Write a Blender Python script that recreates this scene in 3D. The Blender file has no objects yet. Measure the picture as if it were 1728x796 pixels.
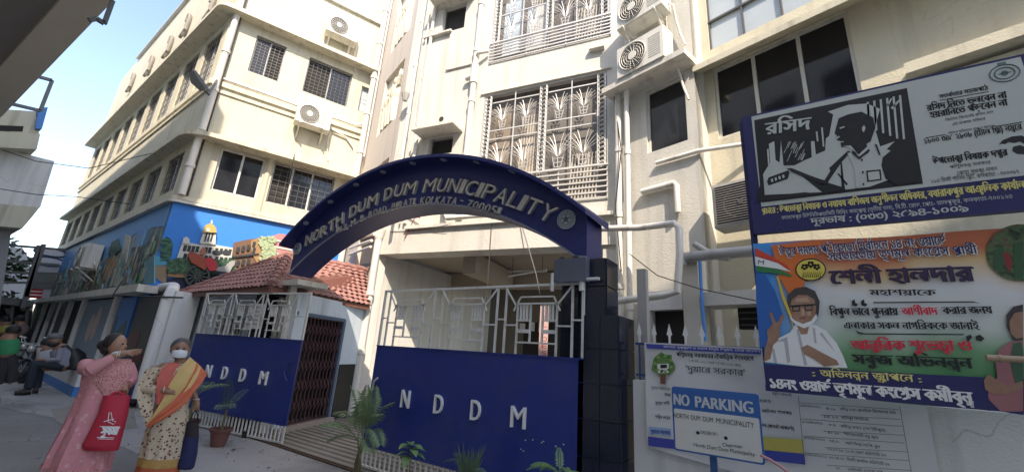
import bpy, bmesh, math, random
from mathutils import Vector, Matrix
random.seed(7)
SC = bpy.context.scene
COL = SC.collection
R = math.radians
# ------------------------------------------------------------------ camera
CAM_H = 1.6
F_PX, PITCH, ROLL = 692.09, R(16.01), R(3.74)
_ax = R(124.0)                       # heading of world +X (along the street) seen from the view axis
def _to_world(v):
    return Vector((v[0]*math.sin(_ax)+v[1]*math.cos(_ax),
                   v[0]*math.sin(_ax-math.pi/2)+v[1]*math.cos(_ax-math.pi/2), v[2]))
_fw = Vector((0, math.cos(PITCH), math.sin(PITCH))); _r0 = Vector((1, 0, 0)); _u0 = _r0.cross(_fw)
VR = _to_world(_r0*math.cos(ROLL)+_u0*math.sin(ROLL)); VU = _to_world(-_r0*math.sin(ROLL)+_u0*math.cos(ROLL)); VF = _to_world(_fw)
cam_data = bpy.data.cameras.new('camera'); cam = bpy.data.objects.new('camera', cam_data); COL.objects.link(cam)
cam_data.sensor_fit = 'HORIZONTAL'; cam_data.sensor_width = 36.0; cam_data.lens = F_PX*36.0/1728.0
cam_data.clip_start = 0.05; cam_data.clip_end = 1500
M3 = Matrix((VR, VU, -VF)).transposed()
cam.matrix_world = Matrix.Translation((0, 0, CAM_H)) @ M3.to_4x4()
SC.camera = cam
# ------------------------------------------------------------------ light
SUN_AZ, SUN_EL = -42.0, 45.0         # sun stands to the right and behind the viewer
sd = Vector((math.cos(R(SUN_AZ))*math.cos(R(SUN_EL)), math.sin(R(SUN_AZ))*math.cos(R(SUN_EL)), math.sin(R(SUN_EL))))
W = bpy.data.worlds.new('World'); SC.world = W; W.use_nodes = True
nt = W.node_tree; nt.nodes.clear()
sky = nt.nodes.new('ShaderNodeTexSky'); sky.sky_type = 'NISHITA'; sky.sun_disc = False
sky.sun_elevation = R(SUN_EL); sky.sun_rotation = R(132.0); sky.air_density = 1.0; sky.dust_density = .9; sky.ozone_density = 3.5
bg = nt.nodes.new('ShaderNodeBackground'); bg.inputs[1].default_value = 0.15
wo = nt.nodes.new('ShaderNodeOutputWorld'); nt.links.new(sky.outputs[0], bg.inputs[0]); nt.links.new(bg.outputs[0], wo.inputs[0])
sl = bpy.data.lights.new('sun', 'SUN'); sl.energy = 2.0; sl.angle = R(0.5); sl.color = (1, .96, .90)
so = bpy.data.objects.new('sun', sl); COL.objects.link(so); so.rotation_euler = (-sd).to_track_quat('-Z', 'Y').to_euler(); so.location = (0, 0, 30)
SC.view_settings.view_transform = 'Standard'; SC.view_settings.look = 'None'
SC.view_settings.exposure = 1.78; SC.view_settings.gamma = 1.0; SC.view_settings.use_curve_mapping = False
SC.view_settings.use_white_balance = True; SC.view_settings.white_balance_temperature = 7700; SC.view_settings.white_balance_tint = 14
# ------------------------------------------------------------------ planes measured from the photograph
def ray(x, y): return VR*(x-864)+VU*(398-y)+VF*F_PX
EYE = Vector((0, 0, CAM_H))
def ground(x, y, z=0.0):
    d = ray(x, y); return EYE+d*((z-CAM_H)/d.z)
def at_x(x, y, X):
    d = ray(x, y); return EYE+d*(X/d.x)
class Fr:                            # an upright plane: s along it, z up, d out of it towards the street
    def __init__(self, P, a):
        self.P = Vector((P[0], P[1])); self.a = a
        self.t = Vector((math.cos(R(a)), math.sin(R(a)))); self.n = Vector((math.sin(R(a)), -math.cos(R(a))))
    def pt(self, s, z, d=0.0):
        q = self.P+self.t*s+self.n*d; return Vector((q.x, q.y, z))
    def px(self, x, y, d=0.0):
        r = ray(x, y); P = self.P+self.n*d; r2 = Vector((r.x, r.y))
        t = P.dot(self.n)/r2.dot(self.n); q = r2*t
        return (q-P).dot(self.t), CAM_H+r.z*t
    def shift(self, s=0, d=0, a=None):
        q = self.P+self.t*s+self.n*d; return Fr(q, self.a if a is None else a)
# ------------------------------------------------------------------ mesh building
class MB:
    def __init__(self): self.v = []; self.f = []; self.sm = False
    def add(self, vs, fs):
        b = len(self.v); self.v += [Vector(p) for p in vs]; self.f += [[b+i for i in f] for f in fs]; return self
    def quad(self, a, b, c, d): return self.add([a, b, c, d], [[0, 1, 2, 3]])
    def hexa(self, p):               # p: 4 bottom, 4 top
        return self.add(p, [[3, 2, 1, 0], [4, 5, 6, 7], [0, 1, 5, 4], [1, 2, 6, 5], [2, 3, 7, 6], [3, 0, 4, 7]])
    def box(self, fr, s0, s1, z0, z1, d0, d1):
        return self.hexa([fr.pt(s0, z0, d1), fr.pt(s1, z0, d1), fr.pt(s1, z0, d0), fr.pt(s0, z0, d0),
                          fr.pt(s0, z1, d1), fr.pt(s1, z1, d1), fr.pt(s1, z1, d0), fr.pt(s0, z1, d0)])
    def abox(self, x0, x1, y0, y1, z0, z1):
        return self.hexa([(x0, y0, z0), (x1, y0, z0), (x1, y1, z0), (x0, y1, z0), (x0, y0, z1), (x1, y0, z1), (x1, y1, z1), (x0, y1, z1)])
    def bar(self, p, q, w, h=None, up=(0, 0, 1)):
        p = Vector(p); q = Vector(q); h = h or w; t = (q-p).normalized(); u = Vector(up)
        if abs(t.dot(u)) > .98: u = Vector((0, 1, 0))
        a = t.cross(u).normalized()*w/2; b = a.cross(t).normalized()*h/2
        return self.hexa([p-a-b, p+a-b, p+a+b, p-a+b, q-a-b, q+a-b, q+a+b, q-a+b])
    def fbar(self, fr, s0, z0, s1, z1, w, d0, d1):   # flat bar lying in a frame
        L = math.hypot(s1-s0, z1-z0) or 1e-6; ux, uz = -(z1-z0)/L*w/2, (s1-s0)/L*w/2
        c = [(s0-ux, z0-uz), (s1-ux, z1-uz), (s1+ux, z1+uz), (s0+ux, z0+uz)]
        return self.hexa([fr.pt(a, b, d1) for a, b in c]+[fr.pt(a, b, d0) for a, b in c])
    def prism(self, fr, pts, d0, d1):
        n = len(pts); A = sum(pts[i][0]*pts[(i+1) % n][1]-pts[(i+1) % n][0]*pts[i][1] for i in range(n))
        if A < 0: pts = pts[::-1]
        v = [fr.pt(a, b, d1) for a, b in pts]+[fr.pt(a, b, d0) for a, b in pts]
        return self.add(v, [list(range(n)), list(range(2*n-1, n-1, -1))]+[[i, i+n, (i+1) % n+n, (i+1) % n] for i in range(n)])
    def slab(self, pts, z0, z1):
        n = len(pts); A = sum(pts[i][0]*pts[(i+1) % n][1]-pts[(i+1) % n][0]*pts[i][1] for i in range(n))
        if A < 0: pts = pts[::-1]
        v = [(p[0], p[1], z0) for p in pts]+[(p[0], p[1], z1) for p in pts]
        return self.add(v, [list(range(n))[::-1], list(range(n, 2*n))]+[[i, (i+1) % n, (i+1) % n+n, i+n] for i in range(n)])
    def tube(self, pts, r, seg=8, cap=True):
        pts = [Vector(p) for p in pts]; rs = r if isinstance(r, (list, tuple)) else [r]*len(pts)
        rings = []; pa = None
        for i, p in enumerate(pts):
            t = (pts[min(i+1, len(pts)-1)]-pts[max(i-1, 0)]).normalized()
            if pa is None:
                u = Vector((0, 0, 1)) if abs(t.z) < .9 else Vector((1, 0, 0)); pa = (u-t*u.dot(t)).normalized()
            else:
                pa = (pa-t*pa.dot(t)); pa = pa.normalized() if pa.length > 1e-6 else t.orthogonal().normalized()
            b = t.cross(pa)
            rings.append([p+(pa*math.cos(2*math.pi*k/seg)+b*math.sin(2*math.pi*k/seg))*rs[i] for k in range(seg)])
        v = [q for g in rings for q in g]; f = []
        for i in range(len(pts)-1):
            for k in range(seg):
                a = i*seg+k; b2 = i*seg+(k+1) % seg; f.append([a, b2, b2+seg, a+seg])
        if cap: f.append(list(range(seg))[::-1]); f.append([(len(pts)-1)*seg+k for k in range(seg)])
        self.sm = True
        return self.add(v, f)
    def loft(self, rings, cap=True):
        n = len(rings[0]); v = [q for g in rings for q in g]; f = []
        for i in range(len(rings)-1):
            for k in range(n):
                a = i*n+k; b = i*n+(k+1) % n; f.append([a, b, b+n, a+n])
        if cap: f.append(list(range(n))[::-1]); f.append([(len(rings)-1)*n+k for k in range(n)])
        self.sm = True
        return self.add(v, f)
    def ell(self, c, r, seg=12, rg=8, rot=None):
        c = Vector(c); r = r if isinstance(r, (tuple, list)) else (r, r, r); rings = []
        for i in range(rg+1):
            th = math.pi*(i/rg)*.998+.001; g = []
            for k in range(seg):
                a = 2*math.pi*k/seg; q = Vector((r[0]*math.sin(th)*math.cos(a), r[1]*math.sin(th)*math.sin(a), -r[2]*math.cos(th)))
                g.append(c+(rot @ q if rot else q))
            rings.append(g)
        return self.loft(rings)
    def disc(self, fr, s, z, rs, rz, d0, d1, n=20, a=0.0):
        return self.prism(fr, [(s+rs*math.cos(2*math.pi*k/n)*math.cos(a)-rz*math.sin(2*math.pi*k/n)*math.sin(a), z+rz*math.sin(2*math.pi*k/n)*math.cos(a)+rs*math.cos(2*math.pi*k/n)*math.sin(a)) for k in range(n)], d0, d1)
BASE = {}
def _mesh(name, mb, mat, base, rz):
    m = bpy.data.meshes.new(name)
    M = Matrix.Rotation(-rz, 3, 'Z') if rz else None
    vs = [(M @ (p-base)) if M else (p-base) for p in mb.v]
    m.from_pydata([tuple(p) for p in vs], [], mb.f)
    if mat: m.materials.append(mat)
    if mb.sm:
        m.polygons.foreach_set('use_smooth', [True]*len(m.polygons))
        try: m.set_sharp_from_angle(angle=R(40))
        except Exception: pass
    m.update(); return m
def props(o, label=None, cat=None, group=None, kind=None):
    for k, v in (('label', label), ('category', cat), ('group', group), ('kind', kind)):
        if v: o[k] = v
    return o
def thing(name, label, cat, base, rz=0.0, group=None):
    o = bpy.data.objects.new(name, None); COL.objects.link(o); o.empty_display_size = .2
    o.location = base; o.rotation_euler = (0, 0, rz); props(o, label, cat, group); BASE[o.name] = (Vector(base), rz); return o
def part(par, name, mb, mat, kind=None, label=None):
    if not mb.v: return None
    base, rz = BASE[par.name]
    o = bpy.data.objects.new(name, _mesh(name, mb, mat, base, rz)); COL.objects.link(o); o.parent = par
    BASE[o.name] = (base, rz); props(o, label=label, kind=kind); return o
def solo(name, mb, mat, label=None, cat=None, group=None, kind=None):
    xs = [p.x for p in mb.v]; ys = [p.y for p in mb.v]; b = Vector(((min(xs)+max(xs))/2, (min(ys)+max(ys))/2, min(p.z for p in mb.v)))
    o = bpy.data.objects.new(name, _mesh(name, mb, mat, b, 0)); COL.objects.link(o); o.location = b
    BASE[o.name] = (b, 0.0); props(o, label, cat, group, kind); return o
def inst(par, name, mesh, M):        # a piece sharing mesh data; M in world space
    base, rz = BASE[par.name]
    o = bpy.data.objects.new(name, mesh); COL.objects.link(o); o.parent = par
    o.matrix_local = (Matrix.Translation(base) @ Matrix.Rotation(rz, 4, 'Z')).inverted() @ M; return o
def kids(o): return [c for c in list(bpy.data.objects) if c.parent is o]
def copy_tree(o, loc=None, rz=None, label=None, par=None):
    c = o.copy(); COL.objects.link(c)
    if par: c.parent = par
    if loc is not None: c.location = loc
    if rz is not None: c.rotation_euler = (0, 0, rz)
    if label: c['label'] = label
    for k in kids(o): copy_tree(k, par=c)
    return c
# ------------------------------------------------------------------ lettering
GL = {}
def glyphs(body):
    # outlines of the built-in font; every outer contour is filled on its own so that overlapping strokes do not cancel
    if body in GL: return GL[body]
    from mathutils.geometry import tessellate_polygon
    c = bpy.data.curves.new('t', 'FONT'); c.body = body; c.size = 1; c.resolution_u = 3; c.fill_mode = 'NONE'
    o = bpy.data.objects.new('t', c); m = bpy.data.meshes.new_from_object(o)
    co = [v.co.copy() for v in m.vertices]; nb = {}
    for e in m.edges: a, b = e.vertices; nb.setdefault(a, []).append(b); nb.setdefault(b, []).append(a)
    seen = set(); loops = []
    for k in range(len(co)):
        if k in seen or k not in nb: continue
        L = [k]; seen.add(k); cur = k
        while True:
            n = [q for q in nb[cur] if q not in seen]
            if not n: break
            cur = min(n) if len(L) == 1 else n[0]; L.append(cur); seen.add(cur)
        if len(L) > 2: loops.append(L)
    def area(L): return sum(co[L[i]].x*co[L[(i+1) % len(L)]].y-co[L[(i+1) % len(L)]].x*co[L[i]].y for i in range(len(L)))/2
    def inside(p, L):
        r = False
        for i in range(len(L)):
            a, b = co[L[i]], co[L[i-1]]
            if (a.y > p.y) != (b.y > p.y) and p.x < (b.x-a.x)*(p.y-a.y)/(b.y-a.y)+a.x: r = not r
        return r
    A = [area(L) for L in loops]; outer = []; holes = []
    for i, L in enumerate(loops):
        cn = [q for q in range(len(loops)) if q != i and abs(A[q]) > abs(A[i]) and all(inside(co[L[w]], loops[q]) for w in (0, len(L)//3, 2*len(L)//3))]
        (holes if cn and A[min(cn, key=lambda q: abs(A[q]))]*A[i] < 0 else outer).append(i)
    own = {i: [] for i in outer}
    for h in holes:
        best = [i for i in outer if inside(co[loops[h][0]], loops[i]) and abs(A[i]) > abs(A[h])]
        if best: own[min(best, key=lambda i: abs(A[i]))].append(h)
    V = []; F = []
    for n, i in enumerate(outer):
        polys = [[Vector((co[k].x, co[k].y, 0)) for k in loops[q]] for q in [i]+own[i]]; b = len(V); z = (n % 3)*.00012
        V += [Vector((p.x, p.y, z)) for pl in polys for p in pl]
        for t in tessellate_polygon(polys):
            a, b2, c2 = (V[b+q] for q in t); cr = (b2.x-a.x)*(c2.y-a.y)-(c2.x-a.x)*(b2.y-a.y)
            F.append([b+q for q in (t if cr > 0 else t[::-1])])
    bpy.data.objects.remove(o); bpy.data.curves.remove(c); bpy.data.meshes.remove(m); GL[body] = (V, F); return GL[body]
PRE = '\u09bf\u09c7\u09c8'; VIR = '\u09cd'
def vis(t):                          # logical Bengali to drawing order
    t = t.replace('\u09cb', '\u09c7\u09be').replace('\u09cc', '\u09c7\u09d7').replace('\u09af\u09bc', '\u09df').replace('\u09a1\u09bc', '\u09dc')
    out = []
    i = 0; cons = lambda ch: '\u0995' <= ch <= '\u09b9' or ch in '\u09df\u09dc\u09dd'
    while i < len(t):
        if cons(t[i]):
            j = i+1
            while j+1 < len(t) and t[j] == VIR and cons(t[j+1]): j += 2
            cl = t[i:j]
            if j < len(t) and t[j] in PRE: out.append(t[j]+cl); j += 1
            else: out.append(cl)
            i = j
        else: out.append(t[i]); i += 1
    return ''.join(out)
CJ = {}
def compose(t):                      # glyph outlines of a line; joined consonants are stacked by hand
    if t in CJ: return CJ[t]
    t0 = t; t = t.replace('\u09cb', '\u09c7\u09be').replace('\u09af\u09bc', '\u09df').replace('\u09a1\u09bc', '\u09dc')
    cons = lambda ch: '\u0995' <= ch <= '\u09b9' or ch in '\u09df\u09dc\u09dd'
    out = ''; ex = []; i = 0
    while i < len(t):
        if cons(t[i]):
            j = i+1; C = [t[i]]
            while j+1 < len(t) and t[j] == VIR and cons(t[j+1]): C.append(t[j+1]); j += 2
            pre = ''
            if j < len(t) and t[j] in PRE: pre = t[j]; j += 1
            out += pre; reph = len(C) > 1 and C[0] == '\u09b0'
            if reph: C = C[1:]
            out += C[0]; k = len(out)-1
            if reph: ex.append((k, 'reph', None))
            for c in C[1:]:
                if c == '\u09b0': ex.append((k, 'ra', None))
                elif c == '\u09af': out += c
                else: ex.append((k, 'sub', c))
            i = j
        else: out += t[i]; i += 1
    v, f = glyphs(out); v = list(v); f = [list(q) for q in f]
    def addq(P): b = len(v); v.extend(Vector((x, y, 0)) for x, y in P); f.append([b, b+1, b+2, b+3])
    hl = max(p.y for p in glyphs('\u0995')[0]) if ex else .6
    for k, ty, c in ex:
        xr = max(p.x for p in glyphs(out[:k+1])[0]); gw = glyphs(out[k])[0]; w = max(p.x for p in gw)-min(p.x for p in gw)
        if ty == 'reph': addq([(xr-w*.35, hl+.03), (xr-w*.18, hl+.03), (xr+.03, hl+.22), (xr-.06, hl+.24)])
        elif ty == 'ra': addq([(xr-w*.75, -.02), (xr-w*.72, -.10), (xr-w*.05, .06), (xr-w*.08, .14)])
        else:
            gv, gf = glyphs(c); b = len(v); mx = max(p.x for p in gv); v.extend(Vector((xr-(mx-p.x)*.62-.02, p.y*.55-hl*.36, 0)) for p in gv); f.extend([[b+q for q in fc] for fc in gf])
    CJ[t0] = (v, f); return CJ[t0]
def text(mb, fr, body, s0, z0, s1, z1, h, d, bold=0.0, depth=0.0, slant=0.0, caps=0.72):
    # body from (s0,z0) to (s1,z1) on the baseline, capital height h
    bn = any('\u0980' <= ch <= '\u09ff' for ch in body)
    v, f = compose(body) if bn else glyphs(body)
    if not v: return
    x0 = min(p.x for p in v); x1 = max(p.x for p in v); L = math.hypot(s1-s0, z1-z0); kx = L/(x1-x0); ky = h/(max(p.y for p in glyphs('\u0995')[0]) if bn else caps)
    ux, uz = (s1-s0)/L, (z1-z0)/L
    for j, off in enumerate([0.0] if not bold else [0.0, -bold, bold]):
        dd = d+j*0.0004
        P = [((p.x-x0)*kx+off*h+p.y*ky*slant, p.y*ky, p.z) for p in v]
        W3 = [fr.pt(s0+a*ux-b*uz, z0+a*uz+b*ux, dd+depth+e3) for a, b, e3 in P]
        mb.add(W3, f)
        if depth:
            from collections import Counter
            ec = Counter(); od = {}
            for q in f:
                for a in range(len(q)):
                    e = (q[a], q[(a+1) % len(q)]); k = (min(e), max(e)); ec[k] += 1; od[k] = e
            Wb = [fr.pt(s0+a*ux-b*uz, z0+a*uz+b*ux, dd) for a, b, e3 in P]; n = len(W3); base = len(mb.v)
            mb.v += W3+Wb
            for k, c in ec.items():
                if c == 1:
                    a, b = od[k]; mb.f.append([base+b, base+a, base+a+n, base+b+n])
def ptext(mb, fr, body, x0, y0, x1, y1, hpx, d, **k):
    a = fr.px(x0, y0, d); b = fr.px(x1, y1, d); t = fr.px(x0, y0-hpx, d)
    text(mb, fr, body, a[0], a[1], b[0], b[1], abs(t[1]-a[1]), d, **k)
def ppoly(mb, fr, pts, d0, d1): mb.prism(fr, [fr.px(x, y, d1) for x, y in pts], d0, d1)
# ------------------------------------------------------------------ materials
def mat(name, c, rough=.6, metal=0.0, var=.12, vscale=1.2, bump=.0, bscale=60, streak=0.0, coat=0.0, spec=.5, dirt=None, dscale=.5, damt=.35):
    m = bpy.data.materials.new(name); m.use_nodes = True; n = m.node_tree; b = n.nodes['Principled BSDF']; L = n.links
    b.inputs['Roughness'].default_value = rough; b.inputs['Metallic'].default_value = metal; b.inputs['Specular IOR Level'].default_value = spec
    b.inputs['Coat Weight'].default_value = coat
    tc = n.nodes.new('ShaderNodeTexCoord'); geo = n.nodes.new('ShaderNodeNewGeometry')
    no = n.nodes.new('ShaderNodeTexNoise'); no.inputs['Scale'].default_value = vscale; no.inputs['Detail'].default_value = 6; L.new(geo.outputs['Position'], no.inputs['Vector'])
    mx = n.nodes.new('ShaderNodeMix'); mx.data_type = 'RGBA'
    mx.inputs['A'].default_value = (*[x*(1-var) for x in c], 1); mx.inputs['B'].default_value = (*[min(1, x*(1+var)) for x in c], 1)
    L.new(no.outputs[0], mx.inputs['Factor']); last = mx.outputs['Result']
    if streak:
        mp = n.nodes.new('ShaderNodeMapping'); mp.inputs['Scale'].default_value = (3.2, 3.2, .22); L.new(geo.outputs['Position'], mp.inputs['Vector'])
        s2 = n.nodes.new('ShaderNodeTexNoise'); s2.inputs['Scale'].default_value = 1.6; s2.inputs['Detail'].default_value = 8; L.new(mp.outputs[0], s2.inputs['Vector'])
        rp = n.nodes.new('ShaderNodeMapRange'); rp.inputs[1].default_value = .52; rp.inputs[2].default_value = .74; rp.inputs[3].default_value = 0; rp.inputs[4].default_value = streak; L.new(s2.outputs[0], rp.inputs[0])
        m2 = n.nodes.new('ShaderNodeMix'); m2.data_type = 'RGBA'; m2.inputs['B'].default_value = (.16, .145, .12, 1); L.new(rp.outputs[0], m2.inputs['Factor']); L.new(last, m2.inputs['A']); last = m2.outputs['Result']
    if dirt:
        s3 = n.nodes.new('ShaderNodeTexNoise'); s3.inputs['Scale'].default_value = dscale; s3.inputs['Detail'].default_value = 9; s3.inputs['Roughness'].default_value = .65; L.new(geo.outputs['Position'], s3.inputs['Vector'])
        rp = n.nodes.new('ShaderNodeMapRange'); rp.inputs[1].default_value = .5; rp.inputs[2].default_value = .7; rp.inputs[3].default_value = 0; rp.inputs[4].default_value = damt; L.new(s3.outputs[0], rp.inputs[0])
        m2 = n.nodes.new('ShaderNodeMix'); m2.data_type = 'RGBA'; m2.inputs['B'].default_value = (*dirt, 1); L.new(rp.outputs[0], m2.inputs['Factor']); L.new(last, m2.inputs['A']); last = m2.outputs['Result']
    L.new(last, b.inputs['Base Color'])
    if bump:
        s4 = n.nodes.new('ShaderNodeTexNoise'); s4.inputs['Scale'].default_value = bscale; s4.inputs['Detail'].default_value = 6; L.new(geo.outputs['Position'], s4.inputs['Vector'])
        bu = n.nodes.new('ShaderNodeBump'); bu.inputs['Strength'].default_value = bump; bu.inputs['Distance'].default_value = .02; L.new(s4.outputs[0], bu.inputs['Height']); L.new(bu.outputs[0], b.inputs['Normal'])
    return m
M = {}
M['cream'] = mat('cream_paint', (.60, .56, .43), .75, streak=.28, bump=.3, bscale=30, var=.08, dirt=(.40, .36, .29), dscale=.8, damt=.38)
M['cream_trim'] = mat('cream_trim', (.62, .58, .45), .75, streak=.5, bump=.25, bscale=40, var=.08)
M['white'] = mat('white_wall_paint', (.60, .585, .525), .72, streak=.28, bump=.35, bscale=30, var=.07, dirt=(.45, .43, .38), dscale=.8, damt=.38)
M['white_trim'] = mat('white_trim', (.62, .60, .53), .7, streak=.45, bump=.2, var=.06)
M['parapet'] = mat('parapet_paint', (.74, .74, .72), .75, streak=.35, bump=.2, var=.06)
M['pink'] = mat('pinkish_plaster', (.60, .55, .50), .75, streak=.25, bump=.25, bscale=30, var=.05)
M['relief'] = mat('relief_plaster', (.74, .69, .55), .7, bump=.6, bscale=18, var=.1)
M['pipe'] = mat('pvc_pipe', (.70, .68, .62), .5, streak=.5, var=.08)
M['pipe_grey'] = mat('grey_pipe', (.42, .41, .39), .5, streak=.5, var=.12)
M['glass'] = mat('tinted_window_glass', (.018, .019, .023), .07, var=.3, vscale=.6, spec=.5)
M['frost'] = mat('frosted_window_glass', (.46, .52, .55), .25, var=.15, vscale=2)
M['alu'] = mat('aluminium_frame', (.55, .54, .51), .4, metal=.3)
M['iron'] = mat('window_grille_iron', (.13, .13, .125), .5, metal=.4)
M['grille'] = mat('silver_painted_grille', (.62, .61, .58), .4, metal=.25, var=.1, vscale=8)
M['dark'] = mat('dark_interior', (.03, .028, .026), .9)
M['brown'] = mat('brown_interior', (.16, .145, .13), .6, var=.6, vscale=1.1)
M['navy'] = mat('navy_gate_paint', (.011, .032, .22), .34, var=.2, vscale=1.5, coat=.1, bump=.35, bscale=2.2, dirt=(.07, .08, .15), dscale=1.6, damt=.35)
M['navy2'] = mat('navy_arch_cladding', (.028, .036, .15), .42, var=.15, vscale=2, coat=.0, spec=.3, bump=.2, bscale=3)
M['navyrim'] = mat('arch_rim', (.25, .27, .33), .4, metal=.4)
M['gwhite'] = mat('white_gate_bars', (.66, .66, .63), .45, var=.1, vscale=9, dirt=(.30, .25, .2), dscale=7, damt=.4)
M['lwhite'] = mat('white_letter', (.80, .80, .78), .4, var=.03)
M['chrome'] = mat('polished_steel_letter', (.60, .58, .53), .32, metal=.45, var=.2, vscale=9)
M['granite'] = mat('black_granite', (.014, .018, .036), .12, var=.5, vscale=30, spec=.5)
M['slate'] = mat('blue_grey_cladding', (.10, .115, .155), .25, var=.25, vscale=3)
M['tile'] = mat('terracotta_roof_tile', (.33, .165, .14), .8, var=.35, vscale=5, dirt=(.15, .085, .07), dscale=3, damt=.7, bump=.3)
M['maroon'] = mat('maroon_iron', (.085, .04, .045), .5, var=.25, vscale=5)
M['bluewhite'] = mat('pale_blue_wall_paint', (.62, .70, .76), .7, streak=.35, var=.06)
M['black'] = mat('black_paint', (.018, .018, .018), .5, var=.3)
M['road'] = mat('worn_concrete_road', (.37, .345, .315), .85, var=.22, vscale=.7, bump=.5, bscale=25, dirt=(.13, .12, .11), dscale=.8, damt=.75)
M['asphalt'] = mat('dusty_asphalt', (.24, .232, .22), .9, var=.25, vscale=.9, bump=.6, bscale=40, dirt=(.20, .185, .165), dscale=.5, damt=.6)
M['ramp'] = mat('ramp_concrete', (.30, .27, .225), .85, var=.2, vscale=1.4, bump=.5, bscale=25, dirt=(.16, .14, .12), damt=.5)
M['rust'] = mat('rusty_channel', (.10, .06, .04), .7, var=.4, vscale=9)
M['skyblue'] = mat('bright_blue_paint', (.05, .24, .62), .55, var=.12)
M['fence'] = mat('blue_fence_paint', (.035, .09, .25), .45, var=.2)
M['spear'] = mat('white_spear_paint', (.82, .82, .80), .5)
M['acbody'] = mat('air_conditioner_casing', (.68, .66, .59), .45, var=.06, streak=.35)
M['acgrille'] = mat('fan_guard', (.14, .13, .12), .5)
M['acdark'] = mat('fan_recess', (.05, .05, .05), .6)
M['board'] = mat('greenish_white_board', (.54, .57, .53), .4, var=.05)
M['navyprint'] = mat('navy_print', (.018, .02, .11), .4)
M['ink'] = mat('black_print', (.012, .012, .014), .55)
M['yellowprint'] = mat('yellow_print', (.75, .66, .22), .5)
M['flex'] = mat('white_flex_sheet', (.72, .72, .72), .45, var=.05, vscale=3, bump=.35, bscale=5)
M['redprint'] = mat('red_print', (.70, .03, .06), .5)
M['greenprint'] = mat('green_print', (.02, .19, .06), .5)
M['tubelight'] = mat('tube_light_glass', (.8, .8, .8), .3)
M['cable'] = mat('black_cable', (.02, .02, .02), .5)
def cracks(m, scale=1.1, w=.012, amt=.6):
    n = m.node_tree; L = n.links; b = n.nodes['Principled BSDF']; src = b.inputs['Base Color'].links[0].from_socket; geo = n.nodes.new('ShaderNodeNewGeometry')
    nz = n.nodes.new('ShaderNodeTexNoise'); nz.inputs['Scale'].default_value = 2.2; L.new(geo.outputs['Position'], nz.inputs['Vector']); ad = n.nodes.new('ShaderNodeVectorMath'); ad.operation = 'ADD'
    sc = n.nodes.new('ShaderNodeVectorMath'); sc.operation = 'SCALE'; sc.inputs['Scale'].default_value = .7; L.new(nz.outputs['Color'], sc.inputs[0]); L.new(geo.outputs['Position'], ad.inputs[0]); L.new(sc.outputs[0], ad.inputs[1])
    vo = n.nodes.new('ShaderNodeTexVoronoi'); vo.feature = 'DISTANCE_TO_EDGE'; vo.inputs['Scale'].default_value = scale; L.new(ad.outputs[0], vo.inputs['Vector'])
    mr = n.nodes.new('ShaderNodeMapRange'); mr.inputs[1].default_value = 0; mr.inputs[2].default_value = w; mr.inputs[3].default_value = amt; mr.inputs[4].default_value = 0; L.new(vo.outputs['Distance'], mr.inputs[0])
    n2 = n.nodes.new('ShaderNodeTexNoise'); n2.inputs['Scale'].default_value = .9; L.new(geo.outputs['Position'], n2.inputs['Vector']); g = n.nodes.new('ShaderNodeMath'); g.operation = 'GREATER_THAN'; g.inputs[1].default_value = .47; L.new(n2.outputs[0], g.inputs[0])
    mu = n.nodes.new('ShaderNodeMath'); mu.operation = 'MULTIPLY'; L.new(mr.outputs[0], mu.inputs[0]); L.new(g.outputs[0], mu.inputs[1])
    mx = n.nodes.new('ShaderNodeMix'); mx.data_type = 'RGBA'; mx.inputs['B'].default_value = (.06, .055, .05, 1); L.new(mu.outputs[0], mx.inputs['Factor']); L.new(src, mx.inputs['A']); L.new(mx.outputs['Result'], b.inputs['Base Color'])
cracks(M['road'], .8, .014); cracks(M['asphalt'], .7, .012, .5); cracks(M['ramp'], 1.3, .01, .5); cracks(M['white'], .45, .004, .2); cracks(M['cream'], .4, .004, .15); cracks(M['parapet'], .6, .007, .35)
def flat(name, c, rough=.55): 
    if name not in M: M[name] = mat(name, c, rough, var=.06, vscale=6)
    return M[name]
M['leaf'] = mat('palm_leaf', (.16, .24, .10), .5, var=.45, vscale=9)
M['leaf2'] = mat('dark_leaf', (.09, .15, .08), .5, var=.45, vscale=7)
M['leaf3'] = mat('fresh_leaf', (.15, .26, .09), .5, var=.4, vscale=9)
M['stem'] = mat('plant_stem', (.16, .14, .07), .7, var=.3)
M['pot'] = mat('clay_pot', (.17, .07, .055), .7, var=.2, vscale=6)
M['soil'] = mat('dark_soil', (.05, .035, .025), .95, bump=.6)
for k in ('leaf', 'leaf2', 'leaf3'):
    M[k].node_tree.nodes['Principled BSDF'].inputs['Subsurface Weight'].default_value = 0
# ------------------------------------------------------------------ frames of the place
SF = Fr((-8.55, 6.66), -18.7)
_e0 = SF.px(606, 296); E0 = SF.pt(_e0[0], 0); 
_lr = Fr((E0.x, E0.y), 68.6); _c = _lr.px(296, 337); Cc = _lr.pt(_c[0], 0)
LR = Fr((Cc.x, Cc.y), 68.6); LL = Fr((Cc.x, Cc.y), -2.2)
LRL = -_c[0]                          # length of the short front of the left building
SFL = -_e0[0]
CF = Fr((-8.55, 6.66), 10.1)
_e2 = CF.px(1045, 200); E2 = CF.pt(_e2[0], 0); CFL = _e2[0]
RW = Fr((E2.x, E2.y), -15.0)
RW2 = RW.shift(d=-.45)
GT = Fr((0, 4.1), 0.0)
LLEAF = Fr((-6.78, 4.01), 9.0)
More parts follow.
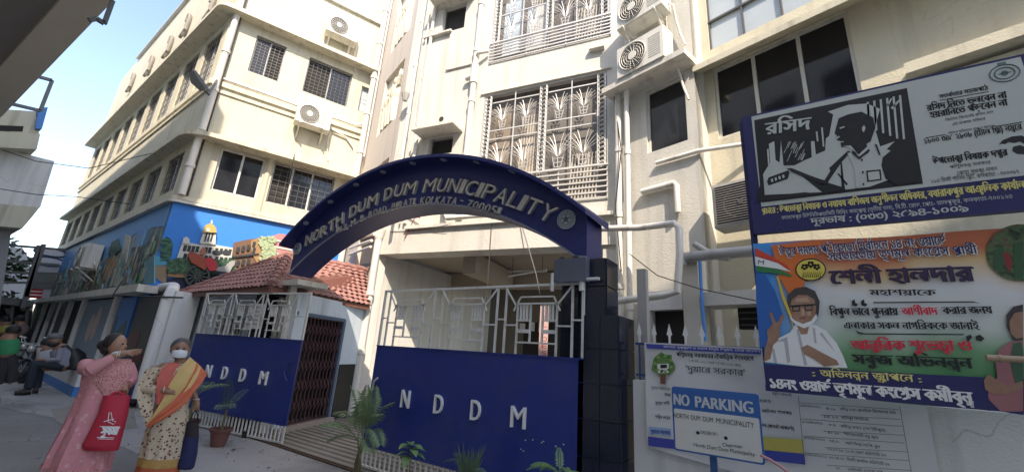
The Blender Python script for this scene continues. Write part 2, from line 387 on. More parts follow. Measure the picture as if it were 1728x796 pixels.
# ================================================================== setting
def cuts_wall(mb, fr, s0, s1, z0, z1, holes, th=.14):
    S = sorted({s0, s1, *[h[0] for h in holes], *[h[1] for h in holes]}); Z = sorted({z0, z1, *[h[2] for h in holes], *[h[3] for h in holes]})
    for i in range(len(S)-1):
        for j in range(len(Z)-1):
            a, b, c, d = S[i], S[i+1], Z[j], Z[j+1]
            if any(h[0] <= a+1e-6 and b <= h[1]+1e-6 and h[2] <= c+1e-6 and d <= h[3]+1e-6 for h in holes): continue
            mb.quad(fr.pt(a, c), fr.pt(b, c), fr.pt(b, d), fr.pt(a, d))
    for a, b, c, d in holes:
        mb.quad(fr.pt(a, c), fr.pt(a, c, -th), fr.pt(b, c, -th), fr.pt(b, c)); mb.quad(fr.pt(a, d), fr.pt(b, d), fr.pt(b, d, -th), fr.pt(a, d, -th))
        mb.quad(fr.pt(a, c), fr.pt(a, d), fr.pt(a, d, -th), fr.pt(a, c, -th)); mb.quad(fr.pt(b, c), fr.pt(b, c, -th), fr.pt(b, d, -th), fr.pt(b, d))
    mb.quad(fr.pt(s0, z0), fr.pt(s0, z1), fr.pt(s0, z1, -.2), fr.pt(s0, z0, -.2)); mb.quad(fr.pt(s1, z1), fr.pt(s1, z0), fr.pt(s1, z0, -.2), fr.pt(s1, z1, -.2))
def window(par, fr, s0, s1, z0, z1, muls=(), d=-.12, fw=.035, frame='alu', glass='glass', grille=None, bars_all=True, open_at=None, grille_d=-.05):
    f = MB(); e = .002
    f.box(fr, s0+e, s0+fw, z0+e, z1-e, d-.03, d+.03); f.box(fr, s1-fw, s1-e, z0+e, z1-e, d-.03, d+.03)
    f.box(fr, s0+fw, s1-fw, z0+e, z0+fw, d-.03, d+.03); f.box(fr, s0+fw, s1-fw, z1-fw, z1-e, d-.03, d+.03)
    for m in muls: f.box(fr, m-fw*.55, m+fw*.55, z0+fw, z1-fw, d-.028, d+.04)
    w = part(par, 'window', f, M[frame]); E = [s0+fw, *muls, s1-fw]
    for i in range(len(E)-1):
        p = MB(); tilt = random.uniform(-.004, .004); a, b = E[i]+(fw*.5 if i else 0), E[i+1]-(fw*.5 if i < len(E)-2 else 0)
        p.hexa([fr.pt(a, z0+fw, d-.01), fr.pt(b, z0+fw, d-.01+tilt), fr.pt(b, z0+fw, d-.018+tilt), fr.pt(a, z0+fw, d-.018),
                fr.pt(a, z1-fw, d-.01), fr.pt(b, z1-fw, d-.01+tilt), fr.pt(b, z1-fw, d-.018+tilt), fr.pt(a, z1-fw, d-.018)])
        part(w, 'pane', p, M['dark' if open_at == i else glass])
    if grille:
        g = MB(); nb, nh = grille; ss = [s0+.03+(s1-s0-.06)*i/(nb) for i in range(nb+1)]
        for s in ss: g.box(fr, s-.0045, s+.0045, z0+.004, z1-.004, grille_d-.006, grille_d+.006)
        for j in range(nh+1):
            z = z0+.03+(z1-z0-.06)*j/nh; g.box(fr, s0+.004, s1-.004, z-.0045, z+.0045, grille_d+.0065, grille_d+.016)
        part(w, 'grille', g, M['iron'])
    return w
# ground: one sheet to the horizon, the concrete apron before the gate and the patched roadway over it
g = MB(); g.quad((-400, -400, -.004), (400, -400, -.004), (400, 400, -.004), (-400, 400, -.004)); solo('ground', g, M['asphalt'], kind='structure')
g = MB(); N = 40
top = [(-34 + 40*i/N, 2.15+.25*math.sin(i*.55)+.12*math.sin(i*1.7)-(.0 if i > 12 else .1)) for i in range(N+1)]
g.add([(x, y, 0.0) for x, y in top]+[(x, 3.93, 0.0) for x, y in top], [[i, i+1, N+2+i, N+1+i] for i in range(N)]); solo('pavement', g, M['road'], kind='structure')
g = MB(); pts = [ground(x, y) for x, y in [(85, 690), (140, 682), (225, 690), (232, 722), (150, 730), (95, 712)]]
g.add([(p.x, p.y, .004) for p in pts], [list(range(6))[::-1]]); solo('road_patch', g, M['ramp'], kind='structure')
g = MB(); g.abox(-9.2, -1.9, 3.93, 3.955, -.02, .022); g.abox(-9.2, -1.9, 3.985, 4.01, -.02, .022); g.abox(-9.2, -1.9, 3.955, 3.985, -.02, .004); solo('gate_track', g, M['rust'], kind='structure')
g = MB(); g.abox(-9.2, -1.4, 4.012, 10.6, -.02, .012)
for k in range(16):
    y = 4.12+k*.155
    g.hexa([(-8.3, y, .0), (-1.9, y, .0), (-1.9, y+.115, .0), (-8.3, y+.115, .0), (-8.3, y+.012, .034), (-1.9, y+.012, .034), (-1.9, y+.100, .034), (-8.3, y+.100, .034)])
solo('ribbed_ramp', g, M['ramp'], kind='structure')
# ================================================================== left building
LB = thing('office_building', 'cream three storey building on the left with deep ledges and a painted mural', 'building', (Cc.x, Cc.y, 0))
UE, LE = 10.9, 6.75
uw = [(-.42-1.87*i-1.36, -.42-1.87*i) for i in range(9)]
lw = [(-.50-1.87*i-1.40, -.50-1.87*i) for i in range(9)]
w = MB(); cuts_wall(w, LL, -17.3, 0, 2.6, 15.2, [(a, b, 8.85, 10.62) for a, b in uw]+[(a, b, 5.32, 6.5) for a, b in lw], .16)
cuts_wall(w, LR, 0, LRL+.1, 2.3, 17, [(.64, 1.74, 5.43, 6.72), (1.98, 3.72, 5.43, 6.72), (.73, 1.55, 9.32, 10.62), (2.24, 3.63, 9.32, 10.62), (4.0, 4.42, 9.35, 10.35)], .14)
w.quad(LL.pt(-17.3, 0), LL.pt(-17.3, 15.2), LL.pt(-17.3, 15.2, -9), LL.pt(-17.3, 0, -9))
w.quad(LL.pt(-17.3, 15.2), LL.pt(0, 15.2), LR.pt(LRL, 15.2), LL.pt(-17.3, 15.2, -9))
part(LB, 'wall', w, M['cream'])
for i, (a, b) in enumerate(uw): window(LB, LL, a, b, 8.85, 10.62, [(a+b)/2], d=-.12, fw=.04, grille=(6, 6), grille_d=-.06)
for i, (a, b) in enumerate(lw): window(LB, LL, a, b, 5.32, 6.5, [(a+b)/2], d=-.12, fw=.04, grille=(6, 6), grille_d=-.06)
window(LB, LR, .64, 1.74, 5.43, 6.72, [1.2], grille=None, fw=.05, frame='gwhite')
window(LB, LR, 1.98, 3.72, 5.43, 6.72, [2.52, 3.08], grille=(9, 7), fw=.045, frame='gwhite', open_at=0)
window(LB, LR, .73, 1.55, 9.32, 10.62, [1.14], grille=(6, 12), open_at=1)
window(LB, LR, 2.24, 3.63, 9.32, 10.62, [2.95], grille=(10, 10), open_at=0)
window(LB, LR, 4.0, 4.42, 9.35, 10.35, [], frame='gwhite', glass='frost', grille=(1, 2))
def corner_outline(dL, dR, s0=-17.5, s1=None, rad=.0):
    s1 = LRL if s1 is None else s1
    a1, a2 = LL, LR
    # intersection of the two offset lines
    m = Matrix(((a1.n.x, a1.n.y), (a2.n.x, a2.n.y))); c = m.inverted() @ Vector((a1.P.dot(a1.n)+dL, a2.P.dot(a2.n)+dR))
    A = a1.P+a1.t*s0+a1.n*dL; B = a2.P+a2.t*s1+a2.n*dR; pts = [(A.x, A.y)]
    if rad:
        p = c+(A-c).normalized()*rad; q = c+(B-c).normalized()*rad
        for k in range(7): t = k/6; r = p*(1-t)**2+c*2*t*(1-t)+q*t*t; pts.append((r.x, r.y))
    else: pts.append((c.x, c.y))
    pts.append((B.x, B.y)); B2 = a2.P+a2.t*s1-a2.n*.1; C2 = a1.P-a2.n*.1-a1.n*.1; A2 = a1.P+a1.t*s0-a1.n*.1
    return pts+[(B2.x, B2.y), (C2.x, C2.y), (A2.x, A2.y)]
def ledge(dL, dR, z0, z1, name, m, **k):
    b = MB(); b.slab(corner_outline(dL, dR, **k), z0, z1); return part(LB, name, b, M[m])
ledge(.42, .40, UE, UE+.13, 'ledge', 'cream_trim', rad=.25)
ledge(.30, .48, LE, LE+.12, 'ledge', 'cream_trim', rad=.7)
ledge(.07, .07, 8.50, 8.66, 'moulding', 'cream_trim', rad=.1); ledge(.05, .05, 8.30, 8.38, 'moulding', 'cream_trim', rad=.1)
ledge(.10, .10, 4.96, 5.06, 'ledge', 'cream_trim', rad=.2); ledge(.16, .16, 4.86, 4.93, 'ledge', 'white_trim', rad=.2)
b = MB(); b.box(LL, -17.6, .45, 2.46, 2.64, -.1, .3); part(LB, 'beam', b, M['white_trim'])
b = MB(); b.box(LR, .0, LRL, 13.05, 13.15, -.02, .1); b.box(LR, 0, LRL, 2.2, 2.3, -.1, .01); part(LB, 'ledge', b, M['white_trim'])
b = MB(); b.box(LL, -14.0, .4, 15.2, 15.3, -.2, .12); part(LB, 'coping', b, M['alu'])
# ornaments of bent iron on the parapet
for i, (ox, oy) in enumerate([(222, 140), (253, 112), (285, 80), (315, 44), (356, 12)]):
    s, z = LL.px(ox, oy, .06); o = MB(); q = [LL.pt(s+.22*math.cos(t)*(.5 if t > 2 else 1), z+.35*math.sin(t)+.1*t, .08) for t in [x*.5 for x in range(-3, 8)]]
    o.tube(q, .07, 6); o.tube([LL.pt(s-.25, z-.45, .1), LL.pt(s+.25, z-.3, .1), LL.pt(s+.2, z+.1, .1)], .06, 6); o.tube([LL.pt(s, z, 0), LL.pt(s, z, .12)], .05, 6); part(LB, 'parapet_ornament', o, flat('weathered_ornament', (.24, .22, .19), .8))
# pillars between windows on the front
b = MB(); b.tube([LR.pt(1.86, 5.06, -.03), LR.pt(1.86, 6.75, -.03)], .085, 12); part(LB, 'pillar', b, M['cream'])
def pipe(par, pts, r, m='pipe', clips=True, name='drain_pipe', seg=10):
    b = MB(); b.tube(pts, r, seg); pts = [Vector(p) for p in pts]
    if clips:
        for i in range(len(pts)-1):
            L = (pts[i+1]-pts[i]).length; n = int(L/1.6)
            for k in range(1, n+1):
                c = pts[i].lerp(pts[i+1], k/(n+1)); t = (pts[i+1]-pts[i]).normalized()*.05; b.tube([c-t, c+t], r*1.28, seg)
    if par is None: return b
    return part(par, name, b, M[m])
pipe(LB, [LR.pt(.12, 7.0, .12), LR.pt(.12, 10.9, .12)], .085)
pipe(LB, [LR.pt(.10, 5.08, .12), LR.pt(.10, 6.76, .12)], .085)
pipe(LB, [LR.pt(.22, 5.08, .08), LR.pt(.22, 16, .08)], .022, 'cable', clips=False, name='cable')
pipe(LB, [LR.pt(.12, 11.0, .1), LR.pt(.12, 14, .1)], .08)
pipe(LB, [LR.pt(.2, 8.75, .06), LR.pt(1.4, 8.74, .07), LR.pt(2.1, 8.72, .07), LR.pt(4.0, 8.74, .07), LR.pt(4.3, 8.9, .1)], .035, clips=False)
pipe(LB, [LR.pt(3.3, 8.3, .1), LR.pt(3.8, 8.2, .06), LR.pt(4.1, 7.9, .06), LR.pt(4.2, 7.3, .06), LR.pt(4.25, 6.9, .05)], .03, clips=False)
pipe(LB, [LR.pt(2.4, 6.9, .55), LR.pt(2.42, 5.9, .5)], .012, 'cable', clips=False, name='cable')
# ---- relief mural on the short front
def Zp(x, y): return (240+x/3.98, 330+y/3.98)
sky_m = flat('mural_sky_blue', (.012, .21, .66), .5); 
MU = thing('mural_panel', 'bright blue relief mural of a white domed building and a horse carriage', 'mural', (LR.pt(2, 2.3).x, LR.pt(2, 2.3).y, 2.3))
b = MB(); b.box(LR, -.02, LRL-.1, 2.3, 4.85, .003, .05); part(MU, 'backing_board', b, sky_m)
def mur(name, pts, col, d0=.05, d1=.08, zz=Zp, fr=LR, par=None, r=.6):
    b = MB(); P = [fr.px(*zz(x, y), d=d1) for x, y in pts]; b.prism(fr, P, d0, d1); return part(par or MU, name, b, flat(*col, r) if isinstance(col, tuple) else M[col])
cw = ('mural_white', (.55, .57, .50)); cw2 = ('mural_shadow_white', (.30, .34, .33)); cdk = ('mural_dark', (.02, .025, .03)); cbr = ('mural_brown', (.16, .08, .045)); cor = ('mural_ochre', (.34, .19, .08)); ccr = ('mural_red', (.5, .03, .04)); cgr = ('mural_green', (.03, .10, .05)); cgl = ('mural_ivy', (.34, .42, .25)); cdb = ('mural_deep_blue', (.012, .02, .06))
mur('painted_ground', [(140, 560), (640, 500), (1000, 460), (1000, 800), (100, 800)], cdb, .05, .07)
hall = mur('painted_hall', [(232, 420), (270, 310), (330, 318), (390, 330), (400, 315), (470, 312), (500, 332), (610, 350), (598, 440), (600, 520), (240, 470)], cw, .07, .11)
b = MB()
for x in (290, 318, 345, 372, 430, 455, 500, 530, 560, 588):
    for y0 in (352, 408): 
        s, z = LR.px(*Zp(x, y0+((x-290)*.09))); b.box(LR, s-.035, s+.035, z-.10, z+.06, .11, .118)
for x in (500, 565): s, z = LR.px(*Zp(x, 388)); b.disc(LR, s, z, .10, .07, .118, .126, 14)
part(hall, 'painted_window', b, flat(*cdk), kind='stuff')
tw = mur('painted_tower', [(385, 318), (405, 260), (410, 232), (498, 240), (492, 330)], cw, .11, .15)
b = MB()
for x in (428, 448, 468): s, z = LR.px(*Zp(x, 285)); b.box(LR, s-.02, s+.02, z-.12, z+.12, .15, .157)
part(tw, 'painted_arch', b, flat(*cdk), kind='stuff')
mur('painted_dome', [(405, 245), (412, 215), (430, 195), (458, 185), (482, 197), (497, 220), (500, 248)], ('mural_gold', (.50, .36, .10)), .15, .20); mur('dome_lantern', [(460, 188), (462, 165), (470, 162), (474, 186)], cw, .15, .18)
mur('painted_clock', [(425, 235), (428, 220), (445, 216), (456, 228), (450, 242), (434, 243)], cw, .2, .21)
mur('painted_turret', [(272, 320), (276, 285), (298, 275), (318, 290), (318, 322)], cw, .11, .14)
mur('painted_trees', [(165, 480), (175, 440), (210, 425), (250, 415), (300, 425), (330, 445), (420, 440), (520, 430), (600, 450), (640, 500), (560, 530), (180, 520)], cgr, .11, .14)
mur('painted_trees', [(120, 420), (135, 300), (165, 275), (190, 290), (205, 340), (195, 400), (165, 440)], ('mural_dark_green', (.01, .06, .05)), .05, .09)
mur('painted_bridge', [(165, 540), (180, 515), (240, 512), (300, 520), (300, 552), (240, 548)], cor, .07, .12)
mur('painted_block', [(610, 345), (615, 315), (700, 296), (780, 285), (785, 480), (600, 520)], cbr, .07, .13)
mur('painted_wing', [(730, 345), (732, 300), (780, 282), (860, 275), (870, 440), (780, 470), (740, 395)], cor, .13, .16)
b = MB(); s0, z0 = LR.px(*Zp(600, 418)); s1, z1 = LR.px(*Zp(780, 398)); b.fbar(LR, s0, z0, s1, z1, .05, .16, .18)
for x, y in ((640, 370), (675, 362), (710, 355), (640, 460), (675, 452), (710, 447), (748, 335), (748, 375)): s, z = LR.px(*Zp(x, y)); b.box(LR, s-.035, s+.035, z-.08, z+.08, .16, .168)
part(MU, 'painted_window', b, flat(*cdk), kind='stuff')
mur('painted_mansion', [(870, 400), (860, 275), (920, 255), (1000, 265), (1000, 480), (880, 470)], ('mural_pink', (.55, .20, .20)), .07, .14)
b = MB()
for y in (300, 345, 388): s0, z0 = LR.px(*Zp(862, y)); s1, z1 = LR.px(*Zp(1000, y+26)); b.fbar(LR, s0, z0, s1, z1, .05, .14, .16)
part(MU, 'painted_cornice', b, flat(*cw))
b = MB(); rr = random.Random(3)
for k in range(130):
    x = rr.uniform(785, 890); y = rr.uniform(285, 475); s, z = LR.px(*Zp(x, y)); a = rr.uniform(0, 3)
    b.prism(LR, [(s+.07*math.cos(a+t)*rr.uniform(.6, 1), z+.05*math.sin(a+t)) for t in (0, 1.5, 3, 4.5)], .15, .18+rr.uniform(0, .03))
part(MU, 'painted_ivy', b, flat(*cgl), kind='stuff')
for nm_, cx0, cx1, cy0, cy1, cc_ in (('painted_leaves', 180, 620, 425, 520, (.07, .17, .08)), ('painted_leaves', 178, 620, 430, 525, (.02, .06, .035)), ('painted_leaves', 128, 200, 290, 455, (.04, .14, .08))):
    b = MB()
    for k in range(150 if cx1 > 300 else 50):
        x = rr.uniform(cx0, cx1); y = rr.uniform(cy0, cy1); s, z = LR.px(*Zp(x, y)); a = rr.uniform(0, 3); q = rr.uniform(.02, .055)
        b.prism(LR, [(s+q*math.cos(a+t), z+q*.7*math.sin(a+t)) for t in (0, 1.4, 2.9, 4.4)], .13 if cx1 > 300 else .088, .142+rr.uniform(0, .01) if cx1 > 300 else .096+rr.uniform(0, .008))
    part(MU, nm_, b, flat('mural_leaf_%d' % int(cc_[1]*100), cc_), kind='stuff')
# the carriage
cs, cz = LR.px(*Zp(372, 545)); wr = abs(LR.px(*Zp(372, 472))[1]-cz)
wl = MB(); n = 24
for k in range(n):
    a0, a1 = 2*math.pi*k/n, 2*math.pi*(k+1)/n
    wl.prism(LR, [(cs+wr*math.cos(a0)*.92, cz+wr*math.sin(a0)), (cs+wr*math.cos(a1)*.92, cz+wr*math.sin(a1)), (cs+wr*.85*math.cos(a1)*.92, cz+wr*.85*math.sin(a1)), (cs+wr*.85*math.cos(a0)*.92, cz+wr*.85*math.sin(a0))], .15, .22)
wheel = part(MU, 'carriage_wheel', wl, flat('mural_wheel', (.05, .065, .055)))
sp = MB()
for k in range(12): a = 2*math.pi*k/12; sp.fbar(LR, cs, cz, cs+wr*.87*math.cos(a)*.92, cz+wr*.87*math.sin(a), .03, .16, .20)
part(wheel, 'spokes', sp, flat('mural_wheel', (.05, .065, .055)))
mur('carriage_body', [(305, 395), (320, 375), (350, 380), (430, 420), (440, 470), (420, 500), (370, 470), (330, 450)], ('mural_rust', (.30, .06, .03)), .16, .24)
mur('carriage_seat', [(430, 420), (470, 415), (500, 450), (500, 500), (455, 505), (430, 470)], ccr, .16, .25)
mur('painted_rider', [(385, 372), (405, 345), (425, 350), (430, 378), (410, 400), (388, 395)], ('mural_skin', (.35, .13, .07)), .16, .24)
mur('painted_horse', [(490, 505), (510, 478), (560, 470), (590, 440), (625, 435), (620, 465), (605, 480), (590, 510), (575, 540), (540, 520), (500, 520)], ('mural_grey', (.30, .32, .31)), .14, .2)
mur('carriage_shaft', [(430, 495), (620, 520), (630, 530), (430, 510)], cdk, .2, .215)
mur('painted_lamp', [(520, 520), (560, 520), (560, 560), (530, 570)], ('mural_light_blue', (.06, .25, .50)), .14, .19)
mur('painted_corner_scene', [(75, 540), (85, 410), (170, 430), (160, 600)], ('mural_tan', (.28, .20, .12)), .05, .08); mur('painted_sea', [(80, 470), (85, 405), (172, 420), (165, 465)], ('mural_cyan', (.05, .30, .42)), .08, .09)
# ---- long mural on the street side
def Zq(x, y): return (x/2.654, 380+y/2.654)
ML = thing('mural_panel', 'long faded mural of figures and doorways running along the street side above the white beam', 'mural', (LL.pt(-8, 2.7).x, LL.pt(-8, 2.7).y, 2.7))
m = bpy.data.materials.new('faded_street_mural'); m.use_nodes = True; nn = m.node_tree; L_ = nn.links; bs = nn.nodes['Principled BSDF']; bs.inputs['Roughness'].default_value = .55
geo = nn.nodes.new('ShaderNodeNewGeometry'); mp = nn.nodes.new('ShaderNodeMapping'); mp.inputs['Scale'].default_value = (1.6, 1.6, .6); L_.new(geo.outputs['Position'], mp.inputs['Vector'])
no = nn.nodes.new('ShaderNodeTexNoise'); no.inputs['Scale'].default_value = 1.5; no.inputs['Detail'].default_value = 5; no.inputs['Distortion'].default_value = .8; L_.new(mp.outputs[0], no.inputs['Vector'])
cr = nn.nodes.new('ShaderNodeValToRGB'); e = cr.color_ramp; e.interpolation = 'LINEAR'
for i, (p, c) in enumerate([(.30, (.03, .05, .06)), (.42, (.06, .12, .11)), (.5, (.16, .21, .19)), (.58, (.28, .23, .16)), (.66, (.14, .30, .42)), (.78, (.42, .44, .40))]):
    el = e.elements[i] if i < 2 else e.elements.new(p); el.position = p; el.color = (*c, 1)
L_.new(no.outputs[0], cr.inputs[0]); L_.new(cr.outputs[0], bs.inputs['Base Color']); M['mural_street'] = m
b = MB(); b.box(LL, -17.3, -.05, 2.64, 4.85, .003, .05); part(ML, 'backing_board', b, M['mural_street'])
b = MB(); b.prism(LL, [(-17.3, 4.85), (-17.3, 3.9), (-15, 3.6), (-12, 3.9), (-9.5, 3.6), (-8.2, 3.9), (-6, 4.0), (-5.6, 3.4), (-5.2, 3.4), (-4.9, 4.2), (-4, 3.9), (-2.5, 4.35), (-1.9, 3.5), (-1.4, 3.5), (-1.2, 4.3), (-.05, 4.2), (-.05, 4.85)][::-1], .05, .06); part(ML, 'painted_sky', b, flat('street_mural_sky', (.05, .24, .55)))
for i, (pts, c) in enumerate([([(505, 270), (540, 150), (560, 40), (585, 45), (560, 180), (535, 275)], (.42, .42, .38)), ([(455, 250), (480, 150), (520, 145), (500, 235)], (.36, .17, .06)),
                 ([(435, 270), (455, 190), (475, 190), (455, 270)], (.22, .16, .07)), ([(300, 330), (305, 230), (330, 215), (345, 300), (330, 340)], (.05, .08, .08)), ([(575, 210), (590, 100), (640, 90), (640, 200), (600, 260)], (.05, .06, .06)),
                 ([(480, 130), (500, 75), (530, 60), (540, 110), (510, 135)], (.03, .08, .05)), ([(640, 260), (655, 150), (690, 130), (690, 260)], (.10, .26, .30)), ([(400, 290), (420, 170), (440, 165), (430, 290)], (.12, .10, .07)), ([(225, 330), (240, 270), (290, 250), (290, 330)], (.06, .12, .09))]):
    mur('painted_figure', pts, ('street_mural_colour_%d' % i, c), .05, .075, zz=Zq, fr=LL, par=ML)
rs = random.Random(8)
for ci, c in enumerate([(.10, .20, .19), (.38, .36, .30), (.05, .08, .08), (.30, .19, .10), (.16, .30, .14), (.20, .38, .50)]):
    b = MB()
    for k in range(46):
        s = -17+rs.random()**.8*16.6; z = 2.7+rs.uniform(0, 1.0)*rs.uniform(.4, 1.1); h = rs.uniform(.1, .55); w_ = rs.uniform(.03, .14); le = rs.uniform(-.12, .12); dd = .0755+rs.uniform(0, .004)
        b.prism(LL, [(s, z), (s+w_, z), (s+w_*1.2+le*.5, z+h*.5), (s+w_*.7+le, min(4.7, z+h)), (s-w_*.1+le, min(4.72, z+h*.96)), (s-w_*.3+le*.5, z+h*.5)], .05, dd)
    part(ML, 'painted_strokes', b, flat('street_stroke_%d' % ci, c), kind='stuff')
b = MB()
for x in (438, 452, 468): s0, z0 = LL.px(*Zq(x, 160)); b.box(LL, s0-.03, s0+.03, 2.95, z0, .075, .10)
for y in (170, 200, 230): s0, z0 = LL.px(*Zq(450, y)); b.box(LL, s0-.55, s0+.35, z0-.02, z0+.02, .10, .115)
part(ML, 'painted_gate', b, flat('street_mural_bars', (.30, .28, .20)), kind='stuff')
# ---- ground floor of the street side
G2 = LL.shift(d=-.05)
b = MB(); b.box(LL, -17.3, 1.2, 0, 2.46, -.4, -.06); part(LB, 'shopfront', b, M['dark'])
for x in (140, 178, 212, 248, 292, 350, 495): 
    s0, z0 = LL.px(*Zq(x, 430)); b = MB(); b.box(LL, s0-.14, s0+.14, 0, 2.46, -.055, .06); part(LB, 'pier', b, M['parapet'])
def pic(x0, x1, yt, yb, name, c, lab=None):
    s0 = LL.px(*Zq(x0, (yt+yb)/2))[0]; s1 = LL.px(*Zq(x1, (yt+yb)/2))[0]; b = MB(); b.box(LL, s0, s1, .75, 2.4, -.055, .02); return part(LB, name, b, flat(*c), label=lab), s0, s1
pp, a, c_ = pic(362, 488, 350, 540, 'painted_panel', ('grey_blue_picture', (.13, .20, .26)), 'grey blue painted panel with two pale figures')
b = MB(); b.ell(LL.pt(a+(c_-a)*.45, 1.55, .03), (.26, .02, .42)); b.ell(LL.pt(a+(c_-a)*.62, 1.7, .03), (.22, .02, .5)); part(pp, 'painted_figure', b, flat('picture_figures', (.45, .33, .30)))
pp, a, c_ = pic(520, 590, 335, 500, 'painted_panel', ('blue_picture', (.03, .17, .48)), 'small bright blue painted panel beside the black door')
b = MB(); b.prism(LL, [(a+.02, .8), (a+.02, 1.5), (a+.2, 1.9), (a+.35, 1.4), (c_-.3, 1.8), (c_-.02, 1.3), (c_-.02, .8)][::-1], .02, .03); part(pp, 'painted_hills', b, flat('picture_green', (.05, .11, .09)))
pic(225, 285, 360, 520, 'painted_panel', ('dark_picture', (.06, .05, .05)))
b = MB(); d0 = LL.px(215, 580)[0]; b.box(LL, d0, d0+1.75, .12, 2.38, -.055, .03); part(LB, 'door', b, M['black'])
b = MB(); b.box(LL, d0+.2, d0+.9, 1.2, 1.55, .03, .04); b.box(LL, d0+.95, d0+1.5, .9, 1.1, .03, .04); part(LB, 'door_notice', b, flat('dim_red_notice', (.10, .02, .02)))
# bench-like plinth
PL = thing('plinth', 'low white plinth with a bright blue skirting where a man sits beside the mural building', 'plinth', (LL.pt(-3.4, 0).x, LL.pt(-3.4, 0).y-.2, 0))
b = MB(); b.box(LL, -7.2, -.95, .22, .62, .0, .55); part(PL, 'seat_block', b, M['parapet'])
b = MB(); b.box(LL, -7.2, -.95, 0, .22, .0, .555); part(PL, 'skirting', b, M['skyblue'])
b = MB(); b.box(LL, -17, -7.4, 0, .5, .0, .45); solo('plinth', b, M['parapet'], 'far grey stretch of plinth under the shop pillars', 'plinth')
b = MB(); b.box(LL, .15, .9, .0, .32, .03, .35); solo('step', b, M['skyblue'], 'blue painted step at the black door behind the woman in the printed sari', 'step')
# ================================================================== air conditioners
def make_ac(name, label, dark=False, grid=False):
    t = thing(name, label, 'air conditioner', (0, 0, 0), 0)
    L = Fr((0, 0), 0); w, h, d = 1.0, .70, .36
    b = MB(); b.box(L, -w/2, w/2, 0, h, -.0, d-.03); b.box(L, -w/2+.008, w/2-.008, .01, h-.008, d-.03, d); part(t, 'casing', b, M['acbody'])
    cx = -.14; r = .285; b = MB(); b.disc(L, cx, h/2, r, r, d, d+.006, 28); part(t, 'fan_recess', b, M['acdark'])
    g = MB()
    for k in range(5):
        q = r*(.3+.175*k); P = [L.pt(cx+q*math.cos(a), h/2+q*math.sin(a), d+.022) for a in [2*math.pi*j/24 for j in range(25)]]; g.tube(P, .0065 if k < 4 else .012, 4, cap=False)
    for k in range(18): a = 2*math.pi*k/18; g.tube([L.pt(cx+.06*math.cos(a), h/2+.06*math.sin(a), d+.024), L.pt(cx+r*math.cos(a+.35), h/2+r*math.sin(a+.35), d+.016)], .0055, 4, cap=False)
    part(t, 'fan_guard', g, M['acbody'])
    g = MB(); g.disc(L, cx, h/2, .085, .085, d+.02, d+.035, 16); part(t, 'guard_hub', g, M['acbody'])
    g = MB()
    for k in range(10): g.box(L, .2, .44, .12+k*.048, .14+k*.048, d, d+.008)
    part(t, 'louvres', g, M['acbody'])
    g = MB()
    for s in (-.34, .34): g.box(L, s-.02, s+.02, -.045, -.002, -.08, d+.06); g.bar(L.pt(s, -.04, d), L.pt(s, -.36, -.05), .03); g.box(L, s-.02, s+.02, -.4, .1, -.1, -.06)
    part(t, 'bracket', g, M['acbody'])
    g = MB(); g.tube([L.pt(.5, .18, .1), L.pt(.58, .1, .08), L.pt(.56, -.15, -.05), L.pt(.62, -.5, -.07), L.pt(.7, -.8, -.07)], .022, 6); part(t, 'refrigerant_hose', g, M['pipe'])
    return t
def put(t, fr, s, z, d, sc=1.0, da=0):
    p = fr.pt(s, z, d); t.location = p; t.rotation_euler = (0, 0, R(fr.a+da)); t.scale = (sc, sc, sc)
ac = make_ac('air_conditioner', 'cream air conditioner on brackets below the middle moulding of the left building', )
put(ac, LR, 2.70, 8.02, .12, 1.0)
ACG = 'air conditioner units mounted on the facades'
ac['group'] = ACG
def ac_copy(fr, s, z, d, sc, label): c = copy_tree(ac, label=label); put(c, fr, s, z, d, sc); return c
ac_copy(LR, 2.98, 11.55, .12, 1.0, 'highest cream air conditioner on the left building, above the upper ledge')
_s, _z = LL.px(135, 455, .4)
c = ac_copy(LL, _s, 3.45, .1, 1.15, 'pale air conditioner on brackets in front of the long street mural')
# ================================================================== municipal building
MBD = thing('municipal_building', 'tall off white municipal building behind the arch with ornamental grille windows, ledges and drain pipes', 'building', (-5, 8, 0))
# sculpture wing
TOP = 15.5
_l0 = SF.px(646, 206)[0]; _l1 = SF.px(690, 173)[0]
hole = (-1.98, -.42, 8.0, 10.1); hole2 = (-1.98, -.42, 5.0, 6.75); hole3 = (-1.98, -.42, 11.2, 13.6); hole4 = (-1.9, -.5, 3.6, 4.6)
w = MB(); cuts_wall(w, SF, -SFL, 0, 0, TOP, [hole, hole2, hole3, hole4], .16); part(MBD, 'sculpture_wall', w, M['pink'])
for h in (hole, hole2, hole3, hole4):
    b = MB(); b.box(SF, h[0]+.002, h[1]-.002, h[2]+.002, h[3]-.002, -.2, -.12); part(MBD, 'recessed_panel', b, M['relief'] if h != hole4 else M['brown'])
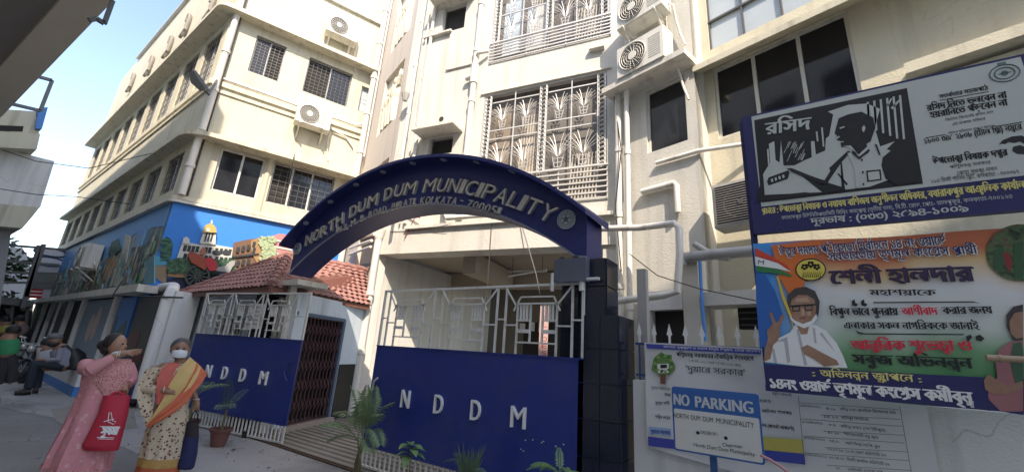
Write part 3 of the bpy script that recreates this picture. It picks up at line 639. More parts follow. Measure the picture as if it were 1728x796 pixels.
# figures in relief: standing figures with drapery, carried out in lumps of plaster
def figure_relief(h, seed):
    rr = random.Random(seed); b = MB(); cxs = (h[0]+h[1])/2
    for dx, sc in ((-.25, .85), (.2, 1.0)):
        H = (h[3]-h[2])*.78*sc; z0 = h[2]+.06; x = cxs+dx
        b.ell(SF.pt(x, z0+H*.93, -.06), (.13*sc, .09, .16*sc), 10, 8); b.ell(SF.pt(x+.02, z0+H*.68, -.07), (.24*sc, .10, .36*sc), 10, 8)
        b.tube([SF.pt(x-.1, z0+H*.5, -.08), SF.pt(x-.14, z0+H*.25, -.08), SF.pt(x-.1, z0, -.08)], [.16, .14, .12], 8); b.tube([SF.pt(x+.1, z0+H*.5, -.08), SF.pt(x+.16, z0+H*.25, -.06), SF.pt(x+.2, z0, -.08)], [.15, .13, .12], 8)
        b.tube([SF.pt(x-.2, z0+H*.8, -.05), SF.pt(x-.33, z0+H*.6, -.03), SF.pt(x-.1, z0+H*.55, .0)], [.08, .07, .06], 8); b.tube([SF.pt(x+.2, z0+H*.8, -.05), SF.pt(x+.35, z0+H*.95, -.03), SF.pt(x+.3, z0+H*1.08, -.04)], [.08, .07, .05], 8)
        for k in range(6): a = x+rr.uniform(-.2, .25); b.tube([SF.pt(a, z0+H*.55, .0), SF.pt(a+rr.uniform(-.1, .1), z0+H*.3, -.0), SF.pt(a+rr.uniform(-.1, .1), z0+.05, -.02)], .022, 5)
    part(MBD, 'relief_figures', b, M['relief'])
figure_relief(hole, 1); figure_relief(hole3, 2)
# main facade
GH = (.0, 0)
def cpx(x, y, d=0): return CF.px(x, y, d)
gs0, gs1 = cpx(819, 150)[0], cpx(1024, 118)[0]; gz0, gz1 = 4.85, cpx(1024, 118)[1]
ug0, ug1 = gs0+.05, cpx(1030, 60)[0]; uz0, uz1 = cpx(1024, 60)[1]-.0, cpx(1024, 60)[1]+2.6
s_a, z_a = cpx(726, 233); s_b, z_b = cpx(762, 257)
v_a, y_a = cpx(750, 16); v_b, y_b = cpx(784, 38)
BZ0, BZ1 = 3.82, 4.45
h_a = (s_a, s_b, z_b, z_a-.05); h_b = (v_a, v_b, y_b-.25, y_a)
w = MB(); cuts_wall(w, CF, 0, CFL, BZ1, 14, [(gs0, gs1, gz0, gz1), (ug0, ug1, uz0, uz1), h_a, h_b], .22); part(MBD, 'wall', w, M['white'])
b = MB(); b.box(CF, 0, CFL, BZ0, BZ1, -.5, .06); part(MBD, 'porch_beam', b, M['white'])
b = MB(); b.box(CF, .8, CFL, 4.42, 4.50, -.0, .16); part(MBD, 'ledge', b, M['white_trim'])
# porch: side wall, ceiling, beams, back wall
PI_ = Fr((-8.55, 6.66), 92.0)
b = MB(); b.box(PI_, .0, 5.2, 0, 3.85, .0, -.2); part(MBD, 'porch_side_wall', b, M['white'])
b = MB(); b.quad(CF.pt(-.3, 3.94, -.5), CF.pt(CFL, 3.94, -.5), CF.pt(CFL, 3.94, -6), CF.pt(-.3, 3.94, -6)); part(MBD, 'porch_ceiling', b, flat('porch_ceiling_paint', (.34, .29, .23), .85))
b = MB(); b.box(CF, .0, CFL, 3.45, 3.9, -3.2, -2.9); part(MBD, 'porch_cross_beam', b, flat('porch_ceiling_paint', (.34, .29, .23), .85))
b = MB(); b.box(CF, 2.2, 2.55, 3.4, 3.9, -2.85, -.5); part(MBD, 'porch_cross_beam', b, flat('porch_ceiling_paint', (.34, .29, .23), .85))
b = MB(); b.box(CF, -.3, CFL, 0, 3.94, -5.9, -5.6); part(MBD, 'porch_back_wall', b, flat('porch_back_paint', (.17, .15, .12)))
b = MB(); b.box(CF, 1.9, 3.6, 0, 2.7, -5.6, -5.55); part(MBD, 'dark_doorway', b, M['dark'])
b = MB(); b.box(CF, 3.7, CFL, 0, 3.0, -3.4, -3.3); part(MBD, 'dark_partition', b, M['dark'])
for i, (s, z) in enumerate([(1.75, 2.35), (2.1, 2.4), (2.45, 2.38), (3.0, 2.42), (3.35, 2.36), (3.6, 2.4)]):
    b = MB(); b.box(CF, s, s+.2, z, z+.3, -5.54, -5.53); part(MBD, 'paper_notice', b, M['flex'])
b = MB(); b.box(CF, CFL-.35, CFL, 0, 3.85, -.6, .0); part(MBD, 'pier', b, M['white'])
TL = thing('tube_light', 'lit-looking white tube light hanging under the porch ceiling', 'light', CF.pt(3.6, 3.4, -1.0)); TL['label'] = 'white tube light hanging in the dark porch behind the gate'
a = CF.px(858, 466, -1.2); c = CF.px(922, 455, -1.2); b = MB(); b.tube([CF.pt(a[0], a[1], -1.2), CF.pt(c[0], c[1], -1.2)], .022, 8); part(TL, 'tube', b, M['tubelight'])
b = MB(); b.box(CF, a[0], c[0], (a[1]+c[1])/2+.025, (a[1]+c[1])/2+.07, -1.24, -1.17); part(TL, 'batten', b, M['white_trim'])
b = MB(); b.tube([CF.pt(a[0]+.1, a[1], -1.2), CF.pt(a[0]+.1, 3.94, -1.2)], .008, 5); b.tube([CF.pt(c[0]-.1, c[1], -1.2), CF.pt(c[0]-.1, 3.94, -1.2)], .008, 5); part(TL, 'hanger', b, M['cable'])
RB = thing('hanging_banner', 'narrow vertical red and white banner hanging behind the gate bars', 'banner', CF.pt(3.3, 1.2, -.7))
a = CF.px(912, 515, -.8); c = CF.px(930, 612, -.8); b = MB(); b.box(CF, a[0], a[0]+.2, 1.3, a[1], -.82, -.8); part(RB, 'cloth', b, flat('faded_red_cloth', (.58, .40, .37)))
b = MB()
for k, ch in enumerate('HELPDESK'): text(b, CF, ch, a[0]+.07, a[1]-.18-.15*k, a[0]+.19, a[1]-.18-.15*k, .1, -.798)
part(RB, 'lettering', b, flat('faded_red_ink', (.45, .06, .06)))
# small windows with sunshades
for (s0, s1, z0, z1) in (h_a, h_b):
    window(MBD, CF, s0, s1, z0, z1, [], d=-.16, fw=.03, frame='iron', glass='dark')
    b = MB(); b.hexa([CF.pt(s0-.27, z1+.06, 0), CF.pt(s1+.27, z1+.06, 0), CF.pt(s1+.27, z1+.05, .5), CF.pt(s0-.27, z1+.05, .5), CF.pt(s0-.27, z1+.13, 0), CF.pt(s1+.27, z1+.13, 0), CF.pt(s1+.27, z1+.11, .5), CF.pt(s0-.27, z1+.11, .5)][0:8]); part(MBD, 'sunshade', b, M['white_trim'])
s, z = cpx(745, 201); b = MB(); b.disc(CF, s, z, .07, .07, 0, .012, 14); part(MBD, 'vent_hole', b, M['dark'])
# raised panel outline and thin ledges
a = cpx(762, 55); c = cpx(805, 108); b = MB(); b.box(CF, a[0], c[0], c[1], a[1], .0, .05); part(MBD, 'raised_panel', b, M['white'])
a = cpx(718, 68); c = cpx(765, 50); b = MB(); b.box(CF, a[0], c[0], a[1]-.03, a[1]+.03, .0, .12); part(MBD, 'thin_ledge', b, M['white_trim'])
# pipes on facade
s1_ = cpx(797, 200)[0]
pipe(MBD, [CF.pt(s1_, 4.7, .12), CF.pt(s1_, 14, .12)], .075)
zj = cpx(795, 105)[1]; pipe(MBD, [CF.pt(s1_, zj, .13), CF.pt(s1_+.1, zj+.05, .2), CF.pt(s1_+.35, zj+.12, .1)], .05, clips=False)
b = MB(); zz = cpx(790, 135)[1]; b.tube([CF.pt(s1_, zz-.25, .12), CF.pt(s1_, zz+.3, .12)], .105, 10); b.tube([CF.pt(s1_-.25, zz-.05, .12), CF.pt(s1_, zz, .12)], .07, 10); part(MBD, 'pipe_junction', b, M['pipe'])
for x, y, r_ in ((688, 200, .045), (700, 200, .022), (707, 200, .035), (716, 150, .03)):
    s = SF.px(x, y, .08)[0] if x < 695 else cpx(x, y, .08)[0]
    F_ = SF if x < 695 else CF; pipe(MBD, [F_.pt(s, 4.6, .08), F_.pt(s, 15, .08)], r_)
# big drain in the inner corner and down to the guard house
pipe(MBD, [SF.pt(-SFL+.25, 3.4, .16), SF.pt(-SFL+.25, 15, .16)], .095)
pipe(MBD, [SF.pt(-SFL+.55, 7.5, .1), SF.pt(-SFL+.55, 15, .1)], .03)
pipe(MBD, [CF.pt(.02, 0.05, .14), CF.pt(.02, 4.2, .14)], .09)
b = MB(); b.tube([CF.pt(.02, 4.2, .14), CF.pt(.02, 4.45, .14)], [.1, .16], 10); b.tube([CF.pt(.0, 4.3, .3), CF.pt(-.5, 4.2, .35)], .06, 8); part(MBD, 'rainwater_head', b, M['pipe'])
b = MB(); s_, z_ = SF.px(684, 165, .1); b.tube([SF.pt(s_, z_-.1, .1), SF.pt(s_, z_+.12, .1)], [.06, .12], 8); part(MBD, 'rainwater_head', b, M['pipe_grey'])
pipe(MBD, [CF.pt(1.9, 5.1, .14), CF.pt(1.9, 4.75, .14), CF.pt(2.0, 4.62, .14), CF.pt(4.4, 4.62, .14)], .06)
pipe(MBD, [SF.pt(-2.3, 4.35, .1), SF.pt(-.4, 4.25, .12)], .04, clips=False); pipe(MBD, [SF.pt(-2.3, 4.15, .1), SF.pt(-.4, 4.08, .12)], .035, clips=False)
b = MB(); b.tube([CF.pt(.3, 4.40, .07), CF.pt(1.1, 4.38, .08), CF.pt(2.1, 4.43, .2)], .007, 4); b.tube([CF.pt(3.2, 4.6, .1), CF.pt(3.22, 2.4, .1)], .01, 4); b.tube([CF.pt(3.9, 4.45, .1), CF.pt(4.4, 3.2, .3), CF.pt(4.6, 2.4, .3)], .012, 4); part(MBD, 'cable', b, M['cable'])
b = MB(); b.tube([CF.pt(.8, 4.2, .1), CF.pt(1.05, 4.7, .12), CF.pt(1.2, 4.72, .12)], .012, 5); b.tube([CF.pt(.85, 4.86, .1), CF.pt(1.2, 4.7, .12)], .02, 5); part(MBD, 'awning_bracket', b, flat('rusty_red_bracket', (.28, .07, .05)))
# ---- ornamental grille windows
def braided(mb, fr, s, z0, z1, d, wd=.2):
    mb.box(fr, s-wd/2, s-wd/2+.02, z0, z1, d-.01, d+.015); mb.box(fr, s+wd/2-.02, s+wd/2, z0, z1, d-.01, d+.015)
    n = int((z1-z0)/.11)
    for k in range(n):
        z = z0+(z1-z0)*(k+.5)/n; h = (z1-z0)/n
        for q in (-1, 1):
            P = [fr.pt(s+q*(wd*.5-.03)*math.cos(t), z+h*.62*math.sin(t), d+.012*q) for t in [(-.5+j/5)*math.pi*1.0 for j in range(6)]]; mb.tube(P, .016, 4, cap=False)
def vase(mb, fr, s, z, h, d):
    wv = h*.14
    for k in range(3): mb.fbar(fr, s-wv*(.6+.2*k), z+h*.12*k, s+wv*(.6+.2*k), z+h*.12*k, .012, d-.008, d+.008)
    mb.fbar(fr, s-wv*.6, z, s-wv*1.05, z+h*.3, .012, d-.008, d+.008); mb.fbar(fr, s+wv*.6, z, s+wv*1.05, z+h*.3, .012, d-.008, d+.008); mb.fbar(fr, s, z, s, z+h*.3, .012, d-.006, d+.006)
    for q in (-1, 1):
        for k in range(5):
            a = h*(.13+.10*k); P = []
            for j in range(7):
                t = j/6; P.append(fr.pt(s+q*(.02+a*math.sin(t*1.9)**1.2*(.55+.5*t)), z+h*.3+(h*(.66-.085*k))*math.sin(t*1.75), d))
            mb.tube(P, [.0085-.0006*j for j in range(7)], 4, cap=False); mb.ell(P[-1], .011, 5, 4)
def grille_window(fr, s0, s1, z0, z1, rows, rail_top, label, zlist, d=-.03):
    w_ = MB(); w_.box(fr, s0+.003, s1-.003, z0+.003, z1-.003, -.23, -.215); wn = part(MBD, 'grille_window', w_, M['brown'], label=label)
    q = MB(); mid = (s0+s1)/2+.05
    for (a, b2, zz0, zz1) in ((s0+.25, s0+(s1-s0)*.24, z0+.3, z1-.5), (mid-(s1-s0)*.22, mid-.15, z0+.3, z1-.9)):
        q.box(fr, a, b2, zz0, zz1, -.214, -.20)
    part(wn, 'pane', q, M['frost'] if rows == 1 else flat('tan_pane', (.27, .22, .17), .3))
    q = MB()
    for k in range(14):
        s = s0+.3+k*.012; 
    cr_ = random.Random(5)
    for k in range(9):
        x = s0+(s1-s0)*(.30+.022*k)+cr_.uniform(-.01, .01); q.hexa([fr.pt(x, z0+.02, -.19), fr.pt(x+.03, z0+.02, -.19), fr.pt(x+.03, z0+.02, -.2), fr.pt(x, z0+.02, -.2), fr.pt(x+.1, z1-.7, -.19), fr.pt(x+.13, z1-.7, -.19), fr.pt(x+.13, z1-.7, -.2), fr.pt(x+.1, z1-.7, -.2)])
        x = s1-(s1-s0)*(.10+.024*k); q.hexa([fr.pt(x, z0+.02, -.19), fr.pt(x+.03, z0+.02, -.19), fr.pt(x+.03, z0+.02, -.2), fr.pt(x, z0+.02, -.2), fr.pt(x+.1, z0+1.2, -.19), fr.pt(x+.13, z0+1.2, -.19), fr.pt(x+.13, z0+1.2, -.2), fr.pt(x+.1, z0+1.2, -.2)])
    part(wn, 'curtain_folds', q, flat('pale_curtain', (.50, .46, .40)))
    b = MB(); b.box(fr, s0+.003, s1-.003, z1-.05, z1-.003, d-.02, d+.02)
    zb = zlist[-1]
    for s in (s0+.12, mid, s1-.12): braided(b, fr, s, rail_top if s != mid else rail_top, z1-.05, d)
    part(wn, 'grille_frame', b, M['grille'])
    for half in ((s0+.24, mid-.12), (mid+.12, s1-.24)):
        m_ = (half[0]+half[1])/2; b = MB(); b.box(fr, m_-.012, m_+.012, rail_top, z1-.05, d-.012, d+.012)
        for z in zlist: b.box(fr, half[0], m_-.012, z-.014, z+.014, d-.012, d+.012); b.box(fr, m_+.012, half[1], z-.014, z+.014, d-.012, d+.012)
        part(wn, 'muntins', b, M['grille'])
        for i in range(len(zlist)-1):
            zt, zl = zlist[i], zlist[i+1]
            if zt-zl < .5: continue
            for c in ((half[0]+m_)/2, (m_+half[1])/2):
                b = MB(); vase(b, fr, c, zl+.05, (zt-zl)*.88, d+.01); part(wn, 'frond_ornament', b, M['grille'])
    b = MB(); b.box(fr, s0-.02, s1+.03, rail_top-.02, rail_top+.02, .02, .06)
    nb = 6
    for k in range(nb): z = rail_top-(rail_top-z0)*(k+1)/nb; b.box(fr, s0, s1+.02, z-.015, z+.015, .025, .05)
    for s in (s0+.01, s0+(s1-s0)*.33, s0+(s1-s0)*.66, s1+.01): b.box(fr, s-.012, s+.012, z0-.04, rail_top, .01, .03)
    part(wn, 'railing', b, M['grille'])
H_ = gz1-gz0
grille_window(CF, gs0, gs1, gz0, gz1, 2, gz0+.75, 'lower ornamental grille window with frond motifs directly above the arch', [gz1-.28, gz1-1.08, gz1-1.32, gz0+.8])
grille_window(CF, ug0, ug1, uz0, uz1, 1, uz0+.58, 'upper ornamental grille window cut by the top of the picture', [uz1-.3, uz0+1.5, uz0+.62])
b = MB(); b.box(CF, gs0-.1, gs1+.12, gz1+.002, gz1+.05, 0, .05); part(MBD, 'lintel', b, M['white_trim'])
b = MB(); s, z = cpx(1012, 77, .1); b.box(CF, s-.25, s+.1, z-.06, z+.04, .0, .14); part(MBD, 'meter_box', b, M['white_trim'])
# ---- right wing
def rpx(x, y, d=0): return RW.px(x, y, d)
w1 = (.64, 1.47, 5.60, 7.02)
RZ = 3.55
w = MB(); cuts_wall(w, RW, .0, 1.66, 0, 14, [w1, (.5, 1.25, 1.2, 2.2)], .12); part(MBD, 'projecting_wall', w, M['white'])
b = MB(); b.quad(RW.pt(1.66, 0), RW.pt(1.66, 0, -.45), RW.pt(1.66, 14, -.45), RW.pt(1.66, 14)); b.quad(RW.pt(0, 0), RW.pt(0, 14), RW.pt(0, 14, -.3), RW.pt(0, 0, -.3)); part(MBD, 'return_wall', b, M['white'])
window(MBD, RW, *w1, [], d=-.1, fw=.035, frame='white_trim')
b = MB(); b.box(RW, .4, 1.1, .0, 2.3, -.3, -.14); part(MBD, 'dark_recess', b, M['dark'])
ZLg = RW.px(1040, 146, .5)[1]; b = MB(); b.hexa([RW.pt(-.1, ZLg+.02), RW.pt(1.72, ZLg+.02), RW.pt(1.72, ZLg, .5), RW.pt(-.1, ZLg, .5), RW.pt(-.1, ZLg+.16), RW.pt(1.72, ZLg+.16), RW.pt(1.72, ZLg+.12, .5), RW.pt(-.1, ZLg+.12, .5)]); part(MBD, 'ledge', b, M['white_trim'])
def wpx(x, y, d=0): return RW2.px(x, y, d)
a0 = wpx(1203, 120); a1 = wpx(1452, 140); zt = wpx(1203, 118)[1]; zb = wpx(1208, 237)[1]
mm = [wpx(1269, 100)[0], wpx(1347, 80)[0]]
t0 = wpx(1196, 85); u0, u1 = wpx(1197, 84)[0], wpx(1412, 0)[0]; uz = wpx(1197, 86)[1]
w = MB(); cuts_wall(w, RW2, 1.5, 9, 0, 14, [(a0[0], a1[0], zb, zt), (u0, u1+.6, uz, uz+1.5)], .1); part(MBD, 'wall', w, M['cream'])
window(MBD, RW2, a0[0], a1[0], zb, zt, mm, d=-.07, fw=.05, frame='white_trim')
window(MBD, RW2, u0, u1+.6, uz, uz+1.5, [u0+(u1-u0)*k/3.2 for k in (1, 2, 3)], d=-.07, fw=.03, frame='iron', glass='frost')
b = MB(); b.box(RW2, u0, u1+.6, uz+.68, uz+.72, -.08, -.02); part(MBD, 'window_bar', b, M['iron'])
lz = wpx(1290, 64, .5)[1]; b = MB(); b.hexa([RW2.pt(1.66, zt+.03), RW2.pt(9, zt+.03), RW2.pt(9, lz-.02, .5), RW2.pt(1.66, lz-.02, .5), RW2.pt(1.66, zt+.16), RW2.pt(9, zt+.16), RW2.pt(9, lz+.1, .5), RW2.pt(1.66, lz+.1, .5)]); part(MBD, 'ledge', b, M['cream_trim'])
a = wpx(1530, 130, .1); c = wpx(1726, 62, .1); b = MB(); b.box(RW2, a[0], 9, a[1]-.06, a[1]+.10, -.01, .3); b.box(RW2, a[0], 9, a[1]-.2, a[1]-.12, 0, .1); part(MBD, 'ledge', b, M['cream_trim'])
pipe(MBD, [RW.pt(.86, 5.3, .06), RW.pt(1.66, 5.28, .06), RW.pt(2.6, 5.3, -.35)], .04, clips=False)
pipe(MBD, [RW.pt(.55, 4.78, .08), RW.pt(1.2, 4.78, .08), RW.pt(1.24, 4.72, .08), RW.pt(1.24, 4.2, .08)], .06, clips=False)
s = rpx(1050, 300, .2)[0]; pipe(MBD, [RW.pt(s-.08, .1, .2), RW.pt(s-.08, 7.2, .2)], .07); pipe(MBD, [RW.pt(s+.14, 1.0, .22), RW.pt(s+.14, 7.2, .22)], .055)
b = MB(); b.tube([RW.pt(s+.12, 7.3, .2), RW.pt(s+.15, 6.7, .14), RW.pt(s+.1, 6.2, .14), RW.pt(s+.14, 5, .14)], .02, 5); b.tube([RW.pt(s-.2, 7.3, .2), RW.pt(s+.05, 5.7, .3), RW.pt(s-.1, 4.5, .3), RW.pt(s+.02, 3.2, .3)], .012, 5); part(MBD, 'cable', b, M['cable'])
# pipes low on the right wing
d1 = .55
def RP(x, y, d): a = RW.px(x, y, d); return RW.pt(a[0], a[1], d)
pipe(MBD, [RP(1003, 386, .6), RP(1080, 384, .6), RP(1138, 377, .6), RP(1146, 385, .6), RP(1147, 430, .6), RP(1143, 492, .6), RP(1120, 498, .6), RP(1040, 508, .6)], .06)
pipe(MBD, [RP(1290, 422, .5), RP(1215, 428, .5), RP(1158, 434, .5), RP(1153, 445, .5)], .085, 'pipe_grey', clips=False)
pipe(MBD, [RP(1181, 440, .55), RP(1184, 500, .55), RP(1190, 575, .55)], .025, 'skyblue', clips=False)
a = rpx(1150, 440, .4); c = rpx(1170, 560, .4); b = MB(); b.box(RW, a[0], a[0]+.26, .2, a[1], .1, .42); part(MBD, 'square_column', b, M['white_trim'])
a = rpx(1183, 492, .45); b = MB(); b.box(RW, a[0], a[0]+2, a[1]-.22, a[1]-.02, .0, .5); part(MBD, 'porch_lintel', b, M['white'])
a = rpx(1086, 512, .2); b = MB(); b.box(RW, a[0]-.02, a[0]+.12, 0, a[1], 0, .22); b.box(RW, a[0]+.12, 1.3, a[1]-.12, a[1]+.2, .0, .2); part(MBD, 'door_surround', b, M['parapet'])
b = MB(); b.box(RW, a[0]+.12, 1.3, 0, a[1]-.12, .0, .03); part(MBD, 'dark_doorway', b, M['dark'])
a = rpx(1243, 503, .1); c = rpx(1276, 555, .1); b = MB(); b.box(RW, a[0], a[0]+.5, c[1], a[1], .0, .1); lv = part(MBD, 'louvred_vent', b, M['dark']); b = MB()
for k in range(6): b.box(RW, a[0]+.03, a[0]+.47, c[1]+.05+k*.09, c[1]+.07+k*.09, .1, .13)
part(lv, 'slats', b, M['iron'], kind='stuff')
pipe(MBD, [RP(1172, 412, .5), RP(1205, 432, .5), RP(1232, 436, .5)], .05, 'pipe_grey', clips=False)
# the three units on the right wing
s, z = rpx(1074, 118, .45)
AC_A = ac_copy(RW, s+.12, RW.px(1074, 120, .5)[1], .16, 1.05, 'lower of the two stacked air conditioners above the single dark window'); AC_B = ac_copy(RW, s+.12, RW.px(1074, 34, .5)[1], .16, 1.05, 'upper of the two stacked air conditioners, cut by the top of the picture')
for o_ in kids(AC_A): 
    if o_.name.startswith('bracket'): bpy.data.objects.remove(o_)
g = MB(); s, z = rpx(1205, 385, .3); z1_ = rpx(1206, 312, .3)[1]
AD = thing('air_conditioner', 'dark louvred air conditioner half hidden behind the blue sign', 'air conditioner', RW.pt(s+.5, z, 0), 0, ACG)
g.box(RW, s, s+1.0, z, z1_, -.1, .28); part(AD, 'casing', g, M['pipe_grey']); g = MB(); g.box(RW, s+.05, s+.95, z+.05, z1_-.05, .28, .285); part(AD, 'recess', g, M['dark']); g = MB()
nn_ = int((z1_-z)/.04)
for k in range(1, nn_): g.box(RW, s+.03, s+.97, z+k*.04, z+k*.04+.007, .286, .3)
part(AD, 'louvres', g, M['pipe_grey'], kind='stuff')
g = MB(); P = [RW.pt(s+.42+.25*math.cos(a), (z+z1_)/2+.25*math.sin(a), .29) for a in [2*math.pi*j/24 for j in range(25)]]; g.tube(P, .008, 4); g.disc(RW, s+.42, (z+z1_)/2, .04, .04, .285, .31); part(AD, 'fan_ring', g, M['iron'])
# ================================================================== guard house
ZE = 2.5
FL, FRc, BR = Vector((-12.45, 3.99, ZE)), Vector((-7.76, 3.80, ZE)), Vector((-8.35, 6.45, ZE)); AP = Vector((-9.65, 4.97, 3.50)); TT = Vector((-9.15, 6.78, 3.46))
GHs = thing('guard_house', 'small white guard house with a red tiled hip roof under the left of the arch', 'building', (-9.5, 5, 0))
GF = Fr((-12.2, 4.20), (math.degrees(math.atan2(.08, 4.58)))); GS = Fr((-7.62, 4.285), 112.0)
w = MB(); wins = [(1.55, 2.75, 1.0, 2.05), (3.2, 4.1, 1.0, 2.05)]; cuts_wall(w, GF, 0, 4.58, 0, ZE-.04, wins, .12); part(GHs, 'front_wall', w, M['bluewhite'])
for h in wins:
    f = window(GHs, GF, *h, [], d=-.09, fw=.04, frame='lwhite', glass='dark'); g = MB(); n = int((h[1]-h[0])/.11)
    for k in range(1, n): s = h[0]+(h[1]-h[0])*k/n; g.box(GF, s-.012, s+.012, h[2]+.04, h[3]-.04, -.04, -.02)
    for k in range(1, 5): z = h[2]+(h[3]-h[2])*k/5; g.box(GF, h[0]+.04, h[1]-.04, z-.01, z+.01, -.019, -.005)
    part(f, 'window_bars', g, M['lwhite'])
w = MB(); cuts_wall(w, GS, 0, 2.31, 0, ZE-.04, [(.02, 1.62, .1, 2.12)], .15); part(GHs, 'side_wall', w, M['bluewhite'])
b = MB(); b.box(GS, 1.66, 2.27, 0, 1.15, .003, .02); part(GHs, 'black_dado', b, M['black'])
b = MB(); b.box(GS, .0, 1.62, .0, .1, -.05, .12); part(GHs, 'threshold', b, flat('pinkish_threshold', (.40, .33, .28)))
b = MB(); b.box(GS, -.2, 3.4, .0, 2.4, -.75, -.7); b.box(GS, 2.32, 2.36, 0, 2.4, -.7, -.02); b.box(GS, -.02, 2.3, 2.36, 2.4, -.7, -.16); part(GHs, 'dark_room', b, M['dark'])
b = MB(); b.box(GS, 1.54, 1.618, .1, 2.1, -.12, .02); b.box(GS, .022, 1.54, 2.05, 2.118, -.12, .02); part(GHs, 'door_frame', b, flat('dim_blue_frame', (.10, .15, .22)))
FG = thing('folding_gate', 'closed maroon collapsible gate in the guard house doorway', 'gate', GS.pt(.8, .1, 0))
GX = [.04+1.5*k/13 for k in range(14)]
for s in GX: b = MB(); b.box(GS, s-.013, s+.013, .13, 2.03, -.05, -.025); part(FG, 'upright', b, M['maroon'])
b = MB()
for row, z in enumerate((.42, .78, 1.14, 1.50, 1.82)):
    for k in range(13): s, e = GX[k], 1.5/13; b.fbar(GS, s, z-.10, s+e, z+.10, .018, -.02, -.012); b.fbar(GS, s, z+.10, s+e, z-.10, .018, -.011, -.003)
part(FG, 'lattice', b, M['maroon'], kind='stuff'); b = MB(); b.box(GS, .03, 1.54, .1, .13, -.05, 0); b.box(GS, .03, 1.54, 2.03, 2.05, -.05, 0); part(FG, 'rail', b, M['maroon'])
# roof
b = MB(); up_ = Vector((0, 0, .0))
dn = Vector((0, 0, -.05)); b.add([FL, FRc, AP+dn], [[0, 1, 2]]); b.add([FRc, BR, TT+dn*2, AP+dn*2], [[0, 1, 2], [0, 2, 3]]); b.add([FL, AP, TT, Vector((-12.6, 6.6, ZE))], [[0, 1, 2, 3]]); b.add([FL, FRc, BR, Vector((-12.6, 6.6, ZE))], [[3, 2, 1, 0]])
roof = part(GHs, 'roof', b, flat('roof_underlay', (.16, .06, .045)))
b = MB()
for A_, B_ in ((FL, FRc), (FRc, BR)): b.bar(A_-Vector((0, 0, .05)), B_-Vector((0, 0, .05)), .03, .1)
part(GHs, 'fascia_board', b, flat('rotten_brick_fascia', (.22, .09, .06)))
# one pantile mesh shared by all tiles
tw_, tl_ = .17, .2; tb = MB(); NS = 6; P0 = []; 
for j, (y, z) in enumerate(((0, .026), (tl_*1.12, .0))):
    for k in range(NS+1):
        x = tw_*1.06*k/NS; P0.append((x, y, z+.015*math.sin(math.pi*2*k/NS-.6)))
for k in range(NS+1): x = tw_*1.06*k/NS; P0.append((x, 0, .020-.018+.015*math.sin(math.pi*2*k/NS-.6)))
n1 = NS+1; tb.add(P0, [[k, k+1, n1+k+1, n1+k] for k in range(NS)]+[[2*n1+k, 2*n1+k+1, k+1, k] for k in range(NS)])
tm = bpy.data.meshes.new('roof_tile'); tm.from_pydata([tuple(p) for p in tb.v], [], tb.f); tm.materials.append(M['tile'])
rr = random.Random(11)
def tile_slope(A_, B_, inside, top):
    ex = (B_-A_).normalized(); n_ = ex.cross(top-A_).normalized(); ey = n_.cross(ex).normalized()
    L_ = (B_-A_).length; j = 0; cnt = 0
    while j < 9:
        for i in range(-6, int(L_/tw_)+2):
            c = A_+ex*((i+.5)*tw_)+ey*((j+.5)*tl_)
            u, v_ = (i+.5)*tw_, (j+.5)*tl_
            if not inside(u, v_): continue
            Mx = Matrix((ex, ey, n_)).transposed().to_4x4(); Mx.translation = A_+ex*(i*tw_)+ey*(j*tl_-.03)+n_*(.03+rr.uniform(0, .008))
            inst(roof, 'roof_tile', tm, Mx @ Matrix.Rotation(rr.uniform(-.015, .015), 4, 'Z')); cnt += 1
        j += 1
    return cnt
def tri_in(A_, B_, poly):
    ex = (B_-A_).normalized(); n_ = ex.cross(AP-A_).normalized(); ey = n_.cross(ex).normalized(); P = [((p-A_).dot(ex), (p-A_).dot(ey)) for p in poly]
    def f(u, v_):
        s_ = 0
        for k in range(len(P)):
            a, b2 = P[k], P[(k+1) % len(P)]
            if (b2[0]-a[0])*(v_-a[1])-(b2[1]-a[1])*(u-a[0]) < -.03: return False
        return True
    return f
def tile_patch(A_, B_, C_, D_, rows):      # A-B along the eave, D-C along the top
    for j in range(rows):
        v_ = j/rows; L0, L1 = A_.lerp(D_, v_), B_.lerp(C_, v_); T0, T1 = A_.lerp(D_, (j+1)/rows), B_.lerp(C_, (j+1)/rows)
        n = max(1, round((L1-L0).length/tw_))
        for i in range(n):
            u = (i+.0)/n; p = L0.lerp(L1, u); q = T0.lerp(T1, u) if (T1-T0).length > .3 else p+(T0-L0.lerp(L1, u)).normalized()*tl_
            mid = L0.lerp(L1, .5) ; ex = (L1-L0).normalized(); up = (T0.lerp(T1, .5)-mid); ey = (up-ex*up.dot(ex)).normalized(); n_ = ex.cross(ey)
            if n_.z < 0: n_ = -n_
            Mx = Matrix((ex, ey, n_)).transposed().to_4x4(); Mx.translation = p-ey*.03+n_*(.03+rr.uniform(0, .008))
            inst(roof, 'roof_tile', tm, Mx @ Matrix.Rotation(rr.uniform(-.015, .015), 4, 'Z'))
tile_patch(FL, FRc, AP, AP, 8); tile_patch(FRc, BR, TT, AP, 10)
def ridge(A_, B_, nm='ridge_tile'):
    L_ = (B_-A_).length; n_ = int(L_/.26); t = (B_-A_).normalized()
    for k in range(n_):
        b = MB(); p = A_+t*(k*L_/n_); q = p+t*(L_/n_*1.15); b.tube([p+Vector((0, 0, .045)), q+Vector((0, 0, .03))], [.085, .07], 8); part(roof, nm, b, M['tile'])
ridge(FRc, AP); ridge(FL, AP); ridge(AP, TT)
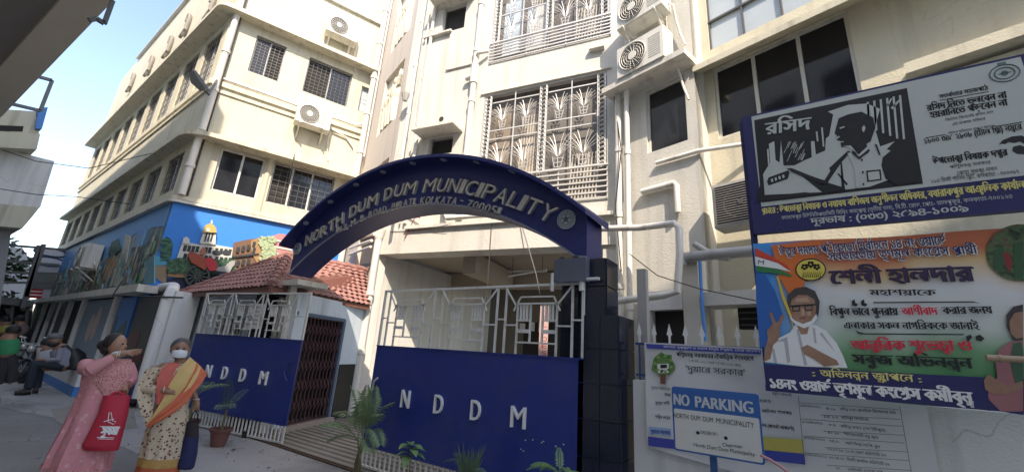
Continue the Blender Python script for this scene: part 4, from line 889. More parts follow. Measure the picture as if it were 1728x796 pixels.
# ================================================================== arch
AC1, AR1 = (-4.95, -.40), 4.785      # hood circle
AC2_, AR2 = (-4.92, -1.30), 5.00    # inner circle
AX0, AX1 = -7.80, -1.76
def arc(c, r, x): return c[1]+math.sqrt(max(0, r*r-(x-c[0])**2))
ARCH = thing('entrance_arch', 'dark blue entrance arch with steel lettering spanning the gateway', 'arch', (-4.8, 4.3, 2.65))
NX = 48; xs = [AX0+(AX1-AX0)*k/NX for k in range(NX+1)]; YF, YB = 4.1, 4.55
b = MB(); T = [(x, arc(AC1, AR1, x)) for x in xs]; Bm = [(x, max(2.66, arc(AC2_, AR2, x))) for x in xs]
for k in range(NX):
    (x0, t0_), (x1, t1_) = T[k], T[k+1]; c0, c1 = Bm[k][1], Bm[k+1][1]
    b.add([(x0, YF, c0), (x1, YF, c1), (x1, YF, t1_), (x0, YF, t0_)], [[0, 1, 2, 3]]); b.add([(x0, YB, c0), (x1, YB, c1), (x1, YB, t1_), (x0, YB, t0_)], [[3, 2, 1, 0]])
    b.add([(x0, YF, c0), (x1, YF, c1), (x1, YB, c1), (x0, YB, c0)], [[3, 2, 1, 0]]); b.add([(x0, YF, t0_), (x1, YF, t1_), (x1, YB, t1_), (x0, YB, t0_)], [[0, 1, 2, 3]])
for k, fl in ((0, 1), (NX, 0)): x = xs[k]; q = [(x, YF, Bm[k][1]), (x, YB, Bm[k][1]), (x, YB, T[k][1]), (x, YF, T[k][1])]; b.add(q, [[0, 1, 2, 3] if not fl else [3, 2, 1, 0]])
part(ARCH, 'fascia', b, M['navy2'])
b = MB(); hx = [-7.98+(6.29)*k/NX for k in range(NX+1)]
for k in range(NX):
    x0, x1 = hx[k], hx[k+1]; z0, z1 = arc(AC1, AR1, x0), arc(AC1, AR1, x1)
    b.hexa([(x0, 3.88, z0), (x1, 3.88, z1), (x1, 4.60, z1+.004), (x0, 4.60, z0+.004), (x0, 3.88, z0+.05), (x1, 3.88, z1+.05), (x1, 4.60, z1+.10), (x0, 4.60, z0+.10)])
part(ARCH, 'hood', b, M['navy2'])
b = MB()
for k in range(NX):
    b.bar((xs[k], YF-.012, Bm[k][1]+.012), (xs[k+1], YF-.012, Bm[k+1][1]+.012), .024, .02)
part(ARCH, 'rim', b, M['navyrim'])
for qx, qy in ((187, 418), (303, 330), (427, 253), (560, 186), (705, 146), (857, 130), (1017, 135), (1190, 178)):
    x = Fr((0, 3.99), 0).px(450+qx/2.88, 240+qy/2.88)[0]; z = arc(AC1, AR1, x); b = MB(); n_ = Vector((AC1[0]-x, 0, AC1[1]-z)).normalized(); b.tube([Vector((x, 3.985, z))+n_*.0, Vector((x, 3.985, z))+n_*.012], .05, 12); part(ARCH, 'downlight', b, flat('downlight_glass', (.32, .35, .42), .3))
def Zr(x, y): return (450+x/2.88, 240+y/2.88)
def polyline_text(par, fr, txt, pts, hpx, d, matn, depth, fill=.92, slant=.12, name='letter'):
    P = [fr.px(*Zr(x, y), d=d) for x, y in pts]; L_ = [0]
    for i in range(1, len(P)): L_.append(L_[-1]+math.hypot(P[i][0]-P[i-1][0], P[i][1]-P[i-1][1]))
    def at(u):
        for i in range(1, len(P)):
            if u <= L_[i] or i == len(P)-1:
                t = (u-L_[i-1])/(L_[i]-L_[i-1]); return P[i-1][0]+(P[i][0]-P[i-1][0])*t, P[i-1][1]+(P[i][1]-P[i-1][1])*t
    wd = {'I': .42, ' ': .55, '.': .4, ',': .4, 'M': 1.25, '-': .6, 'L': .85, '1': .7}
    tot = sum(wd.get(ch, 1) for ch in txt); u = 0; h = hpx
    for ch in txt:
        w_ = L_[-1]*wd.get(ch, 1)/tot
        if ch != ' ':
            a = at(u+w_*(1-fill)/2); c = at(u+w_*(1+fill)/2)
            if ch == '-': a = (a[0], a[1]+h*.35); c = (c[0], c[1]+h*.35)
            b = MB(); v, f = glyphs(ch); hh = max(p.y for p in v); 
            text(b, fr, ch, a[0], a[1], c[0], c[1], h, d, depth=depth, slant=slant); part(par, name, b, M[matn])
        u += w_
    return
base1 = [(190, 508), (285, 458), (350, 415), (410, 372), (500, 322), (562, 300), (600, 276), (690, 258), (765, 248), (805, 243), (920, 247), (1000, 262), (1100, 288), (1210, 325), (1300, 360), (1385, 400)]
polyline_text(ARCH, GT, 'NORTH DUM DUM MUNICIPALITY', base1, .22, .004, 'chrome', .045, fill=.84, slant=.15)
base2 = [(338, 445), (400, 418), (440, 394), (520, 358), (610, 330), (690, 308), (780, 298), (860, 300), (940, 308), (1000, 322), (1060, 338), (1135, 358)]
polyline_text(ARCH, GT, '163, M. B. ROAD, BIRATI, KOLKATA - 700051', base2, .115, .004, 'chrome', .02, fill=.8, slant=.1)
for x, y in ((957, 371), (503, 420)):
    s, z = GT.px(x, y); b = MB(); b.disc(GT, s, z, .115, .115, .003, .03, 28); e_ = part(ARCH, 'round_emblem', b, flat('emblem_silver', (.42, .47, .52), .35)); b = MB()
    for r_ in (.10, .066): b.tube([GT.pt(s+r_*math.cos(a), z+r_*math.sin(a), .031) for a in [2*math.pi*j/24 for j in range(25)]], .004, 4, cap=False)
    for k in range(18): a = 2*math.pi*k/18; b.fbar(GT, s+.075*math.cos(a), z+.075*math.sin(a), s+.09*math.cos(a), z+.09*math.sin(a), .008, .03, .035)
    b.disc(GT, s, z, .03, .03, .03, .036, 10)
    for k in range(5): a = 2*math.pi*k/5+.3; b.fbar(GT, s, z, s+.055*math.cos(a), z+.055*math.sin(a), .012, .03, .037)
    part(e_, 'emblem_relief', b, flat('emblem_dark', (.10, .12, .15), .4))
# ---- pillars
GP = thing('gate_pillar', 'right gate pillar clad in polished black granite with a blue grey cap block', 'pillar', (-1.6, 4.5, 0))
b = MB(); b.abox(-1.83, -1.42, 4.12, 4.6, 0, 2.04); part(GP, 'lower_core', b, M['black']); b = MB(); b.abox(-1.83, -1.56, 4.16, 4.5, 2.04, 2.66); part(GP, 'upper_core', b, M['black'])
for zz in range(6):
    z0 = .02+zz*.338
    b = MB(); b.abox(-1.835, -1.605, 4.10, 4.118, z0, z0+.332); part(GP, 'granite_panel', b, M['granite']); b = MB(); b.abox(-1.599, -1.412, 4.10, 4.118, z0, z0+.332); part(GP, 'granite_panel', b, M['granite'])
    b = MB(); b.abox(-1.417, -1.405, 4.12, 4.6, z0, z0+.332); part(GP, 'granite_panel', b, M['granite'])
for z0 in (2.045, 2.36): b = MB(); b.abox(-1.835, -1.56, 4.14, 4.158, z0, z0+.30); part(GP, 'granite_panel', b, M['granite']); b = MB(); b.abox(-1.558, -1.547, 4.16, 4.5, z0, z0+.30); part(GP, 'granite_panel', b, M['granite'])
a = GT.px(940, 478, .06); b = MB(); b.abox(-2.12, -1.74, 4.03, 4.5, 2.395, 2.655); part(GP, 'cap_block', b, M['slate'])
b = MB(); b.abox(-2.1, -1.84, 4.2, 4.5, 0, 2.395); part(GP, 'backing', b, M['granite'])
b = MB(); b.ell((-2.05, 4.08, 2.66), (.035, .04, .03)); b.ell((-1.88, 4.1, 2.67), (.05, .04, .035)); part(GP, 'cable_clamp', b, M['cable'])
LP = thing('gate_post', 'cream twin post with a flat plate carrying the left foot of the arch', 'post', (-7.6, 4.2, 0))
b = MB(); b.abox(-8.06, -7.96, 4.14, 4.26, 0, 2.56); part(LP, 'post', b, M['white_trim']); b = MB(); b.abox(-7.82, -7.71, 4.14, 4.26, 0, 2.56); part(LP, 'post', b, M['white_trim'])
b = MB(); b.abox(-8.08, -7.26, 4.0, 4.6, 2.56, 2.655); part(LP, 'cap_plate', b, M['white_trim'])
b = MB(); b.abox(-7.96, -7.82, 4.17, 4.22, 1.7, 1.85); b.abox(-7.96, -7.82, 4.17, 4.22, 2.2, 2.3); part(LP, 'cross_plate', b, M['white_trim'])
# ---- gate leaves
def gate_leaf(name, label, fr, s0, s1, mods, letters, flip=False):
    t = thing(name, label, 'gate', fr.pt((s0+s1)/2, 0), group='blue gate leaves')
    b = MB(); b.box(fr, s0, s1, .30, 1.59, -.02, .0); part(t, 'sheet_panel', b, M['navy'])
    b = MB(); b.box(fr, s0, s1, .285, .30, -.03, .012); b.box(fr, s0, s1, 1.59, 1.605, -.03, .012); part(t, 'panel_edge', b, M['navy'])
    n = int((s1-s0-.06)/.088)
    b = MB(); b.box(fr, s0, s1, .03, .055, -.025, .005); part(t, 'bottom_rail', b, M['gwhite'])
    for k in range(n+1):
        s = s0+.02+(s1-s0-.04)*k/n; wd = .022 if 0 < k < n else .04; b = MB(); b.box(fr, s-wd/2, s+wd/2, .056, .284, -.02, .0); part(t, 'lower_bar', b, M['gwhite'])
    b = MB(); b.fbar(fr, s0, 2.385, s1, 2.385, .028, -.026, .004); part(t, 'top_rail', b, M['gwhite'])
    for (a, c) in mods:     # each module of bars is one grid piece of the gate
        k = (c-a)/.93; X = lambda v: a+(v+3.82)*k
        g = MB(); B_ = lambda x0, z0, x1, z1, w_=.022: g.fbar(fr, X(x0), z0, X(x1), z1, w_, -.02, -.002)
        def B2(x0, z0, x1, z1, w_=.018): g.fbar(fr, X(x0), z0, X(x1), z1, w_, -.0015, .014)
        B_(-3.82, 1.605, -3.82, 2.37, .026); B_(-2.89, 1.605, -2.89, 2.37, .026)
        B2(-3.82, 2.36, -3.65, 2.14); B2(-2.89, 2.36, -3.09, 2.14)
        B2(-3.69, 2.09, -3.59, 2.25); B2(-3.59, 2.25, -3.13, 2.25); B2(-3.13, 2.25, -3.04, 2.09)
        B_(-3.64, 1.605, -3.64, 2.17); B_(-3.09, 1.605, -3.09, 2.17); B2(-3.66, 2.172, -3.07, 2.172)
        B_(-3.45, 1.73, -3.45, 2.16); B_(-3.28, 1.73, -3.28, 2.16)
        for x in (-3.59, -3.545, -3.50, -3.23, -3.185, -3.14): B_(x, 1.985, x, 2.162, .026)
        B2(-3.64, 1.98, -3.45, 1.98); B2(-3.28, 1.98, -3.09, 1.98); B2(-3.64, 1.86, -3.45, 1.86, .04); B2(-3.28, 1.86, -3.09, 1.86, .04)
        B2(-3.64, 1.735, -3.09, 1.735); B2(-3.82, 1.925, -3.64, 1.925); B2(-3.09, 1.925, -2.89, 1.925)
        part(t, 'bar_ornament', g, M['gwhite'])
    ends = sorted({s0+.015, s1-.015}); 
    for s in ends: b = MB(); b.box(fr, s-.014, s+.014, 1.606, 2.37, -.026, .002); part(t, 'end_bar', b, M['gwhite'])
    ss = sorted([s0+.015]+[v for m_ in mods for v in m_]+[s1-.015])
    for i in range(0, len(ss)-1, 2):
        if ss[i+1]-ss[i] > .04: b = MB(); b.fbar(fr, ss[i], 1.99, ss[i+1], 1.99, .018, -.0015, .012); part(t, 'short_bar', b, M['gwhite'])
    for ch, (x, y, yb) in letters:
        c0 = fr.px(x, yb, .02); z0 = .845; h = .225; wd = {'N': .15, 'D': .14, 'M': .185}[ch]; b = MB(); text(b, fr, ch, c0[0]-wd/2, z0, c0[0]+wd/2, z0, h, .001, depth=.03); part(t, 'letter', b, M['lwhite'])
    return t
g1 = gate_leaf('gate_leaf', 'large closed blue gate leaf lettered N D D M in the middle of the picture', GT, -5.0, -1.78,
    [(-4.86, -3.97), (-3.82, -2.92), (-2.79, -1.92)], [('N', (682, 657, 686)), ('D', (738, 665, 697)), ('D', (801, 672, 709)), ('M', (873, 680, 723))])
b = MB(); b.tube([GT.pt(-4.93, 1.0, .03), GT.pt(-4.88, 1.12, .06), GT.pt(-4.84, 1.17, .03)], .015, 6); part(g1, 'handle', b, M['alu'])
b = MB(); b.tube([GT.pt(-1.80, 2.3, .03), GT.pt(-1.80, 2.5, .03)], .03, 8); b.tube([GT.pt(-1.82, 2.42, .03), GT.pt(-1.6, 2.42, .03)], .018, 6); b.tube([GT.pt(-2.14, 2.3, .06), GT.pt(-2.14, 2.5, .06)], .022, 8); part(g1, 'hinge', b, M['gwhite'])
rc = random.Random(21); b = MB()
for px_, py_ in ((887, 742), (899, 741), (914, 746), (917, 744), (938, 752), (951, 749), (879, 757), (883, 760), (635, 640), (630, 648)):
    s, z = GT.px(px_, py_); a_ = rc.uniform(0, 3); b.prism(GT, [(s+rc.uniform(.006, .014)*math.cos(a_+t), z+rc.uniform(.004, .010)*math.sin(a_+t)) for t in (0, 1.3, 2.6, 3.9, 5.2)], .0002, .0016)
part(g1, 'paint_chips', b, M['gwhite'], kind='stuff')
g2 = gate_leaf('gate_leaf', 'left blue gate leaf swung ajar before the guard house, beside the woman in the sari', LLEAF, -2.96, 0.0,
    [(-2.9, -2.12), (-2.02, -1.22), (-1.12, -.3)], [('N', (347, 620, 643)), ('D', (374, 630, 648)), ('D', (405, 633, 650)), ('M', (440, 640, 656))])
b = MB(); p = LLEAF.pt(-.9, .06, -.0); b.tube([p+Vector((0, -.02, -.01)), p+Vector((0, .02, -.01))], .055, 14); part(g2, 'caster_wheel', b, M['black'])
b = MB(); b.tube([LLEAF.pt(-.13, .95, .03), LLEAF.pt(-.21, 1.05, .05), LLEAF.pt(-.21, 1.15, .05), LLEAF.pt(-.13, 1.25, .03)], .012, 6); part(g2, 'handle', b, M['navy'])
b = MB(); s, z = LLEAF.px(437, 515, .0); b.box(LLEAF, s-.32, s+.1, 1.75, 2.2, -.05, -.035); pn = part(g2, 'paper_notice', b, M['flex']); b = MB()
for k in range(5): b.box(LLEAF, s-.28, s+.04, 1.82+k*.075, 1.84+k*.075, -.034, -.0335)
b.box(LLEAF, s-.16, s-.08, 2.08, 2.16, -.034, -.0335); part(pn, 'print_lines', b, flat('notice_print', (.40, .36, .33)), kind='stuff')
# white boundary pillar with pipe at the left end of the gate line
b = MB(); b.abox(-11.95, -11.5, 3.62, 4.1, 0, 2.5); BP = solo('boundary_pillar', b, M['parapet'], 'white square pillar with a thick pipe laid across its head, left of the guard house', 'pillar')
b = MB(); b.tube([(-13.0, 3.75, 2.62), (-12.2, 3.7, 2.62), (-11.9, 3.66, 2.6), (-11.72, 3.6, 2.5), (-11.72, 3.56, 2.3), (-11.72, 3.56, .2)], .12, 12); solo('drain_pipe', b, M['parapet'], 'thick white drain pipe bending down the front of the boundary pillar', 'pipe')
# ---- boundary wall, fence
BW = Fr((-1.34, 4.32), 0)
b = MB(); b.box(BW, 0, 7, 0, 1.43, -.22, 0); solo('boundary_wall', b, M['parapet'], 'low off white boundary wall under the fence and posters on the right', 'wall')
FN = thing('fence', 'blue rail fence topped with white spear points on the low wall', 'fence', (-.3, 4.4, 1.43))
b = MB(); b.box(BW, 0, 3.5, 1.775, 1.80, -.13, -.10); b.box(BW, 0, 3.5, 1.47, 1.49, -.13, -.10); part(FN, 'rail', b, M['fence'])
for k in range(24):
    s = .04+k*.152; b = MB(); b.box(BW, s-.008, s+.008, 1.43, 1.774, -.123, -.107); u = part(FN, 'upright', b, M['fence'])
    b = MB(); b.box(BW, s-.010, s+.010, 1.80, 1.88, -.121, -.109); b.prism(BW, [(s-.027, 1.885), (s+.027, 1.885), (s+.016, 1.93), (s, 1.995), (s-.016, 1.93)], -.119, -.111); b.box(BW, s-.014, s+.014, 1.868, 1.885, -.122, -.108); part(u, 'spear_point', b, M['spear'])
b = MB(); b.box(BW, .0, .10, 1.43, 2.6, -.3, -.2); b.box(BW, .17, .22, 1.43, 1.77, -.2, -.14); part(FN, 'end_post', b, M['pipe_grey'])
# ================================================================== blue notice board
def Z5(x, y): return (1250+x/2.211, 80+y/2.211)
BS = Fr((-.15, 3.9), 0)
SG = thing('notice_board', 'long blue and pale green notice board with a black and white woodcut picture', 'sign', (.7, 3.95, 2.7))
zt_ = 3.84; zb_ = 2.71; SW = 1.75
b = MB(); b.box(BS, 0, SW, zb_, zt_, -.06, -.0); part(SG, 'board_box', b, M['navyprint'])
b = MB(); b.box(BS, .075, SW-.035, BS.px(1284, 349)[1], zt_-.02, .0, .004); part(SG, 'pale_panel', b, M['board'])
def pblack(): pass
def shp(par, fr, zz, name, m, items, d):
    b = MB()
    for pts in items: b.prism(fr, [fr.px(*zz(x, y), d=d) for x, y in pts], d-.0012, d)
    return part(par, name, b, M[m] if m in M else m)
pic_ = shp(SG, BS, Z5, 'picture_ground', 'ink', [[(50, 272), (620, 152), (680, 508), (78, 578)]], .006)
wh = [[(85, 470), (110, 430), (105, 360), (125, 350), (130, 420), (145, 430), (150, 345), (235, 325), (240, 420), (265, 410), (262, 350), (275, 350), (280, 400), (315, 385), (318, 340), (330, 330), (345, 250), (325, 240), (400, 215), (470, 210), (520, 230), (500, 300), (520, 370), (575, 350), (590, 480), (480, 520), (300, 540), (90, 550), (78, 500)]]
wh += [[(470+i*24, 205-i*5), (478+i*24, 203-i*5), (484+i*26, 300+i*10), (476+i*26, 300+i*10)] for i in range(6)]
wh += [[(545, 215), (560, 190), (565, 192), (550, 222)], [(560, 225), (590, 195), (594, 200), (566, 232)], [(300, 300), (306, 298), (312, 370), (306, 370)], [(280, 315), (286, 313), (290, 350), (284, 350)], [(98, 380), (104, 378), (108, 440), (102, 440)]]
shp(SG, BS, Z5, 'picture_light_areas', 'board', wh, .0085)
bk = [[(350, 320), (365, 265), (400, 250), (450, 240), (495, 262), (502, 300), (485, 350), (470, 360), (475, 395), (440, 410), (405, 372), (375, 372), (372, 350), (358, 345), (360, 330)],   # head in profile
      [(150, 345), (235, 325), (240, 420), (200, 440), (160, 440)],
      [(375, 430), (320, 510), (300, 515), (335, 460), (330, 450), (400, 385), (410, 390)],
      [(310, 545), (390, 530), (385, 500), (378, 430), (372, 430), (376, 520), (312, 500), (240, 470), (190, 450), (170, 452), (235, 485)],
      [(545, 380), (575, 350), (620, 340), (660, 500), (590, 515), (540, 490), (525, 440), (530, 410), (560, 385)],
      [(468, 460), (522, 455), (526, 495), (472, 502)], [(360, 470), (366, 470), (400, 510), (394, 515)],
      [(98, 500), (104, 485), (178, 458), (182, 468), (176, 490), (104, 515)]]
shp(SG, BS, Z5, 'picture_dark_areas', 'ink', bk, .0105)
w3 = [[(474, 466), (516, 461), (520, 490), (478, 496)], [(409, 384), (440, 412), (480, 380), (470, 372), (440, 400), (415, 380)], [(398, 395), (412, 392), (440, 470), (444, 520), (430, 522), (425, 450)]]
w3 += [[(112+i*14, 492-i*5), (119+i*14, 489-i*5), (122+i*14, 500-i*5), (115+i*14, 503-i*5)] for i in range(4)]
rr = random.Random(4)
for k in range(22):
    x = rr.uniform(155, 232); y = rr.uniform(370, 430); w3.append([(x, y), (x+3, y-1), (x+14, y-25), (x+12, y-25)])
shp(SG, BS, Z5, 'picture_highlights', 'board', w3, .0125)
shp(SG, BS, Z5, 'picture_highlights', 'board', [[(368, 300), (386, 294), (388, 298), (370, 305)], [(356, 338), (366, 330), (370, 334), (360, 342)], [(366, 352), (384, 350), (384, 353), (368, 356)], [(452, 300), (460, 290), (466, 300), (460, 316), (454, 312)], [(380, 368), (410, 366), (436, 396), (430, 400), (406, 374)]], .0125)
shp(SG, BS, Z5, 'picture_dark_areas', 'ink', [[(185, 452), (300, 492), (330, 500), (318, 510), (290, 505), (186, 462)], [(500, 360), (508, 362), (522, 400), (516, 402)], [(412, 392), (442, 418), (482, 386), (478, 378), (442, 408), (418, 386)], [(60, 560), (80, 480), (84, 480), (90, 556), (240, 540), (300, 548), (70, 576)]], .0135)
dots = [[(450+4*math.cos(t)+dx, y+5*math.sin(t)) for t in (0, 1.2, 2.4, 3.6, 4.8)] for dx, y in ((2, 420), (6, 465), (8, 510))]
shp(SG, BS, Z5, 'shirt_buttons', 'ink', dots, .0145)
def tz(mb, fr, zz, body, x0, y0, x1, y1, h, d, **k):
    p = zz(x0, y0); q = zz(x1, y1); s = zz(0, 0)[1]-zz(0, h)[1]; ptext(mb, fr, body, p[0], p[1], q[0], q[1], abs(s), d, **k)
b = MB(); tz(b, BS, Z5, 'রসিদ', 92, 326, 262, 305, 42, .009, bold=.05); part(pic_, 'lettering', b, M['board'])
b = MB(); I5 = [('সতর্কতার সহজপাঠ', 742, 192, 925, 158, 15, .03), ('রসিদ নিতে ভুলবেন না', 696, 238, 995, 188, 22, .05), ('হয়রানিতে পড়বেন না', 708, 264, 998, 216, 22, .05), ('জিনিস কিনলেই রসিদ চান', 765, 276, 945, 245, 9, 0), ('এটা আপনার অধিকার', 790, 292, 915, 270, 9, 0),
    ('কোনও অভিযোগ থাকলে জানান', 775, 325, 945, 298, 9, 0), ('১৮০০ ৩৪৫ ২৮০৮ (টোল ফ্রি) নম্বরে', 688, 360, 1052, 305, 19, .03), ('উপভোক্তা বিষয়ক দপ্তর', 720, 436, 998, 402, 22, .05), ('পশ্চিমবঙ্গ সরকার', 782, 452, 935, 433, 11, 0),
    ('ক্রেতা সুরক্ষা ভবন', 808, 476, 960, 458, 13, 0), ('১১এ মির্জা গালিব স্ট্রিট, কলকাতা - ৭০০০৮৭', 712, 506, 1040, 470, 14, 0)]
for t in I5: tz(b, BS, Z5, t[0], t[1], t[2], t[3], t[4], t[5], .006, bold=t[6])
for (x0, y0, x1, y1) in ((742, 198, 925, 165), (688, 338, 765, 325), (950, 296, 1050, 278)):
    a = BS.px(*Z5(x0, y0), d=.006); c = BS.px(*Z5(x1, y1), d=.006); b.fbar(BS, a[0], a[1], c[0], c[1], .006, .005, .006)
part(SG, 'lettering', b, M['ink'])
b = MB(); tz(b, BS, Z5, 'প্রচারে : উপভোক্তা বিষয়ক ও ন্যায্য বাণিজ্য অনুশীলন অধিকার, ব্যারাকপুর আঞ্চলিক কার্যালয়', 80, 622, 1085, 522, 21, .002, bold=.04); part(SG, 'lettering', b, M['yellowprint'])
b = MB(); tz(b, BS, Z5, 'ব্যারাকপুর মিউনিসিপ্যালিটি বিল্ডিং কমপ্লেক্স (তৃতীয় তল), বি.টি. রোড, পোঃ- তালপুকুর, কলকাতা-৭০০১২৩', 152, 642, 1015, 562, 12, .002); tz(b, BS, Z5, 'দূরভাষ : (০৩৩) ২৫৯৪-১০০৯', 262, 660, 850, 612, 22, .002, bold=.05); part(SG, 'lettering', b, M['board'])
# emblem and a hand holding an umbrella
b = MB(); s, z = BS.px(*Z5(983, 98)); 
for r_ in (.068, .045): b.tube([BS.pt(s+r_*1.05*math.cos(a), z+r_*math.sin(a), .006) for a in [2*math.pi*j/20 for j in range(21)]], .004, 4, cap=False)
b.box(BS, s-.02, s+.02, z+.07, z+.09, .004, .007); b.disc(BS, s, z, .018, .022, .004, .007, 8); b.fbar(BS, s-.03, z, s+.03, z, .006, .004, .007)
part(SG, 'state_emblem', b, flat('faded_green_print', (.10, .18, .17)))
b = MB(); b.prism(BS, [BS.px(*Z5(x, y)) for x, y in [(962, 365), (975, 348), (1010, 334), (1045, 330), (1060, 335), (1060, 362), (1040, 352), (1020, 358), (1000, 354), (985, 362), (972, 360)]], .004, .006)
b.prism(BS, [BS.px(*Z5(x, y)) for x, y in [(1015, 372), (1040, 366), (1058, 372), (1058, 400), (1030, 398), (1012, 388)]], .004, .006); part(SG, 'umbrella_print', b, M['ink'])
b = MB(); b.box(BS, -.03, .02, 1.5, 3.83, -.12, -.065); b.box(BS, SW-.02, SW+.03, 1.5, 3.83, -.12, -.065); part(SG, 'support_post', b, M['navyprint'])
# ================================================================== printed banner
def Z6(x, y): return (1250+x/1.914, 380+y/1.914)
BN = Fr((-.165, 3.875), 5.0); bz1, bz0 = BN.px(1271, 411)[1], BN.px(1292, 659)[1]
BW_ = 1.62
BNT = thing('printed_banner', 'orange, white and green printed banner with a woman raising two fingers', 'banner', (.6, 3.95, bz0))
mm_ = bpy.data.materials.new('banner_print'); mm_.use_nodes = True; nn = mm_.node_tree; L_ = nn.links; bs = nn.nodes['Principled BSDF']; bs.inputs['Roughness'].default_value = .42
tc = nn.nodes.new('ShaderNodeTexCoord'); sx = nn.nodes.new('ShaderNodeSeparateXYZ'); L_.new(tc.outputs['Generated'], sx.inputs[0])
ns = nn.nodes.new('ShaderNodeTexNoise'); ns.inputs['Scale'].default_value = 2.2; L_.new(tc.outputs['Generated'], ns.inputs['Vector'])
md = nn.nodes.new('ShaderNodeMath'); md.operation = 'MULTIPLY_ADD'; md.inputs[1].default_value = .28; L_.new(ns.outputs[0], md.inputs[0]); L_.new(sx.outputs['Z'], md.inputs[2])
cr = nn.nodes.new('ShaderNodeValToRGB'); L_.new(md.outputs[0], cr.inputs[0]); e = cr.color_ramp
for i, (p, c) in enumerate([(.28, (.05, .24, .08)), (.42, (.16, .36, .18)), (.56, (.60, .66, .60)), (.78, (.70, .70, .70)), (.90, (.72, .50, .26)), (1.06, (.62, .16, .07))]):
    el = e.elements[i] if i < 2 else e.elements.new(min(1, p)); el.position = min(1, p); el.color = (*c, 1)
bx = nn.nodes.new('ShaderNodeMapRange'); bx.inputs[1].default_value = .06; bx.inputs[2].default_value = .26; bx.inputs[3].default_value = 1; bx.inputs[4].default_value = 0; L_.new(sx.outputs['X'], bx.inputs[0])
mx = nn.nodes.new('ShaderNodeMix'); mx.data_type = 'RGBA'; mx.inputs['B'].default_value = (.03, .30, .72, 1); L_.new(bx.outputs[0], mx.inputs['Factor']); L_.new(cr.outputs[0], mx.inputs['A']); L_.new(mx.outputs['Result'], bs.inputs['Base Color'])
M['banner'] = mm_
b = MB(); NXb, NZb = 24, 12
V_ = []
for j in range(NZb+1):
    for i in range(NXb+1):
        u, v_ = i/NXb, j/NZb; V_.append(BN.pt(u*BW_, bz0+(bz1-bz0)*v_+.006*math.sin(u*9), .004*math.sin(u*14+v_*3)-.006))
b.add(V_, [[j*(NXb+1)+i, j*(NXb+1)+i+1, (j+1)*(NXb+1)+i+1, (j+1)*(NXb+1)+i] for j in range(NZb) for i in range(NXb)]); part(BNT, 'sheet', b, M['banner'])
def B6(name, m, items, d=.006): return shp(BNT, BN, Z6, name, m, items, d)
B6('navy_band', 'navyprint', [[(78, 447), (400, 470), (840, 493), (915, 495), (915, 612), (835, 600), (80, 533)]])
B6('orange_corner', flat('orange_print', (.72, .16, .03)), [[(100, 64), (260, 50), (200, 200), (160, 230), (120, 160)]], .004); B6('flag_print', flat('flag_red', (.65, .06, .03)), [[(46, 72), (100, 100), (150, 130), (160, 148), (120, 120), (48, 100)]], .007); B6('flag_print', 'lwhite', [[(46, 100), (120, 122), (162, 150), (120, 140), (48, 130)]], .0085); B6('flag_print', 'greenprint', [[(50, 130), (120, 140), (165, 160), (165, 166), (110, 155), (52, 150)]], .0075)
b = MB(); tz(b, BN, Z6, 'M', 56, 125, 74, 127, 14, .01); part(BNT, 'lettering', b, M['ink'])
B6('blue_wave', flat('wave_blue', (.012, .12, .42)), [[(48, 150), (80, 160), (110, 210), (140, 300), (120, 330), (90, 380), (62, 400), (50, 250)]], .007); B6('yellow_curve', flat('curve_yellow', (.75, .50, .08)), [[(115, 165), (122, 165), (140, 225), (165, 290), (172, 340), (160, 300), (135, 240)]], .008)
B6('party_oval', 'ink', [[(226+50*math.cos(t), 143+37*math.sin(t)) for t in [k*.35 for k in range(18)]]], .007); B6('party_oval', flat('oval_yellow', (.72, .58, .10)), [[(226+46*math.cos(t), 143+33*math.sin(t)) for t in [k*.35 for k in range(18)]]], .0085)
fl = []
for cx_, cy_, r_ in ((206, 134, 12), (226, 126, 13), (246, 134, 12)):
    for k in range(5): a = k*1.257+.3; fl.append([(cx_+r_*.62*math.cos(a)+r_*.42*math.cos(t), cy_+r_*.55*math.sin(a)+r_*.38*math.sin(t)) for t in (0, 1.2, 2.5, 3.8, 5)])
for x in range(200, 256, 6): fl.append([(x, 168), (x+3, 168), (x+5+(x-226)*.1, 150), (x+4+(x-226)*.1, 150)]); B6('flower_emblem', 'ink', fl, .010)
# portrait: glasses, lowered mask, white sari, two raised fingers
sk = flat('print_skin', (.40, .22, .14), .5); hr = flat('print_hair', (.035, .025, .025), .5)
B6('print_hair', hr, [[(150, 262), (152, 225), (175, 203), (210, 198), (240, 212), (255, 245), (252, 285), (240, 310), (160, 300)]], .0075)
B6('print_sari', 'lwhite', [[(75, 440), (90, 400), (110, 370), (160, 345), (175, 320), (240, 320), (275, 340), (310, 380), (330, 420), (345, 460), (200, 455)]], .0068)
B6('print_face', sk, [[(160, 262), (165, 240), (185, 225), (215, 225), (238, 240), (244, 270), (238, 300), (215, 325), (190, 325), (168, 300)]], .009); B6('print_neck', sk, [[(180, 320), (222, 320), (215, 350), (195, 352)]], .0082)
B6('print_mask', 'lwhite', [[(158, 290), (172, 305), (200, 318), (228, 308), (244, 285), (247, 300), (230, 322), (205, 332), (180, 322), (162, 305)]], .0102); B6('print_glasses', 'ink', [[(160, 258), (240, 253), (241, 258), (161, 263)], [(164, 262), (192, 260), (190, 277), (168, 278)], [(204, 259), (232, 257), (232, 274), (208, 276)]], .0103); B6('print_lens', flat('print_lens', (.30, .18, .13)), [[(168, 265), (189, 263), (187, 274), (171, 275)], [(208, 262), (229, 260), (229, 271), (211, 273)]], .0118)
B6('print_mouth', flat('print_lip', (.28, .08, .07)), [[(188, 297), (212, 295), (210, 301), (190, 302)]], .0104)
